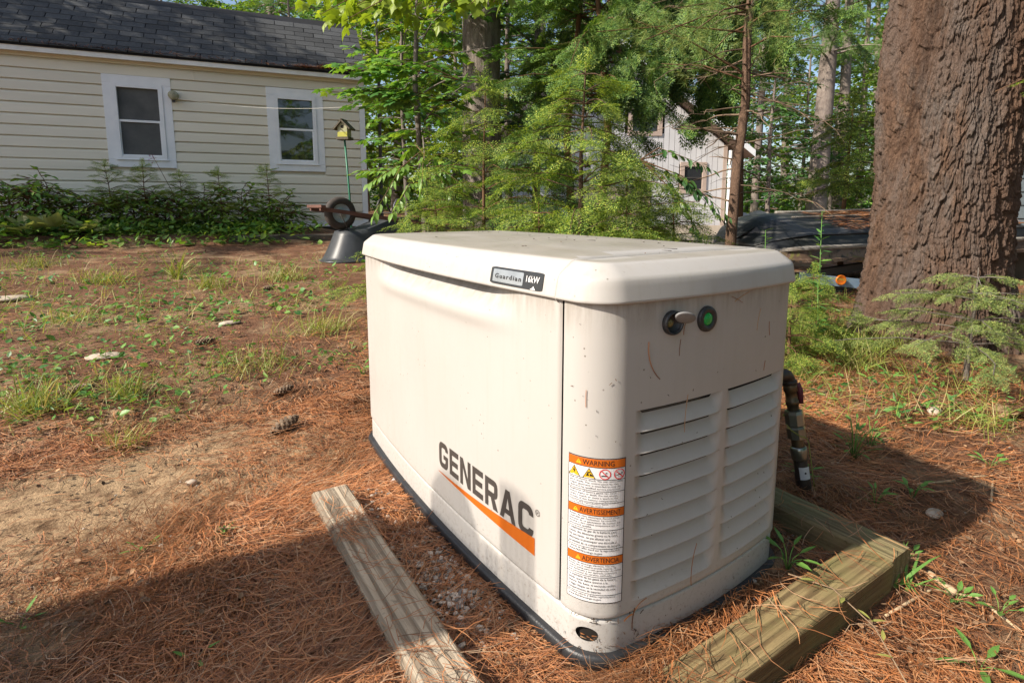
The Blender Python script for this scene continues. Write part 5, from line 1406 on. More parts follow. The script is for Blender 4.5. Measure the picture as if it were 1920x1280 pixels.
# ------------------------------------------------------------------ wheelbarrow, upside down
def build_barrow():
    c = at(638, 400, 6.35); g0 = float(hf(c[0], c[1]))
    CFh = np.array([CF[0], CF[1], 0]); CFh /= np.linalg.norm(CFh)
    ex = CR * .74 + CFh * .67; ex /= np.linalg.norm(ex); exs = ex + np.array([0, 0, -.15]); exs /= np.linalg.norm(exs)
    ey = np.cross([0, 0, 1.0], ex); up = np.array([0, 0, 1.0])
    w = thing("wheelbarrow", "upside down black wheelbarrow with its wheel in the air by the house corner", "wheelbarrow", (c[0], c[1], g0))
    hz = c[2] - g0
    def P(x, y, z): return c + exs * x + ey * y + up * z
    whl = B(); prof = []
    for a in np.linspace(-2.2, 2.2, 15): prof.append((.140 + .052 * math.cos(a), .048 * math.sin(a)))
    whl.lathe(prof, c, ey, 40); wheel = whl.build("wheel", MT['tyre'], w, True)
    b = B(); b.lathe([(.112, -.030), (.104, -.034), (.095, -.018), (.04, -.012), (.030, -.05), (.012, -.052), (0.0, -.052)], c, ey, 32); b.lathe([(.112, .030), (.104, .034), (.095, .018), (.04, .012), (.030, .05), (0.0, .052)], c, ey, 32)
    b.build("rim", MT['rim'], wheel, True)
    b = B(); b.tube([c - ey * .15, c + ey * .15], .009, 10); b.build("axle", MT['bright'], w, True)
    for s in (-1, 1):
        b = B(); A, Z = P(-.30, s * .135, .01), P(1.28, s * .29, .01); n_ = 14
        G = []
        for i in range(n_ + 1):
            q = A + (Z - A) * i / n_; h = .022 if i < n_ - 3 else .016; l = .019 if i < n_ - 3 else .016
            G.append([q + ey * l - up * h, q + ey * l + up * h, q - ey * l + up * h, q - ey * l - up * h, q + ey * l - up * h])
        b.grid(np.array(G)); b.add(G[0][:4], [(0, 1, 2, 3)]); b.add(G[-1][:4], [(0, 1, 2, 3)])
        b.build("handle", MT['handle'], w)
    b = B(); A, Z = P(-.285, -.20, .035), P(-.285, .20, .035)
    G = [[q + exs * sx * .028 + up * sz * .016 for sx, sz in ((-1, -1), (-1, 1), (1, 1), (1, -1), (-1, -1))] for q in (A, Z)]
    b.grid(np.array(G)); b.add(G[0][:4], [(0, 1, 2, 3)]); b.add(G[1][:4], [(0, 1, 2, 3)]); b.build("wheel_guard", MT['handle'], w)
    # tray: rim on the ground, floor up against the handles
    n_ = 40; sec = []
    for f in np.linspace(0, 1, 9):
        # f 0 rim .. 1 floor
        x0 = -.22 + .17 * f ** .8; x1 = 1.05 - .22 * f; hw = .345 - .10 * f; zc = (-hz + .005) + (hz - .215) * f
        rr_ = .12; a = np.linspace(0, 2 * math.pi, n_ + 1); k = 3.2
        ca, sa = np.cos(a), np.sin(a); r = (np.abs(ca) ** k + np.abs(sa) ** k) ** (-1 / k)
        narrow = 1 - .16 * (1 - (ca * r + 1) / 2)
        X = (x0 + x1) / 2 + (x1 - x0) / 2 * ca * r; Y = hw * sa * r * narrow
        sec.append(np.array([c + ex * x + ey * y + up * (zc + .16 * f * min(1, max(0, (x - .15) / .5))) for x, y in zip(X, Y)]))
    lipo = [sec[0] + (sec[0] - sec[0].mean(0)) * .045 * [1, 1, 0] + up * .004, sec[0] + (sec[0] - sec[0].mean(0)) * .04 * [1, 1, 0] - up * .012]
    fl = sec[-1]; cm = fl.mean(0)
    b = B(); b.grid(np.array([lipo[1], lipo[0]] + sec + [cm + (fl - cm) * q + up * .004 for q in (.85, .4, .02)]))
    b.build("tray", MT['tray'], w, True)
    for s in (-1, 1):   # legs: bent straps standing up behind the wheel
        b = B(); m = 'darkmetal' if s > 0 else 'bright'
        b.tube([P(.62, s * .20, .0), P(.60, s * .205, .19), P(.635, s * .21, .255), P(.70, s * .215, .27), P(.745, s * .22, .22), P(.86, s * .235, .0)], .012, 8); b.build("leg", MT[m], w, True)
    b = B(); b.tube([P(.66, -.215, .10), P(.66, .215, .10)], .008, 6); b.build("leg_brace", MT['darkmetal'], w, True)
    for s in (-1, 1):
        b = B(); b.tube([P(-.06, s * .125, -.01), P(.02, s * .10, -.13), P(.06, s * .08, -.24)], .006, 6); b.build("tray_brace", MT['darkmetal'], w, True)
build_barrow()

# ------------------------------------------------------------------ birdhouse on its pole
def build_bird():
    g = on_ground(655, 7.1); top = at(646, 256, 7.0)
    g = np.array([top[0] + .05, top[1], float(hf(top[0], top[1]))])
    t = thing("birdhouse", "little yellow birdhouse on a thin green pole in front of the house corner", "birdhouse", g)
    b = B(); b.tube([g - [0, 0, .1], (g + top) / 2 + [.01, 0, 0], top - [0, 0, .04]], .0125, 10); b.build("pole", MT['green_pole'], t, True)
    f = np.array([-CF[0], -CF[1], 0]); f = f / np.linalg.norm(f); rz = math.atan2(f[1], f[0]) + math.pi / 2 - .18
    def bx(a, c_, nm, m, par=t):
        q = B(); q.box(a, c_, rz=rz, c=(0, 0, 0)); q.V = [v + top for v in q.V]; return q.build(nm, MT[m], par)
    def loc(x, y, z):
        return top + np.array([x * math.cos(rz) - y * math.sin(rz), x * math.sin(rz) + y * math.cos(rz), z])
    bx((-.085, -.075, -.045), (.085, .075, -.012), "base", 'bird_r')
    b = B(); V = [loc(x, y, z) for y in (-.055, .06) for x, z in ((-.065, -.011), (.065, -.011), (.065, .12), (0, .205), (-.065, .12))]
    b.add(V, [(0, 1, 2, 3, 4), (9, 8, 7, 6, 5), (0, 5, 6, 1), (1, 6, 7, 2), (4, 9, 5, 0)]); body = b.build("box", MT['bird_p'], t)
    b = B(); V = [loc(x, y, z) for y in (-.0585, -.0555) for x, z in ((-.066, -.011), (.066, -.011), (.066, .05), (-.066, .05))]; b.add(V, [(0, 1, 2, 3), (7, 6, 5, 4), (0, 4, 5, 1), (1, 5, 6, 2), (2, 6, 7, 3), (3, 7, 4, 0)]); b.build("lower_panel", MT['bird_y'], body)
    for s in (-1, 1):
        b = B(); V = [loc(s * x, y, z) for y in (-.085, .08) for x, z in ((-.008, .212), (.115, .092), (.108, .074), (-.008, .190))]
        b.add(V, [(0, 1, 2, 3), (7, 6, 5, 4), (0, 4, 5, 1), (1, 5, 6, 2), (2, 6, 7, 3), (3, 7, 4, 0)]); b.build("roof_panel", MT['bird_r'], t)
    fn = loc(0, -1, 0) - loc(0, 0, 0)
    b = B(); b.lathe([(.019, .0), (.019, .003), (.0, .0032)], loc(0, -.0555, .115), fn, 18); b.build("entrance_hole", MT['gap'], body)
    b = B(); b.tube([loc(0, -.055, .072), loc(0, -.10, .070)], .0045, 6); b.build("perch", MT['bird_r'], body)
build_bird()

# ------------------------------------------------------------------ pale barn behind the trees
def build_barn():
    c = at(1355, 420, 15.5); rzb = math.atan2(-CR[1], -CR[0]) + math.pi + 0.05
    zb = 0.30
    t = thing("barn", "pale vertical boarded barn with brown gable roof behind the hemlocks", "barn", (c[0], c[1], zb), rzb)
    # local: x to the right along the gable wall, y away
    def BB(b, name, m, par=None): 
        return link(name, make_mesh(name, np.concatenate(b.V), b.F, MT[m], False, b.M), par or t)
    Wd, He, Hp, D = 6.6, 2.25, 4.75, 7.0
    b = B(); b.add([(-Wd, 0, 0), (0, 0, 0), (0, 0, He), (-Wd / 2, 0, Hp), (-Wd, 0, He), (-Wd, D, 0), (0, D, 0), (0, D, He), (-Wd / 2, D, Hp), (-Wd, D, He)], [(0, 1, 2, 3, 4), (9, 8, 7, 6, 5), (1, 6, 7, 2), (0, 4, 9, 5)])
    wall = BB(b, "wall", 'shadow_gap')
    # vertical boards, each with a dark joint between
    bw = 0.156; k = 0
    wins = [(-1.245, -.61, .98, 1.72), (-2.75, -1.92, 2.55, 3.35), (-4.4, -2.2, .05, 1.05)]
    x = -0.09
    while x > -Wd + .05:
        x0, x1 = x - bw + .012, x; zt0 = He + (Hp - He) * (1 - abs(x0 + Wd / 2) / (Wd / 2)) - .02; zt1 = He + (Hp - He) * (1 - abs(x1 + Wd / 2) / (Wd / 2)) - .02
        cuts = [(0.0, None)]
        segs = [(0.02, 99)]
        for w in wins:
            if x0 < w[1] and x1 > w[0]:
                segs = [s for q in segs for s in ((q[0], min(q[1], w[2])), (max(q[0], w[3]), q[1])) if s[1] - s[0] > .03]
        for z0, z1 in segs:
            a0, a1 = min(z1, zt0), min(z1, zt1)
            q = B(); q.add([(x0, -.02, z0), (x1, -.02, z0), (x1, -.02, a1), (x0, -.02, a0), (x0, 0, z0), (x1, 0, z0), (x1, 0, a1), (x0, 0, a0)], [(0, 1, 2, 3), (0, 4, 5, 1), (1, 5, 6, 2), (3, 2, 6, 7), (0, 3, 7, 4)])
            BB(q, "board", 'barn', wall)
        x -= bw
    for i, w in enumerate(wins):
        q = B(); fr = .10
        q.box((w[0] - .06, -.05, w[2] - .06), (w[0] + .06, .0, w[3] + .06)); q.box((w[1] - .06, -.05, w[2] - .06), (w[1] + .06, .0, w[3] + .06)); q.box((w[0] + .061, -.05, w[3] - .06), (w[1] - .061, 0, w[3] + .06)); q.box((w[0] + .061, -.05, w[2] - .06), (w[1] - .061, 0, w[2] + .06))
        win = BB(q, "window" if i < 2 else "low_door", 'barn_trim')
        q = B(); q.box((w[0] + .05, -.012, w[2] + .05), (w[1] - .05, .0, w[3] - .05)); BB(q, "pane" if i < 2 else "panel", 'barn_glass' if i < 2 else 'barn_trim', win)
        if i < 2: q = B(); q.box((w[0] + .06, -.03, (w[2] + w[3]) / 2 - .02), (w[1] - .06, -.013, (w[2] + w[3]) / 2 + .02)); BB(q, "meeting_rail", 'darkmetal', win)
    b = B(); b.box((-.085, -.035, 0), (.02, .1, He)); BB(b, "corner_board", 'barn_trim')
    b = B(); b.tube([(.10, -.06, .1), (.10, -.06, He - .15)], .05, 10); BB(b, "downspout", 'trim')
    # roof slabs with overhang
    for s in (-1, 1):
        e = np.array([(Wd / 2 + .55) * s, Hp - (Hp - He) * (Wd / 2 + .55) / (Wd / 2)]); r0 = np.array([0, Hp]); V = []
        for y in (-.55, D + .4):
            V += [(-Wd / 2 + r0[0], y, r0[1] + .22), (-Wd / 2 + e[0], y, e[1] + .22), (-Wd / 2 + e[0], y, e[1] + .06), (-Wd / 2 + r0[0], y, r0[1] + .06)]
        q = B(); q.add(V, [(0, 1, 2, 3), (7, 6, 5, 4), (0, 4, 5, 1), (1, 5, 6, 2), (2, 6, 7, 3)]); rf = BB(q, "roof_slope", 'barn_roof')
        q = B(); V = [(v[0], -.552 - (.03 if k % 2 else 0), v[2]) for k, v in enumerate([])]
        V = [(-Wd / 2 + r0[0], -.58, r0[1] + .225), (-Wd / 2 + e[0], -.58, e[1] + .225), (-Wd / 2 + e[0], -.58, e[1] + .05), (-Wd / 2 + r0[0], -.58, r0[1] + .05)]
        V += [(a_, -.553, c_) for a_, _, c_ in V]; q.add(V, [(0, 1, 2, 3), (7, 6, 5, 4), (0, 4, 5, 1), (1, 5, 6, 2), (2, 6, 7, 3)]); BB(q, "rake_board", 'trim' if s > 0 else 'barn_trim', rf)
build_barn()

# driveway, lawn and boulders in front of the woods
def sheet(name, pts, m, lift, label):
    P = np.array(pts); c = P.mean(0); n_ = len(P); V = [c]; rings = 6; F = []
    V = [[c[0], c[1]]]
    for r_ in range(1, rings + 1):
        for k in range(n_ * 6):
            i = k // 6; f = (k % 6) / 6; q = P[i] * (1 - f) + P[(i + 1) % n_] * f; V.append(c + (q - c) * r_ / rings)
    V = np.array(V); n6 = n_ * 6
    for k in range(n6): F.append((0, 1 + k, 1 + (k + 1) % n6))
    for r_ in range(rings - 1):
        for k in range(n6): a_ = 1 + r_ * n6; F.append((a_ + k, a_ + n6 + k, a_ + n6 + (k + 1) % n6, a_ + (k + 1) % n6))
    V3 = np.c_[V, hf(V[:, 0], V[:, 1]) + lift]; o = link(name, make_mesh(name, V3, F, MT[m], True)); o["kind"] = "structure"; o["label"] = label; return o
sheet("driveway", [on_ground(1180, 9)[:2], on_ground(1420, 9)[:2], on_ground(1700, 10)[:2], on_ground(1660, 19)[:2], on_ground(1360, 15.3)[:2], on_ground(1150, 14.8)[:2]], 'drive', .03, "tan gravel driveway in front of the barn")
sheet("lawn", [on_ground(1366, 19)[:2], on_ground(1760, 19)[:2], on_ground(1800, 33)[:2], on_ground(1300, 33)[:2]], 'lawn_base', .09, "bright green lawn strip beyond the boat")
def big_stone(px, dist, r, label, squash):
    p = on_ground(px, dist); b = B(); bm = bmesh.new(); bmesh.ops.create_icosphere(bm, subdivisions=3, radius=1.0)
    V = np.array([v.co[:] for v in bm.verts]); F = [tuple(v.index for v in f.verts) for f in bm.faces]; bm.free()
    k = 1 + .5 * (fbm(V[:, 0] * 1.2 + px, V[:, 1] * 1.2 + V[:, 2], 5, 3) - .5)
    b.add(V * k[:, None] * r * np.array(squash) + p + [0, 0, r * squash[2] * .4], F); o = b.solo("boulder", MT['boulder'], p, True); tag(o, label, "boulder")
big_stone(1392, 17.5, .42, "white boulder between the barn and the thin pine stem", (1.2, .8, .55))
big_stone(1425, 18.2, .5, "longer white boulder just left of the upturned boat", (1.2, .8, .5))
big_stone(1372, 18.0, .35, "small white boulder half hidden by the thin pine stem", (1, .8, .55))

# ------------------------------------------------------------------ upturned boat on its trailer
def build_boat():
    a_ = at(1372, 440, 5.3); CFh = np.array([CF[0], CF[1], 0]); CFh /= np.linalg.norm(CFh)
    ex = CR * .93 + CFh * .36; ex /= np.linalg.norm(ex); ey = np.cross([0, 0, 1.0], ex); up = np.array([0, 0, 1.0])
    zg = 0.345; L_ = 3.9; wd = 1.15
    o0 = np.array([a_[0], a_[1], 0.0])
    g = on_ground(1500, 5.6)
    t = thing("boat", "upturned camo flat-bottomed boat with needles on its dark hull", "boat", (o0 + ex * 1.2)[:2].tolist() + [zg])
    secs = []; n_ = 28
    for i, s in enumerate(np.r_[np.linspace(0, .12, 7), np.linspace(.18, 1, 16)]):
        x = s * L_; e = math.sin(min(1, s / .13) * math.pi / 2) ** .8 if s < .13 else 1.0
        hw = wd / 2 * (.50 + .50 * e) * (1 - .1 * max(0, s - .6)); top = .44 * (.55 + .45 * e) + .045 * sstep(0.1, .8, s); zb = zg - .02 + .0 * s
        # cross-section from near gunwale over the hull to far gunwale
        pts = [(-hw - .03, 0.0), (-hw - .03, .03), (-hw, .035), (-hw + .015, .115), (-hw - .012, .13), (-hw - .012, .150), (-hw + .02, .165), (-hw + .05, .255), (-hw + .035, .27), (-hw + .05, .285), (-hw + .12, .325), (-hw + .26, .375), (-hw * .35, .43), (0, .475), (hw * .4, .46), (hw - .2, .43), (hw - .10, .37), (hw - .05, .28), (hw, .03), (hw + .03, 0)]
        secs.append([o0 + ex * (x + (.0 if e == 1 else 0)) + ey * y_ * (-1) * -1 + up * (zb + z_ * top / .475) for y_, z_ in pts])
    G = np.array(secs); k0 = 6
    b = B(); b.grid(G[:, 6:20]); b.add(G[0][6:20], [tuple(range(14))]); b.add(G[-1], [tuple(range(20))])
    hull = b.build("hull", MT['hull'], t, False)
    b = B(); b.grid(G[:, 0:4]); b.add(G[0][0:4], [(0, 1, 2, 3)]); b.build("side_panel", MT['camo'], t, False)
    b = B(); b.grid(G[:, 3:7]); b.build("rub_rail", MT['hullrib'], t, False)
    for y_, z_, w_ in ((-.33, .352, .012), (0.0, .478, .02), (-.20, .434, .010)):
        s_ = np.linspace(.14, .98, 18); b = B(); b.tube([o0 + ex * q * L_ + ey * y_ + up * (zg - .02 + z_ * (.44 + .045 * float(sstep(.1, .8, q))) / .475) for q in s_], w_, 6); b.build('strake', MT['hullrib'], hull, True)
    tb = TB(); n = 2600; s = rng.uniform(.22, .95, n) * L_; y_ = rng.uniform(-.50, .3, n); k = fbm(s * 1.5, y_ * 2, 5) > .42; s, y_ = s[k], y_[k]; n = len(s)
    P = o0[None] + ex[None] * s[:, None] + ey[None] * y_[:, None] + up[None] * (zg - .02 + np.interp(y_, [-.52, -.45, -.31, -.2, 0, .2, .5], [.285, .325, .375, .43, .475, .47, .43]) * (.44 + .045 * sstep(.1, .8, s / L_)) / .475 + .008)[:, None]
    V, F = strips(P, rng.uniform(0, 6.3, n), np.zeros(n), rng.uniform(.06, .11, n), np.full(n, .004), rng.normal(0, .4, n), np.zeros(n))
    o = link("needle_cover", make_mesh("needle_cover", to_local(V, FRAME[t.name]), F, MT['needle']), t); o["kind"] = "stuff"
    tr = thing("boat_trailer", "low blue boat trailer with a round orange reflector under the boat", "trailer", g)
    def bar(p, q, w, h, nm, m, par=tr):
        p, q = np.array(p), np.array(q); d_ = q - p; d_ /= np.linalg.norm(d_); sx = np.cross(d_, up); sx /= np.linalg.norm(sx); b = B()
        G = [[r_ + sx * sw * w / 2 + up * sh * h / 2 for sw, sh in ((-1, -1), (1, -1), (1, 1), (-1, 1), (-1, -1))] for r_ in (p, q)]; b.grid(np.array(G)); b.add(G[0][:4], [(0, 1, 2, 3)]); b.add(G[1][:4], [(3, 2, 1, 0)]); return b.build(nm, MT[m], par)
    A = at(1500, 520, 4.75); Cc = at(1660, 537, 4.95)
    lb = bar(A, Cc, .03, .085, "light_board", 'blue')
    rp = at(1577, 525, 4.80); fn = -CFh
    b = B(); b.lathe([(.044, -.01), (.044, .006), (.040, .010), (.037, .0075), (0, .010)], rp, fn, 24); b.build("reflector", MT['reflector'], tr, True)
    bar(A + ex * .1 + CFh * .1, A + ex * .1 + CFh * 1.0 + ex * 2.5, .06, .07, "frame_rail", 'darkmetal'); bar(Cc + CFh * .1, Cc + CFh * 1.0 + ex * 2.3, .06, .07, "frame_rail", 'darkmetal')
    for q in (A + CFh * .25 + ex * .15, Cc + CFh * .3):
        bar(q + up * -.02, q + up * .16, .07, .07, "bunk_post", 'darkmetal')
    bar(A + CFh * .3 + up * .18 - ex * .1, Cc + CFh * .35 + up * .19 + ex * .3, .1, .05, "bunk_board", 'chip')
    wc = at(1560, 560, 5.25); b = B(); b.lathe([(.10, -.07), (.19, -.075), (.21, -.05), (.21, .05), (.19, .075), (.10, .07)], wc, ey, 28); wh = b.build("wheel", MT['tyre'], tr, True)
    b = B(); b.lathe([(.10, -.06), (.05, -.04), (0, -.045)], wc, ey, 20); b.build("rim", MT['rim'], wh, True)
build_boat()

# slate-blue shed at the right edge behind the big pine
def build_shed():
    c = at(1888, 560, 6.3); rz = -YAW - .25
    t = thing("shed", "dark slate blue clapboard shed behind the big pine at the right edge", "shed", (c[0], c[1], 0.0), rz)
    b = B(); b.box((0, .03, .55), (3.0, 3.0, 2.6)); link("wall", make_mesh("wall", np.concatenate(b.V), b.F, MT['blue_siding']), t)
    for i in range(13):
        z = .55 + i * .15; q = B(); q.add([(0, -.004, z), (3, -.004, z), (3, .012, z + .152), (0, .012, z + .152), (0, .03, z), (3, .03, z), (3, .03, z + .152), (0, .03, z + .152)], [(0, 1, 2, 3), (0, 4, 5, 1), (0, 3, 7, 4), (1, 5, 6, 2)]); link("siding_board", make_mesh("siding_board", np.concatenate(q.V), q.F, MT['blue_siding']), t)
    b = B(); b.box((-.2, -.25, 2.6), (3.2, 3.2, 2.7)); link("roof", make_mesh("roof", np.concatenate(b.V), b.F, MT['shadow_gap']), t)
    for x in (.15, 1.5, 2.85):
        b = B(); b.box((x - .08, .1, -.1), (x + .08, .3, .55)); link("pier", make_mesh("pier", np.concatenate(b.V), b.F, MT['foundation']), t)
build_shed()

# unseen boards added left of frame to shade near ground and cabinet's foot
def build_caster():
    ox = -2.35
    t = thing("shade_caster", "added boards with an open slatted top, unseen left of the camera, casting shade", "shade caster", (ox, 0.1, -.02))
    def shade(y, z): # height and place on the caster that shades the cabinet at y, z
        k = (ox + .305) / TO_SUN[0]; return y + TO_SUN[1] * k, z + TO_SUN[2] * k
    def board(y0, y1, z, nm, rnd=False):
        a_, h = shade(y0, z); c_, _ = shade(y1, z); y_lo, y_hi = min(a_, c_), max(a_, c_); b = B()
        w = (y_hi - y_lo); n_ = 12
        prof = lambda y: h - (w * .5 * (1 - math.sqrt(max(0, 1 - (2 * (y - y_lo) / w - 1) ** 2)))) * 1.2 * rnd
        h0 = min(shade(0, 0.012)[1], h)
        b.box((ox - .015, y_lo, -.1), (ox + .015, y_hi, h0)); b.build(nm, MT['caster_wood'], t)
        k = int(w / .017)
        for i in range(k):       # open slats thin the shade to a half tone
            yc = y_lo + w * (i + .5) / k; z1 = prof(yc)
            if z1 > h0 + .01: q = B(); q.box((ox - .006, yc - .0042, h0 + .001), (ox + .006, yc + .0042, z1)); q.build("slat", MT['caster_wood'], t)
    board(-.005, -.262, .168, "caster_board", 1)
    board(-.266, -.335, .075, "caster_board")
    board(-.339, -.452, .255, "caster_board", .25)
build_caster()
# ------------------------------------------------------------------ trees
def rotz(v, a):
    c, s = math.cos(a), math.sin(a); return np.array([v[0] * c - v[1] * s, v[0] * s + v[1] * c, v[2]])
def limb(p0, az, L, rise, droop, n=7, wob=.06):
    t = np.linspace(0, 1, n); r = L * t; z = L * (rise * t - droop * t * t)
    P = np.stack([p0[0] + r * math.cos(az), p0[1] + r * math.sin(az), p0[2] + z], 1)
    P[1:] += rng.normal(0, wob * L * .35, (n - 1, 3)) * [1, 1, .4] * t[1:, None]
    return P
def along(P, t):
    k = len(P) - 1; i = np.minimum((np.asarray(t) * k).astype(int), k - 1); f = np.asarray(t) * k - i
    pos = P[i] * (1 - f)[:, None] + P[i + 1] * f[:, None]; d = P[i + 1] - P[i]; return pos, d / np.linalg.norm(d, axis=1)[:, None]
def side(d, s, spread):
    """turn direction d sideways by s*spread radians in the horizontal plane"""
    a = s * spread; c, sn = np.cos(a), np.sin(a)
    return np.stack([d[:, 0] * c - d[:, 1] * sn, d[:, 0] * sn + d[:, 1] * c, d[:, 2]], 1)
def leaf_spray(tb, P, L, proto, size, dens, twig=.33, hang=.25, tw=None, tmin=.2):
    """flat sprays of leaves on twigs along the limb P of length L"""
    nt = max(3, int(L * dens)); t = np.sort(rng.uniform(tmin, 1, nt)); pos, d = along(P, t)
    sg = np.where(np.arange(nt) % 2 == 0, 1, -1); td = side(d, sg, rng.uniform(.5, 1.1, nt)); td[:, 2] = td[:, 2] * .3 - rng.uniform(0, .25, nt)
    td = np.vstack([td, d[-1:]]); pos = np.vstack([pos, P[-1:]]); nt += 1; td /= np.linalg.norm(td, axis=1)[:, None]
    tl = twig * L * (1.1 - np.r_[t, 1.0] * .6) * rng.uniform(.6, 1.2, nt); tl = np.clip(tl, size * 1.5, size * 7)
    for i in range(nt):
        m = max(3, int(tl[i] / (size * .42))); s = (np.arange(m) + .6) / m; Q = pos[i] + td[i] * (tl[i] * s)[:, None]; Q[:, 2] -= tl[i] * .18 * s ** 2
        ld = side(np.tile(td[i], (m, 1)), np.where(np.arange(m) % 2 == 0, 1, -1), rng.uniform(.5, 1.0, m)); ld[-1] = td[i]; ld[:, 2] -= rng.uniform(0, 2 * hang, m)
        tb.inst(proto, rot_from(ld, jit_up(m, .28), size * rng.uniform(.6, 1.15, m)), Q)
        if tw is not None: tw.tube([pos[i], Q[-1]], [size * .05, size * .025], 4, cap=False)

def trunk_mesh(P, r, n=14, rough=.06, seed=1, knots=40):
    P = np.asarray(P, float); k = knots; t = np.linspace(0, 1, k); src = np.linspace(0, 1, len(P))
    Q = np.stack([np.interp(t, src, P[:, i]) for i in range(3)], 1); rad = np.interp(t, np.linspace(0, 1, len(r)), r)
    a = np.arange(n) * 2 * math.pi / n; V = []
    for i in range(k):
        kk = 1 + rough * 2 * (fbm(a * 2.2 + 1, np.full(n, t[i] * 9.0), seed, 3) - .5)
        V.append(Q[i] + np.stack([np.cos(a) * rad[i] * kk, np.sin(a) * rad[i] * kk, np.zeros(n)], 1))
    b = B(); G = np.array(V); G = np.concatenate([G, G[:, :1]], 1); b.grid(G, flip=True); return b

def broadleaf(name, label, base, H, r, z0, z1, Rm, nl, proto, size, m, bark, dens=9, lean=(0, 0), group=None, cat="tree", shape=None, azs=None, rise=.35, droop=.35, twig=.33):
    base = np.array(base, float); top = base + [lean[0], lean[1], H]
    t = thing(name, label, cat, base, 0, group)
    tb = TB(); tw = B(); mid = (base + top) / 2 + rng.normal(0, .03 * H * .3, 3) * [1, 1, 0]
    P = np.array([base - [0, 0, .1], base * .5 + mid * .5, mid, mid * .5 + top * .5, top])
    trunk_mesh(P, [r * 1.25, r, r * .85, r * .6, r * .25], 10, .1).build("trunk", MT[bark], t, True)
    for i in range(nl):
        f = (i + rng.uniform(.2, .8)) / nl; z = z0 + (z1 - z0) * f
        s = min(1, max(0, z / H)); pos = base + (top - base) * s
        prof = math.sin(math.pi * (.18 + .75 * f)) if shape is None else shape(f)
        L = Rm * prof * rng.uniform(.7, 1.15); az = i * 2.399 + rng.uniform(-.5, .5)
        if azs is not None: az = azs[0] + (az % 6.283 - 3.14) / 3.14 * azs[1]
        Q = limb(pos, az, L, rise * rng.uniform(.4, 1.5), droop * rng.uniform(.5, 1.3)); tw.tube(Q, np.linspace(max(.006, r * .28), .003, len(Q)), 5, cap=False)
        leaf_spray(tb, Q, L, proto, size, dens, twig, tw=tw if size > .06 and L < 2 else None)
    if tw.V: tw.build("branches", MT[bark], t, True)["kind"] = "stuff"
    c = tb.build("crown", MT[m], t); return t

# conifer fronds ------------------------------------------------------------
def frond(nt=9, nn=8, lw=.045, wide=.016, ang=.95, flat=.25, side_len=.34):
    """flat spray along +y, length 1: twigs with needles as small triangles"""
    V = []; F = []
    def needle(p, d, L, w):
        d = d / np.linalg.norm(d); s = np.array([d[1], -d[0], 0]); s /= np.linalg.norm(s) + 1e-9; i = len(V)
        V.extend([p - s * w / 2, p + s * w / 2, p + d * L]); F.append((i, i + 1, i + 2))
    rr_ = np.random.default_rng(5)
    def twig(p, d, L, n_):
        for k in range(n_):
            q = p + d * L * (k + .5) / n_; q = q + np.array([0, 0, -.12 * L * ((k + .5) / n_) ** 2])
            for s in (-1, 1):
                a = s * rr_.uniform(.8, 1.25); nd_ = np.array([d[0] * math.cos(a) - d[1] * math.sin(a), d[0] * math.sin(a) + d[1] * math.cos(a), rr_.uniform(-flat, flat)])
                needle(q, nd_, lw * rr_.uniform(.7, 1.15), wide)
        needle(p + d * L * .96 + np.array([0, 0, -.12 * L]), d, lw, wide)
    y = np.array([0, 1.0, 0])
    twig(np.zeros(3), y, 1.0, int(nn * 2.6))
    for k in range(nt):
        f = .12 + .80 * k / nt
        for s in (-1, 1):
            L = side_len * (1.05 - f) * rr_.uniform(.8, 1.15) + .05; a = s * ang * rr_.uniform(.8, 1.1)
            twig(np.array([0, f, -.12 * f * f]), np.array([-math.sin(a), math.cos(a), rr_.uniform(-.1, .06)]), L, max(3, int(nn * L / .3)))
    # woody axis
    i = len(V); V.extend([(-.006, 0, 0), (.006, 0, 0), (.002, 1, -.12)]); F.append((i, i + 1, i + 2))
    return np.array(V, float), np.array(F)
HEM = frond(7, 5, .080, .030, .9, .40, .42)
HEM_B = frond(5, 5, .085, .030, .8, .5, .55)
HEM_C = frond(8, 4, .075, .030, 1.0, .35, .34)
HEM_BIG = frond(7, 5, .085, .040, .9, .5, .48)
SPR = frond(6, 9, .075, .022, .75, .9, .36)
FEATH = frond(6, 3, .12, .055, .9, .35, .45)
def tuft(n=22, w=.03, up=.2):
    V = []; F = []; rr_ = np.random.default_rng(9)
    for k in range(n):
        a = rr_.uniform(0, 6.28); e = rr_.normal(.35, .5); d = np.array([math.cos(a) * math.cos(e), math.sin(e) * .8 + .35, math.sin(a) * math.cos(e)]); d /= np.linalg.norm(d); s = np.cross(d, rr_.normal(0, 1, 3)); s /= np.linalg.norm(s); i = len(V)
        V += [-s * w / 2, s * w / 2, d * rr_.uniform(.7, 1.05)]; F.append((i, i + 1, i + 2))
    return np.array(V), np.array(F)
TUFT = tuft(); TUFT_N = tuft(26, .018)

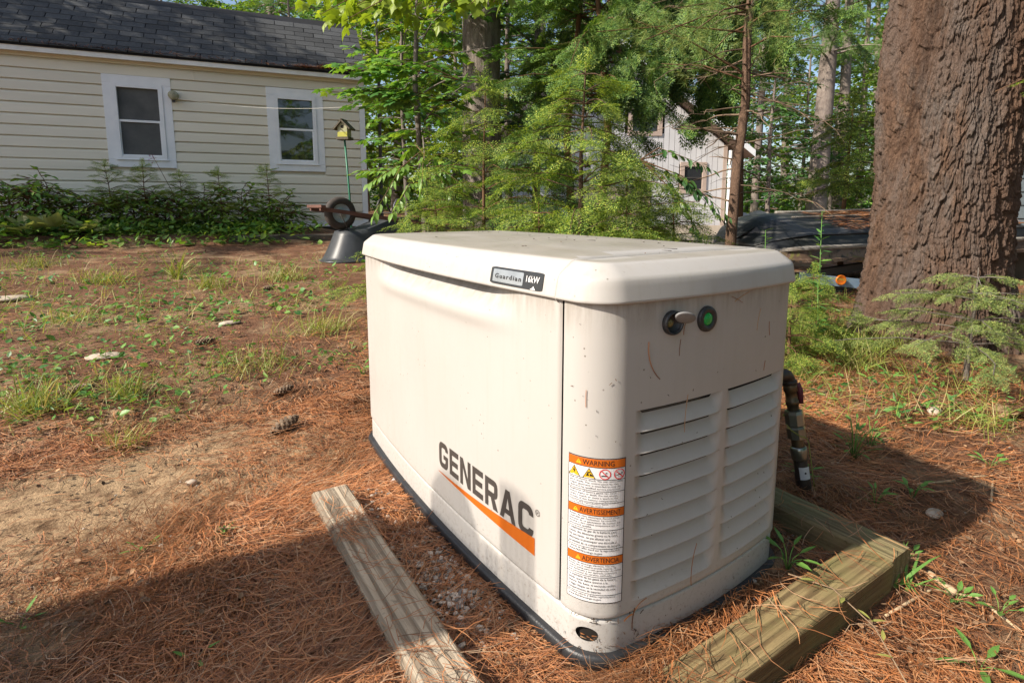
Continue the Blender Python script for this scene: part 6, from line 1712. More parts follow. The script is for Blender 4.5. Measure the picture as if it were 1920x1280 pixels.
def conifer(name, label, base, H, r, z0, Rm, whorls, per, m, bark, proto=HEM, lean=(0, 0), droop=.35, rise=.25, group=None, cat="tree", fsize=.3, top=1.0, azs=None, taper=1.0, dens=1.0, tip=True, minL=.25):
    base = np.array(base, float); tp = base + [lean[0], lean[1], H]; t = thing(name, label, cat, base, 0, group)
    trunk_mesh([base - [0, 0, .08], (base * 2 + tp) / 3 + rng.normal(0, .012 * H, 3) * [1, 1, 0], (base + 2 * tp) / 3 + rng.normal(0, .012 * H, 3) * [1, 1, 0], tp], [r * 1.15, r * .85, r * .55, r * .15], 9, .08).build("trunk", MT[bark], t, True)
    tb = TB(); tw = B(); i_pr = False
    for i in range(whorls):
        f = (i + rng.uniform(0, .6)) / whorls; z = z0 + (H - z0) * f * top; s = z / H; pos = base + (tp - base) * s
        for k in range(per):
            if proto is HEM or i_pr: i_pr = True; proto = (HEM, HEM_B, HEM_C)[rng.integers(3)]
            az = i * 1.7 + k * 6.283 / per + rng.uniform(-.4, .4)
            if azs is not None: az = azs[0] + (((az + 3.14) % 6.283) - 3.14) / 3.14 * azs[1]
            L = Rm * ((1 - f) ** .8 * (1 - minL) + minL * (1 - f * .8)) * rng.uniform(.65, 1.15) * taper
            Q = limb(pos, az, L, rise * rng.uniform(.5, 1.6), droop * rng.uniform(.6, 1.3), 7, .05); tw.tube(Q, np.linspace(max(.0035, r * .22), .0018, 7), 4, cap=False)
            n = max(3, int(L / fsize * 3.9 * dens)); tt = np.sort(rng.uniform(.22, 1, n)); p, d = along(Q, tt)
            sg = np.where(np.arange(n) % 2 == 0, 1, -1); dd = side(d, sg, rng.uniform(.45, 1.05, n)); dd[:, 2] -= rng.uniform(0, .4, n)
            sc = fsize * rng.uniform(.55, 1.1, n) * (1.15 - tt * .45)
            tb.inst(proto, rot_from(dd, jit_up(n, .38), sc), p)
            tb.inst(proto, rot_from(d[-1:] - [[0, 0, .1]], jit_up(1, .15), [fsize * rng.uniform(.7, 1.0)]), Q[-2:-1])
    if tip: tb.inst(proto, rot_from(np.array([[.05, .03, 1.0]] * 3) + rng.normal(0, .12, (3, 3)), rng.normal(0, 1, (3, 3)), [fsize * .8] * 3), np.tile(tp, (3, 1)) - [0, 0, fsize * .35])
    tw.build("branches", MT[bark], t, True)["kind"] = "stuff"
    tb.build("foliage", MT[m], t); return t

# ---- the huge pine at the right, bark plates as real relief
def big_pine():
    c0 = on_ground(1756, 3.38)[:2]; base = np.array([c0[0], c0[1], float(hf(*c0))])
    t = thing("pine_tree", "huge old pine trunk with deep furrowed bark at the right", "tree", base)
    na, nz = 900, 700; H = 4.2
    a = np.linspace(0, 2 * math.pi, na, endpoint=False); z = np.linspace(-.15, H, nz) ; A, Z = np.meshgrid(a, z)
    face = math.atan2(CAM[1] - c0[1], CAM[0] - c0[0]); lft = face - math.pi / 2    # left flank as seen from the camera
    rad = .335 + .085 * np.exp(-np.maximum(Z, 0) / .26) + .03 * np.exp(-np.maximum(Z, 0) / .9) - .004 * Z
    rad = rad + .05 * np.exp(-Z / .35) * np.sin(A * 5 + 1.2) * (Z < 2)
    dl = np.angle(np.exp(1j * (A - (lft + .28 + .16 * (Z - .9))))); lobe = np.exp(-(dl / .38) ** 2) * sstep(.75, 1.7, Z); rad = rad + .085 * lobe
    dc = np.angle(np.exp(1j * (A - (lft + .76 + .36 * (Z - .9))))); rad = rad - .085 * np.exp(-(dc / .11) ** 2) * sstep(.75, 1.3, Z)
    wx = fbm(A * 3.2, Z * 3.2, 8); wy = fbm(A * 3.2 + 7, Z * 3.2 + 3, 9)
    # furrows: meandering, mostly vertical fissures between narrow plates, broken by short cross cracks
    Ax = np.cos(A) * 5.2; Ay = np.sin(A) * 5.2; k2 = A * 9.0
    seam = sstep(0.0, .35, np.minimum(A, 2 * math.pi - A))
    wx = (fbm(A * 5, Z * 4.5, 8, 4) - .5) * seam; wy = (fbm(A * 5 + 7, Z * 4.5 + 3, 9, 4) - .5)
    n1 = fbm(A * 10.5 + 2.2 * wx, Z * 3.6 + 2.0 * wy, 3, 3); n2 = fbm(A * 24 + 4.0 * wx, Z * 8.5 + 3 * wy, 13, 3)
    c1 = sstep(.0, .05, np.abs(n1 - .5)); c2 = sstep(.0, .06, np.abs(n2 - .5))
    per2 = 70; g1, g2, id2, qx, qy = worley(A / (2 * math.pi) * per2 + 1.7 * wx, Z * 7.5 + 2.4 * wy, 13, per2)
    per3 = 150; h1, h2, id3, rx, ry = worley(A / (2 * math.pi) * per3 + 2.0 * wx, Z * 27 + 3 * wy, 23, per3)
    plate = sstep(.02, .16, g2 - g1); scale_ = sstep(.0, .22, h2 - h1)
    dsp = .011 * c1 + plate * (.010 + .012 * (id2 - .5) + .016 * (id2 - .4) * qx - .012 * qy) + scale_ * (.004 + .007 * (id3 - .5) + .006 * (id3 - .5) * rx - .005 * ry) + .006 * (fbm(A * 34, Z * 26, 4, 4) - .5) + .005 * (fbm(A * 110, Z * 100, 14, 2) - .5)
    rr_ = rad + dsp - .02
    lean = -.030
    ce = c0[None, None] + np.stack([CR[0] * (-lean) * Z + 0 * Z, CR[1] * (-lean) * Z], 2)
    V = np.stack([ce[..., 0] + rr_ * np.cos(A), ce[..., 1] + rr_ * np.sin(A), base[2] + Z], 2).reshape(-1, 3)
    i, j = np.meshgrid(np.arange(nz - 1), np.arange(na), indexing='ij'); p = (i * na + j).ravel(); q = (i * na + (j + 1) % na).ravel()
    F = np.stack([p, q, q + na, p + na], 1)
    link("trunk", make_mesh("trunk", to_local(V, FRAME[t.name]), F, MT['bark_pine'], True), t)
    b = trunk_mesh([np.array([c0[0] + CR[0] * .030 * H, c0[1] + CR[1] * .030 * H, base[2] + H - .1]), np.array([c0[0] + CR[0] * .5, c0[1] + CR[1] * .5, 9.0])], [.33, .2], 16, .05); b.build("upper_trunk", MT['bark_pine'], t, True)
big_pine()

# ---- grey trunk behind the hemlocks, with a dark fissure
def grey_trunk():
    base = TR2.copy(); t = thing("maple_tree", "thick grey trunk behind the hemlock bushes with a dark seam down its side", "tree", base)
    na, nz, H = 140, 220, 5.2
    a = np.linspace(0, 2 * math.pi, na, endpoint=False); z = np.linspace(-.1, H, nz); A, Z = np.meshgrid(a, z)
    face = math.atan2(CAM[1] - base[1], CAM[0] - base[0]); lft = face - math.pi / 2
    rad = .255 - .008 * Z + .05 * np.exp(-Z / .3)
    d1 = np.angle(np.exp(1j * (A - (lft + .42 + .05 * np.sin(Z * 3))))); rad = rad - .05 * np.exp(-(d1 / .10) ** 2)
    d2 = np.angle(np.exp(1j * (A - (lft + 2.75 + .06 * np.sin(Z * 2 + 1))))); rad = rad - .035 * np.exp(-(d2 / .09) ** 2) * (1 - sstep(2.3, 2.8, Z))
    rad = rad + .02 * (fbm(A * 3, Z * 2.5, 3) - .5) + .008 * (fbm(A * 14, Z * 8, 6) - .5)
    V = np.stack([base[0] + rad * np.cos(A), base[1] + rad * np.sin(A), base[2] + Z], 2).reshape(-1, 3)
    i, j = np.meshgrid(np.arange(nz - 1), np.arange(na), indexing='ij'); p = (i * na + j).ravel(); q = (i * na + (j + 1) % na).ravel()
    link("trunk", make_mesh("trunk", to_local(V, FRAME[t.name]), np.stack([p, q, q + na, p + na], 1), MT['bark_grey'], True), t)
    tb = TB(); tw = B()
    for k in range(16):
        z_ = rng.uniform(3.2, 5.1); az = k * 2.4; L = rng.uniform(1.2, 2.6); Q = limb(base + [0, 0, z_], az, L, .4, .25); tw.tube(Q, np.linspace(.05, .008, 7), 5, cap=False); leaf_spray(tb, Q, L, MAPLE, .13, 7, .3)
    tw.build("branches", MT['bark_grey'], t, True)["kind"] = "stuff"; tb.build("crown", MT['maple_y'], t)
grey_trunk()

# ---- young hemlocks right behind the cabinet
G_H = "young hemlocks behind the generator"
conifer("hemlock", "tallest young hemlock, rising behind the middle of the lid", on_ground(1094, 3.35), 1.65, .022, .28, .88, 15, 4, 'hemlock', 'bark_orange', HEM, fsize=.26, group=G_H, droop=.42, rise=.35)
conifer("hemlock", "slender young hemlock in front of the grey trunk", on_ground(912, 3.9), 1.62, .016, .2, .80, 13, 4, 'hemlock', 'stem', HEM, fsize=.26, group=G_H, droop=.42, rise=.35)
conifer("hemlock", "spreading low hemlock behind the right half of the lid", on_ground(1262, 3.4), .84, .018, .15, .72, 9, 5, 'hemlock', 'stem', HEM, fsize=.26, group=G_H, droop=.35, rise=.3)
conifer("hemlock", "low hemlock between the wheelbarrow and the slender hemlock", on_ground(815, 3.7), .86, .014, .15, .72, 9, 5, 'hemlock', 'stem', HEM, fsize=.25, group=G_H, droop=.3, rise=.25)
conifer("hemlock", "low dense hemlock in front of the tallest hemlock's stem", on_ground(1010, 3.1), .84, .014, .15, .70, 9, 5, 'hemlock', 'stem', HEM, fsize=.25, group=G_H, droop=.3, rise=.25)
conifer("hemlock", "little hemlock against the lid's back edge, right of the tallest hemlock", on_ground(1175, 3.05), .82, .013, .15, .64, 9, 5, 'hemlock', 'stem', HEM, fsize=.25, group=G_H, droop=.3, rise=.25)
conifer("hemlock", "dark hemlock filling the gap behind the low hemlocks", on_ground(1000, 4.6), 1.45, .02, .2, .95, 12, 5, 'hemlock_dark', 'stem', HEM, fsize=.3, group=G_H, droop=.35)
conifer("hemlock", "dark hemlock close before the barn's left half", on_ground(1172, 4.4), 1.15, .018, .25, .70, 10, 5, 'hemlock', 'stem', HEM, fsize=.28, group=G_H, droop=.4)
# hemlock and pine limbs at the right of the lid
conifer("hemlock", "low hemlock just right of the cabinet's far corner", on_ground(1535, 3.15), .44, .010, .08, .32, 7, 4, 'hemlock', 'stem', HEM, fsize=.17, group="small conifers right of the generator", droop=.3)
conifer("hemlock", "dark low hemlock hard against the cabinet's right edge", on_ground(1497, 2.75), .36, .010, .05, .28, 6, 5, 'hemlock', 'stem', HEM, fsize=.15, group="small conifers right of the generator", droop=.3)
conifer("spruce", "wide young spruce in front of the big pine at the right edge", on_ground(1848, 2.55), .56, .013, .17, .58, 6, 5, 'spruce', 'bark_grey', SPR, fsize=.17, droop=.18, rise=.18, minL=.6, group="small conifers right of the generator", tip=False)
def sprout(px, py0, dist, h, label):
    p = on_ground(px, dist); t = thing("seedling", label, "seedling", p, 0, "needle-leaved seedlings by the boat"); b = B(); Q = np.array([p, p + [.01, 0, h * .5], p + [.0, .01, h]]); b.tube(Q, [.004, .003, .002], 5); b.build("stem", MT['weed'], t, True)
    tb = TB(); n = 46; s = np.linspace(.25, 1, n); P, d = along(Q, s * .999); dd = rand_dirs(n, .25, .2); tb.inst(NARROW, rot_from(dd, jit_up(n, .3), .085 * (1.2 - s * .6)), P); tb.build("foliage", MT['weed'], t)
sprout(1441, 470, 3.3, .68, "upright leafy seedling standing in front of the boat's bow")
sprout(1545, 420, 3.35, .80, "tallest leafy seedling in front of the boat's middle")
sprout(1548, 560, 2.9, .42, "short seedling in front of the trailer")
# hanging tip of a hemlock twig at the right edge
def hanging_twig():
    p = at(1955, 140, 2.3); q = at(1866, 172, 2.25); t = thing("hemlock_twig", "sunlit hemlock twig tip hanging in at the right edge before the big pine", "twig", q)
    b = B(); b.tube([p, (p + q) / 2 + [0, 0, .01], q], .002, 5); b.build("stem", MT['stem'], t, True); tb = TB(); d = (q - p)[None]
    tb.inst(HEM, rot_from(np.repeat(d, 3, 0) + rng.normal(0, .05, (3, 3)), jit_up(3, .2), [.20, .15, .13]), np.array([p, p - [0, 0, .03], p + [0, 0, .02]])); tb.build("foliage", MT['hemlock'], t)
hanging_twig()

# ---- thin pine with dead branches
def thin_pine():
    b0 = on_ground(1370, 4.3); q = [at(1370, 445, 4.3), at(1383, 300, 4.3), at(1398, 190, 4.3), at(1402, 60, 4.3), at(1412, -60, 4.3), at(1420, -260, 4.3)]
    t = thing("pine_sapling", "thin leaning pine with bare dead branches between boat and barn", "tree", b0)
    P = np.array([b0 - [0, 0, .05]] + q); b = trunk_mesh(P, [.046, .040, .037, .035, .031, .026, .016], 12, .18, 4, 70); b.build("trunk", MT['bark_orange'], t, True)
    tw = B(); tb = TB()
    for i in range(46):
        f = rng.uniform(.24, .8); p, _ = along(P, np.array([f])); az = -YAW + rng.choice([0, math.pi]) + rng.normal(0, .7); L = rng.uniform(.25, .85); Q = limb(p[0], az, L, rng.uniform(-.3, .35), rng.uniform(-.1, .35), 8, .16); tw.tube(Q, np.linspace(rng.uniform(.005, .010), .0015, 8), 5, cap=False)
        for k in range(rng.integers(2, 6)):
            pp, d = along(Q, np.array([rng.uniform(.25, .95)])); dd = side(d, np.array([rng.choice([-1, 1])]), rng.uniform(.4, .9))[0]; l2 = L * rng.uniform(.15, .4); tw.tube([pp[0], pp[0] + dd * l2 * .5 + [0, 0, rng.uniform(-.1, .1) * l2], pp[0] + dd * l2 + [0, 0, rng.uniform(-.3, .3) * l2]], [.003, .002, .001], 4, cap=False)
    o = tw.build("dead_branches", MT['twig'], t, True); o["kind"] = "stuff"
    # live limbs with long needles high up
    lv = B()
    for px, py, L in ((1300, 60, .9), (1210, 75, 1.1), (1180, 35, .8), (1330, 105, .7), (1490, 70, .6), (1270, 15, .9), (1480, 20, .7), (1120, 60, .9), (1240, 120, .6)):
        e = at(px, py, 4.3 + rng.uniform(-.7, .5)); p, _ = along(P, np.array([.62 + rng.uniform(-.08, .15)])); Q = np.array([p[0], (p[0] + e) / 2 + [0, 0, .05], e]); lv.tube(Q, [.009, .006, .003], 5, cap=False)
        n = 34; pp, d = along(Q, rng.uniform(.35, .999, n)); pp = pp + rng.normal(0, .085, (n, 3)); dd = side(d, np.ones(n), rng.normal(0, .8, n)) + rng.normal(0, .35, (n, 3)); tb.inst(TUFT_N, rot_from(dd, jit_up(n, .5), rng.uniform(.07, .115, n)), pp)
    lv.build("live_branches", MT['stem'], t, True)["kind"] = "stuff"; tb.build("needle_tufts", MT['pine'], t)
thin_pine()

# ---- dark conifers between cabinet and barn
G_D = "dark conifers in front of the barn"
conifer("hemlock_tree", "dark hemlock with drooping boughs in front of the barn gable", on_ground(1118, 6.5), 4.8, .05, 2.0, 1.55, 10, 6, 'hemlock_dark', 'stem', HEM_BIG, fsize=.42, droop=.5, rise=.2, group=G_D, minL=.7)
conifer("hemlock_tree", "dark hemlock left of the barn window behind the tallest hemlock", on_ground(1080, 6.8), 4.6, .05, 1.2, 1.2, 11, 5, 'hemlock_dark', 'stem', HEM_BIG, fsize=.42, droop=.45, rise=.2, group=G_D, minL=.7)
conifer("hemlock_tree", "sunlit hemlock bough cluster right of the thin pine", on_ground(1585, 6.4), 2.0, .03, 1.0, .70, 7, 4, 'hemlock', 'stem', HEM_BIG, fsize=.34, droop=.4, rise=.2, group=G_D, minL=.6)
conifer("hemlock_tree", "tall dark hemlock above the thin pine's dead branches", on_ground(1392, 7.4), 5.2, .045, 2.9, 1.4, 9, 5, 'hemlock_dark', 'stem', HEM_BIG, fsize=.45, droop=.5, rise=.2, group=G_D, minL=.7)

# ---- broadleaf saplings between house and grey trunk
G_M = "maples between the house and the grey trunk"
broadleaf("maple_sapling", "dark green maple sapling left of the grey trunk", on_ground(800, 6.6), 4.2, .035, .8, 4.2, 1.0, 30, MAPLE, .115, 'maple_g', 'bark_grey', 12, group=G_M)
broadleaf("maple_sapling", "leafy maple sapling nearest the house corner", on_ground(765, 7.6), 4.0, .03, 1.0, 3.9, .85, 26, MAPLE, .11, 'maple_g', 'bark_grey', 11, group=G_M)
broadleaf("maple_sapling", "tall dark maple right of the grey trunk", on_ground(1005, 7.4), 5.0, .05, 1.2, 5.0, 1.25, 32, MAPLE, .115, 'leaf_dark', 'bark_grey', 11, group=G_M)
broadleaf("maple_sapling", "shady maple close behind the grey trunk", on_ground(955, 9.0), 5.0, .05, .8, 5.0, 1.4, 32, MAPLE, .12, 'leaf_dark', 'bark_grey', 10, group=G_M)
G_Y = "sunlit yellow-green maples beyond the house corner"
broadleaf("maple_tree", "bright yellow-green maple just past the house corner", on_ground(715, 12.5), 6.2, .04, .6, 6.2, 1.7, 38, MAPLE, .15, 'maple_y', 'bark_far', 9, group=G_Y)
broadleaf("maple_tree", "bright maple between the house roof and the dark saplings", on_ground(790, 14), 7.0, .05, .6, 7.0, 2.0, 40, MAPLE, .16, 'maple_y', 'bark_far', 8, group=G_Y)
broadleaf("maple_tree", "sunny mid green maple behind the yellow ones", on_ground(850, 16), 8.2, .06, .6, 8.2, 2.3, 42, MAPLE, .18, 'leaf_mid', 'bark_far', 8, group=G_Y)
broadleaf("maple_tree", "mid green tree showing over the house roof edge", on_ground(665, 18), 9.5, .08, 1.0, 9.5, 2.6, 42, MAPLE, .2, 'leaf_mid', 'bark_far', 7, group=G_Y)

# beech sapling reaching over the wheelbarrow: its leaves are large, each its own object
def beech():
    b0 = on_ground(800, 4.9); t = thing("beech_sapling", "beech sapling with long pointed leaves reaching over the wheelbarrow", "tree", b0)
    b = B(); b.tube([b0 - [0, 0, .05], b0 + [.02, 0, .7], b0 + [.0, .05, 1.35]], [.016, .012, .006], 8); b.build("trunk", MT['bark_grey'], t, True)
    tw = B(); V, F = OVAL; tips = [(675, 320, 4.6), (690, 345, 4.5), (735, 335, 4.7), (770, 320, 4.8), (830, 330, 4.9), (865, 345, 4.8), (700, 405, 4.35), (735, 400, 4.3), (790, 365, 4.5), (850, 385, 4.6), (760, 290, 5.1), (880, 310, 5.0)]
    me = [make_mesh("leaf", oval_leaf(rng.uniform(.1, .35), rng.uniform(.42, .5), rng.uniform(.08, .3))[0], F, MT['leaf_mid']) for _ in range(5)]
    from mathutils import Matrix
    for px, py, dd in tips:
        e = at(px, py, dd); st = b0 + [0, 0, rng.uniform(.75, 1.25)]; Q = np.array([st, (st + e) / 2 + [0, 0, .10], e]); tw.tube(Q, [.006, .004, .0015], 5, cap=False)
        for k in range(17):
            f = .35 + .645 * k / 16; p, d = along(Q, np.array([f])); ld = side(d, np.array([1 if k % 2 else -1]), np.array([rng.uniform(.5, .95)])) if k < 16 else d
            ld[:, 2] -= rng.uniform(.1, .5); M = rot_from(ld, jit_up(1, .25), [rng.uniform(.075, .115)])[0]; q = p[0] - np.array(FRAME[t.name][0])
            o = link("leaf", me[rng.integers(5)], t); mm = Matrix(M.tolist()).to_4x4(); mm.translation = q.tolist(); o.matrix_basis = mm
    tw.build("branches", MT['stem'], t, True)["kind"] = "stuff"
beech()

# overhanging maple branch with big backlit leaves at the top
def over_branch():
    root = at(1010, -120, 4.0); t = thing("maple_branch", "overhanging maple branch with large sunlit yellow-green leaves at the top", "branch", root)
    from mathutils import Matrix
    me = [make_mesh("leaf", maple_leaf(rng.uniform(.1, .6))[0], MAPLE[1], MT['maple_y']) for _ in range(6)]; tw = B()
    tips = [(560, 5, 3.7), (600, 28, 3.6), (640, 25, 3.7), (645, 40, 3.5), (690, 18, 3.8), (720, 30, 3.6), (760, 22, 3.7), (790, 35, 3.6), (835, 25, 3.8), (880, 10, 3.6), (925, 5, 3.8), (610, -10, 3.8), (700, -15, 3.7), (800, -20, 3.6), (860, -15, 3.8), (950, -25, 3.9), (665, -35, 3.6), (750, -40, 3.7)]
    for px, py, dd in tips:
        e = at(px, py, dd); p1 = at(min(px + 170, 990), py - 75, dd + .1); Q = np.array([root, p1, (p1 + e) / 2 + [0, 0, .03], e]); tw.tube(Q, [.012, .006, .004, .002], 5, cap=False)
        for k in range(11):
            f = .42 + .57 * k / 10; p, d = along(Q, np.array([f])); ld = side(d, np.array([1 if k % 2 else -1]), np.array([rng.uniform(.3, 1.2)])); ld[:, 2] -= rng.uniform(.25, 1.1)
            M = rot_from(ld, jit_up(1, .5), [rng.uniform(.08, .135)])[0]; q = p[0] + rng.normal(0, .03, 3) - np.array(FRAME[t.name][0])
            o = link("leaf", me[rng.integers(6)], t); mm = Matrix(M.tolist()).to_4x4(); mm.translation = q.tolist(); o.matrix_basis = mm
    tw.build("twigs", MT['stem'], t, True)["kind"] = "stuff"
over_branch()
# leafy bough crossing the house corner
def corner_bough(px0, py0, tips, label, dist):
    root = at(px0, py0, dist); t = thing("maple_branch", label, "branch", root); tw = B(); tb = TB()
    for px, py in tips:
        e = at(px, py, dist - .3); Q = np.array([root, (root + e) / 2 + [0, 0, .06], e]); tw.tube(Q, [.007, .005, .002], 5, cap=False); leaf_spray(tb, Q, np.linalg.norm(e - root), MAPLE, .105, 14, .25, tmin=.35)
    tw.build("branches", MT['stem'], t, True)["kind"] = "stuff"; tb.build("crown", MT['maple_g'], t)
corner_bough(860, 150, [(640, 120), (680, 135), (720, 110), (760, 150)], "dark maple bough crossing the roof's right edge", 6.0)
corner_bough(860, 190, [(625, 165), (655, 172), (700, 195), (740, 185), (780, 210)], "dark maple bough crossing the house corner below the eave", 6.0)

# hemlock boughs sweeping down before the barn roof
def roof_bough(x0, y0, d0, tips, label):
    root = at(x0, y0, d0); t = thing("hemlock_branch", label, "branch", root, 0, "hemlock boughs before the barn roof"); tw = B(); tb = TB()
    for px, py, dd in tips:
        e = at(px, py, dd); Q = np.array([root, root * .55 + e * .45 + [0, 0, .22], root * .2 + e * .8 + [0, 0, .13], e]); L = np.linalg.norm(e - root); tw.tube(Q, [.02, .011, .006, .002], 5, cap=False)
        n = int(L * 26); tt = np.sort(rng.uniform(.25, 1, n)); p, d = along(Q, tt); sd_ = side(d, np.where(np.arange(n) % 2 == 0, 1, -1), rng.uniform(.3, 1.2, n)); sd_[:, 2] -= rng.uniform(.0, .6, n)
        for pr in (HEM_BIG, HEM_B): tb.inst(pr, rot_from(sd_, jit_up(n, .4), rng.uniform(.22, .44, n)), p + rng.normal(0, .03, (n, 3)))
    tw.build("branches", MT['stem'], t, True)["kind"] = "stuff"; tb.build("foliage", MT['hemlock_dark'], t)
roof_bough(1330, -160, 6.0, [(1100, 120, 5.7), (1150, 175, 5.6), (1215, 195, 5.6), (1130, 60, 5.8)], "dark hemlock bough hanging before the barn's roof peak")
roof_bough(1400, -140, 6.4, [(1270, 150, 6.0), (1310, 215, 6.0), (1365, 190, 6.1), (1240, 90, 6.2)], "dark hemlock bough hanging before the barn's right eave")
roof_bough(1420, -120, 5.4, [(1330, 60, 5.0), (1385, 130, 5.1), (1290, 20, 5.2), (1460, 110, 5.2)], "hemlock bough around the thin pine's upper stem")
# leafy bough with drooping leaves before the barn
corner2 = None
def barn_bough():
    root = at(1200, 300, 4.2); t = thing("beech_branch", "dark drooping leafy bough hanging before the barn window", "branch", root); tw = B(); tb = TB()
    for px, py in ((1310, 305), (1270, 290), (1330, 385), (1355, 395), (1290, 400), (1300, 430)):
        e = at(px, py, 4.1); Q = np.array([root, (root + e) / 2 + [0, 0, .07], e]); tw.tube(Q, [.006, .004, .0015], 5, cap=False); leaf_spray(tb, Q, np.linalg.norm(e - root), OVAL, .085, 14, .22, hang=.5, tmin=.3)
    tw.build("branches", MT['stem'], t, True)["kind"] = "stuff"; tb.build("crown", MT['leaf_dark'], t)
barn_bough()

# ---- planting bed along the house
def bed_plants():
    def ub(px, v): # a spot v metres before the wall, seen at px
        r_ = ray(px, 400); n_ = np.array([-hy_[0], -hy_[1]]); c_ = HC + n_ * v; tt = ((c_ - CAM[:2]) @ n_) / (r_[:2] @ n_); p = CAM + r_ * tt; return np.array([p[0], p[1], float(hf(p[0], p[1]))])
    gl = "hemlock seedlings in the planting bed"
    for px, h, lb, v in ((212, .95, "hemlock seedling standing left of the left window's sill", .9), (278, .98, "hemlock seedling with an arching tip below the left window", .95), (345, .84, "hemlock seedling midway between the two windows", .9), (418, .92, "straight hemlock seedling left of the right window", .95), (508, .98, "straight hemlock seedling below the right window", .9)):
        conifer("hemlock_seedling", lb, ub(px, v), h * .95, .011, .06, .40, 12, 4, 'hemlock', 'stem', HEM, fsize=.16, group=gl, droop=.25, rise=.6, lean=(rng.uniform(-.08, .08), 0), minL=.35, cat="seedling")
    for px, v, h, lb in ((20, .8, .62, "leafy shrub at the far left against the house"), (95, .75, .60, "leafy shrub with curling leaves left of the hosta"), (165, .85, .42, "small leafy shrub right of the hosta"), (385, .8, .48, "round leaved shrub among the hemlock seedlings"), (455, .75, .55, "broad leaved shrub below the right window"), (55, .95, .5, "low dense leafy shrub between the two far left shrubs"), (250, .8, .5, "leafy shrub below the left window's left side"), (310, .85, .45, "leafy shrub below the left window's right side"), (530, .8, .42, "last leafy shrub at the bed's right end")):
        b0 = ub(px, v); broadleaf("shrub", lb, b0, h, .012, .06, h, .40, 24, OVAL, .13, 'leaf_mid' if px % 3 else 'leaf_bright', 'stem', 9, group="shrubs in the planting bed", cat="shrub", shape=lambda f: 1.0 - .5 * f, rise=.7, droop=.3, twig=.5)
    V, F = ROUND; V = V * [.75, 1, 1]
    for px, v, lb, n in ((95, 1.3, "variegated hosta at the front of the bed on the left", 22), (160, 1.32, "smaller variegated hosta right of the first", 16), (45, 1.35, "yellowish hosta at the far left of the bed", 14)):
        b0 = ub(px, v); t = thing("hosta", lb, "plant", b0, 0, "hostas at the front of the bed")
        for k in range(n):
            a = k * 2.4; e = rng.uniform(.1, .9); L = rng.uniform(.16, .27); M = rot_from(np.array([[math.cos(a) * math.cos(e), math.sin(a) * math.cos(e), math.sin(e)]]), jit_up(1, .2), [L])[0]
            link("leaf", make_mesh("leaf", V @ M.T + [math.cos(a) * .06, math.sin(a) * .06, .05 + .08 * e], F, MT['hosta']), t)
    tb = TB(); n = 2600; px = rng.uniform(-60, 600, n)
    for x_ in px:
        v = abs(rng.normal(.95, .42)); b0 = ub(x_, min(v, 1.75)); k = 2; q = b0 + rng.normal(0, .06, (k, 3)) * [1, 1, .3] + [0, 0, rng.uniform(.02, .16 if v < 1.4 else .08)]
        if x_ > 520 and rng.uniform() < .75: continue
        tb.inst([OVAL, ROUND, NARROW][rng.integers(3)], rot_from(rand_dirs(k, .2, .4), jit_up(k, .4), rng.uniform(.05, .12, k)), q)
    o = tb.solo("ground_cover", MT['leaf_mid'], (0, 7.5, .4)); o["kind"] = "stuff"; o["label"] = "mixed low foliage filling the planting bed along the house"
    p = ub(345, .9); q = at(285, 290, 7.3); t = thing("flower_stalk", "thin leaning stalk with a few lilac flowers before the left window", "flower", p)
    b = B(); b.tube([p, (p + q) / 2 + [.03, 0, .06], q], [.005, .004, .0025], 5); b.build("stem", MT['stem'], t, True); tb = TB(); n = 14; tb.inst(ROUND, rot_from(rand_dirs(n, .3, .5), jit_up(n), np.full(n, .03)), q + rng.normal(0, .025, (n, 3)) + (p - q) * .05); tb.build("blossom", MT['flower'], t)
bed_plants()

# ---- tall pines and the woods beyond
def tall_pine(px0, px1, dist, r, label, m='bark_far', z0=5.0, crown=True, zt=13.0, cols='pine_far', low=0, nb=26, bare=3):
    b0 = on_ground(px0, dist); top = at(px1, 0, dist); k = (zt - b0[2]) / (top[2] - b0[2]); tp = b0 + (top - b0) * k
    t = thing("pine_tree", label, "tree", b0, 0, "tall pines in the woods")
    trunk_mesh([b0 - [0, 0, .1], b0 * .7 + tp * .3, b0 * .35 + tp * .65, tp], [r * 1.2, r, r * .8, r * .35], 12, .07, int(px0), 50).build("trunk", MT[m], t, True)
    tb = TB(); tw = B()
    for i in range(nb):
        z = rng.uniform(z0, zt); s = (z - b0[2]) / (zt - b0[2]); p = b0 + (tp - b0) * s; az = rng.uniform(0, 6.28); L = rng.uniform(1.2, 2.8); Q = limb(p, az, L, rng.uniform(-.1, .35), .25); tw.tube(Q, np.linspace(.05, .012, 7), 4, cap=False)
        n = 26; pp, d = along(Q, rng.uniform(.3, .999, n)); pp = pp + rng.normal(0, .16, (n, 3)) * [1, 1, .45]; tb.inst(TUFT, rot_from(side(d, np.ones(n), rng.normal(0, .9, n)), jit_up(n, .4), rng.uniform(.22, .38, n)), pp)
    for i in range(bare):
        z = rng.uniform(2.0, z0 + 2); s = (z - b0[2]) / (zt - b0[2]); p = b0 + (tp - b0) * s; Q = limb(p, -YAW + math.pi * rng.integers(2) + rng.normal(0, .5), rng.uniform(.8, 2.2), rng.uniform(-.2, .3), .1); tw.tube(Q, np.linspace(.04, .01, 7), 5, cap=False)
    tw.build("branches", MT[m], t, True)["kind"] = "stuff"; tb.build("crown", MT[cols], t)
tall_pine(1530, 1562, 20, .30, "stout pale pine trunk left of the big furrowed pine", z0=6)
tall_pine(1574, 1593, 23, .22, "slimmer grey pine trunk close behind the stout pale one", z0=6.5)
tall_pine(1414, 1440, 22, .13, "thin pale trunk right of the thin leaning pine", z0=4.5)
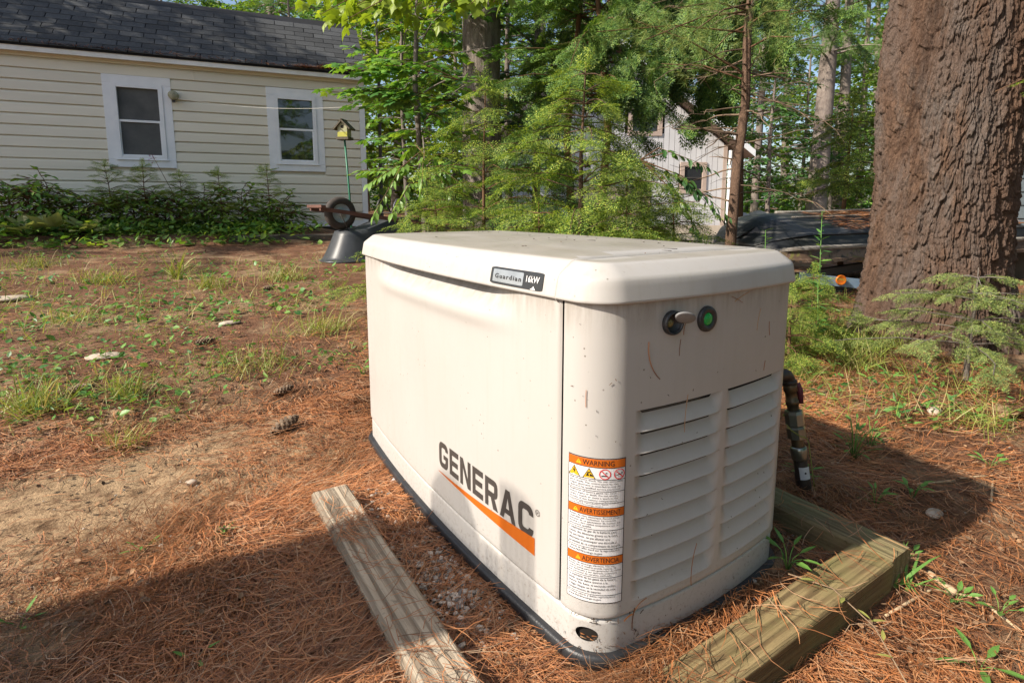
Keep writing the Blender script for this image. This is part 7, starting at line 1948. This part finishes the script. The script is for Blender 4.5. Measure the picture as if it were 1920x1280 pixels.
tall_pine(1610, 1630, 27, .15, "thin trunk between the slim grey pine and the big pine", z0=4)
tall_pine(1640, 1648, 30, .2, "trunk just showing left of the big furrowed pine", z0=5)
tall_pine(1136, 1150, 17, .24, "orange lit trunk above the barn roof", 'bark_orange', z0=5)
tall_pine(742, 760, 19, .17, "thin grey trunk between the bright maples and the grey trunk", z0=6)
tall_pine(500, 507, 22, .18, "trunk standing above the house roof", z0=4.5)
tall_pine(1010, 1015, 21, .2, "trunk behind the tall dark maple", z0=4.5)
tall_pine(1260, 1270, 26, .2, "trunk behind the barn's right half", z0=4)
tall_pine(1470, 1478, 32, .2, "far trunk left of the stout pale one", z0=4)
G_U = "understory trees at the wood's edge"
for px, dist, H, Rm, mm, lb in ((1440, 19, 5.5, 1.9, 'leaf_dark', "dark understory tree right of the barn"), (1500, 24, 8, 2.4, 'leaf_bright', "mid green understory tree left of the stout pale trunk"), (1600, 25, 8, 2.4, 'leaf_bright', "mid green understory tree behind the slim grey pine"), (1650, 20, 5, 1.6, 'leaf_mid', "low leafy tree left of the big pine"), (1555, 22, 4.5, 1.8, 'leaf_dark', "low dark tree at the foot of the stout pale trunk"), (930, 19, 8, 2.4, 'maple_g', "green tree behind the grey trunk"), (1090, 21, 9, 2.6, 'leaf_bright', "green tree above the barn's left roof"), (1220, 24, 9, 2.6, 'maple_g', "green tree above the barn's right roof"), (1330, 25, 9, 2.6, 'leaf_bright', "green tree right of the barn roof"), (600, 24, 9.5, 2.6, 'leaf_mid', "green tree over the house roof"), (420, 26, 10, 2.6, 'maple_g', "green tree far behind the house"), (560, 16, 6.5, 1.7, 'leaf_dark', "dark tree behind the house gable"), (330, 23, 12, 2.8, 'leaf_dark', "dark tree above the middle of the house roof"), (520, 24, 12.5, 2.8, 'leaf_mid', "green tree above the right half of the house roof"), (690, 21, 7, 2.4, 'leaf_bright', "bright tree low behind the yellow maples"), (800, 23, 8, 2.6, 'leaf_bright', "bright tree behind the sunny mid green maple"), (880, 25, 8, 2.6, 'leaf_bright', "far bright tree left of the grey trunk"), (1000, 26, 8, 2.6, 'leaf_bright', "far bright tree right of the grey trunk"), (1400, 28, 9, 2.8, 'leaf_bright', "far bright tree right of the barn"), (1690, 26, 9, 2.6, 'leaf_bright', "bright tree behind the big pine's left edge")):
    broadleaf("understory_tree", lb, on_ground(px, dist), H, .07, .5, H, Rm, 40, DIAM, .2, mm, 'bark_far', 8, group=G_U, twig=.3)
def far_woods():
    for k, (dist0, n, size, m, lab) in enumerate(((31, 1100, .32, 'leaf_bright', "mass of mid green trees closing the view"), (42, 1000, .45, 'leaf_mid', "darker mass of woods farther back"))):
        tb = TB()
        for i in range(n):
            ang = rng.uniform(-.95, .95); dd = dist0 * rng.uniform(.9, 1.35); c = CAM + np.array([math.sin(YAW + ang), math.cos(YAW + ang), 0]) * dd; z = rng.uniform(.3, 17) ** 1.0
            hole = fbm(ang * 5 + 3 + k, z * .22, 40 + k)
            if hole < .30 + .010 * z: continue
            c[2] = z; r = rng.uniform(.7, 1.7); nn_ = 55; q = rng.normal(0, 1, (nn_, 3)); q = q / np.linalg.norm(q, axis=1)[:, None] * rng.uniform(.4, 1, nn_)[:, None] ** .6 * r * [1, 1, .55]
            tb.inst(DIAM, rot_from(rand_dirs(nn_, -.1, .4), jit_up(nn_, .5), size * rng.uniform(.6, 1.2, nn_)), c + q)
        o = tb.solo("far_woods", MT[m], (20, 30, .5)); o["kind"] = "stuff"; o["label"] = lab
    # thicket at the foot of the woods
    tb = TB()
    for i in range(1100):
        ang = rng.uniform(-.75, .95); dd = rng.uniform(27, 36); c = CAM + np.array([math.sin(YAW + ang), math.cos(YAW + ang), 0]) * dd; c[2] = float(hf(c[0], c[1])) + rng.uniform(0, 1.8); nn_ = 30; tb.inst(DIAM, rot_from(rand_dirs(nn_, .1, .4), jit_up(nn_, .5), .25 * rng.uniform(.6, 1.2, nn_)), c + rng.normal(0, .6, (nn_, 3)) * [1, 1, .5])
    o = tb.solo("thicket", MT['maple_g'], (20, 25, .5)); o["kind"] = "stuff"; o["label"] = "leafy thicket along the foot of the woods"
far_woods()

# ---- trees outside the frame whose crowns dapple the yard and shade the house
def shade_tree(x, y, H, z0, Rm, n, label, size=.2, m='maple_g'):
    b0 = np.array([x, y, float(hf(x, y))]); broadleaf("maple_tree", label, b0, H, .16, z0, H, Rm, n, DIAM, size, m, 'bark_grey', 9, group="trees outside the view", twig=.3)
shade_tree(-12.5, 9.2, 11.5, 5.5, 2.3, 26, "tall maple left of the house, outside the view")
shade_tree(-10.5, 11.5, 12.5, 3.5, 3.0, 54, "tall maple beyond the house's left end, outside the view")
shade_tree(-7.5, 9.6, 9.5, 3.5, 2.2, 40, "maple close to the house's left end, outside the view")
shade_tree(-2.5, -6.5, 5.6, .4, 2.4, 50, "added maple behind the camera, outside the view", .28)  # this and the next three are added to block sky light from behind
shade_tree(1.8, -5.4, 8.5, .4, 2.4, 64, "second added maple behind the camera, outside the view", .28)
shade_tree(4.8, -4.8, 9, .4, 2.6, 64, "added maple behind and right of the camera, outside the view", .28)
shade_tree(8.0, -3.2, 9, .4, 2.4, 60, "added maple well right of the generator, outside the view", .28)
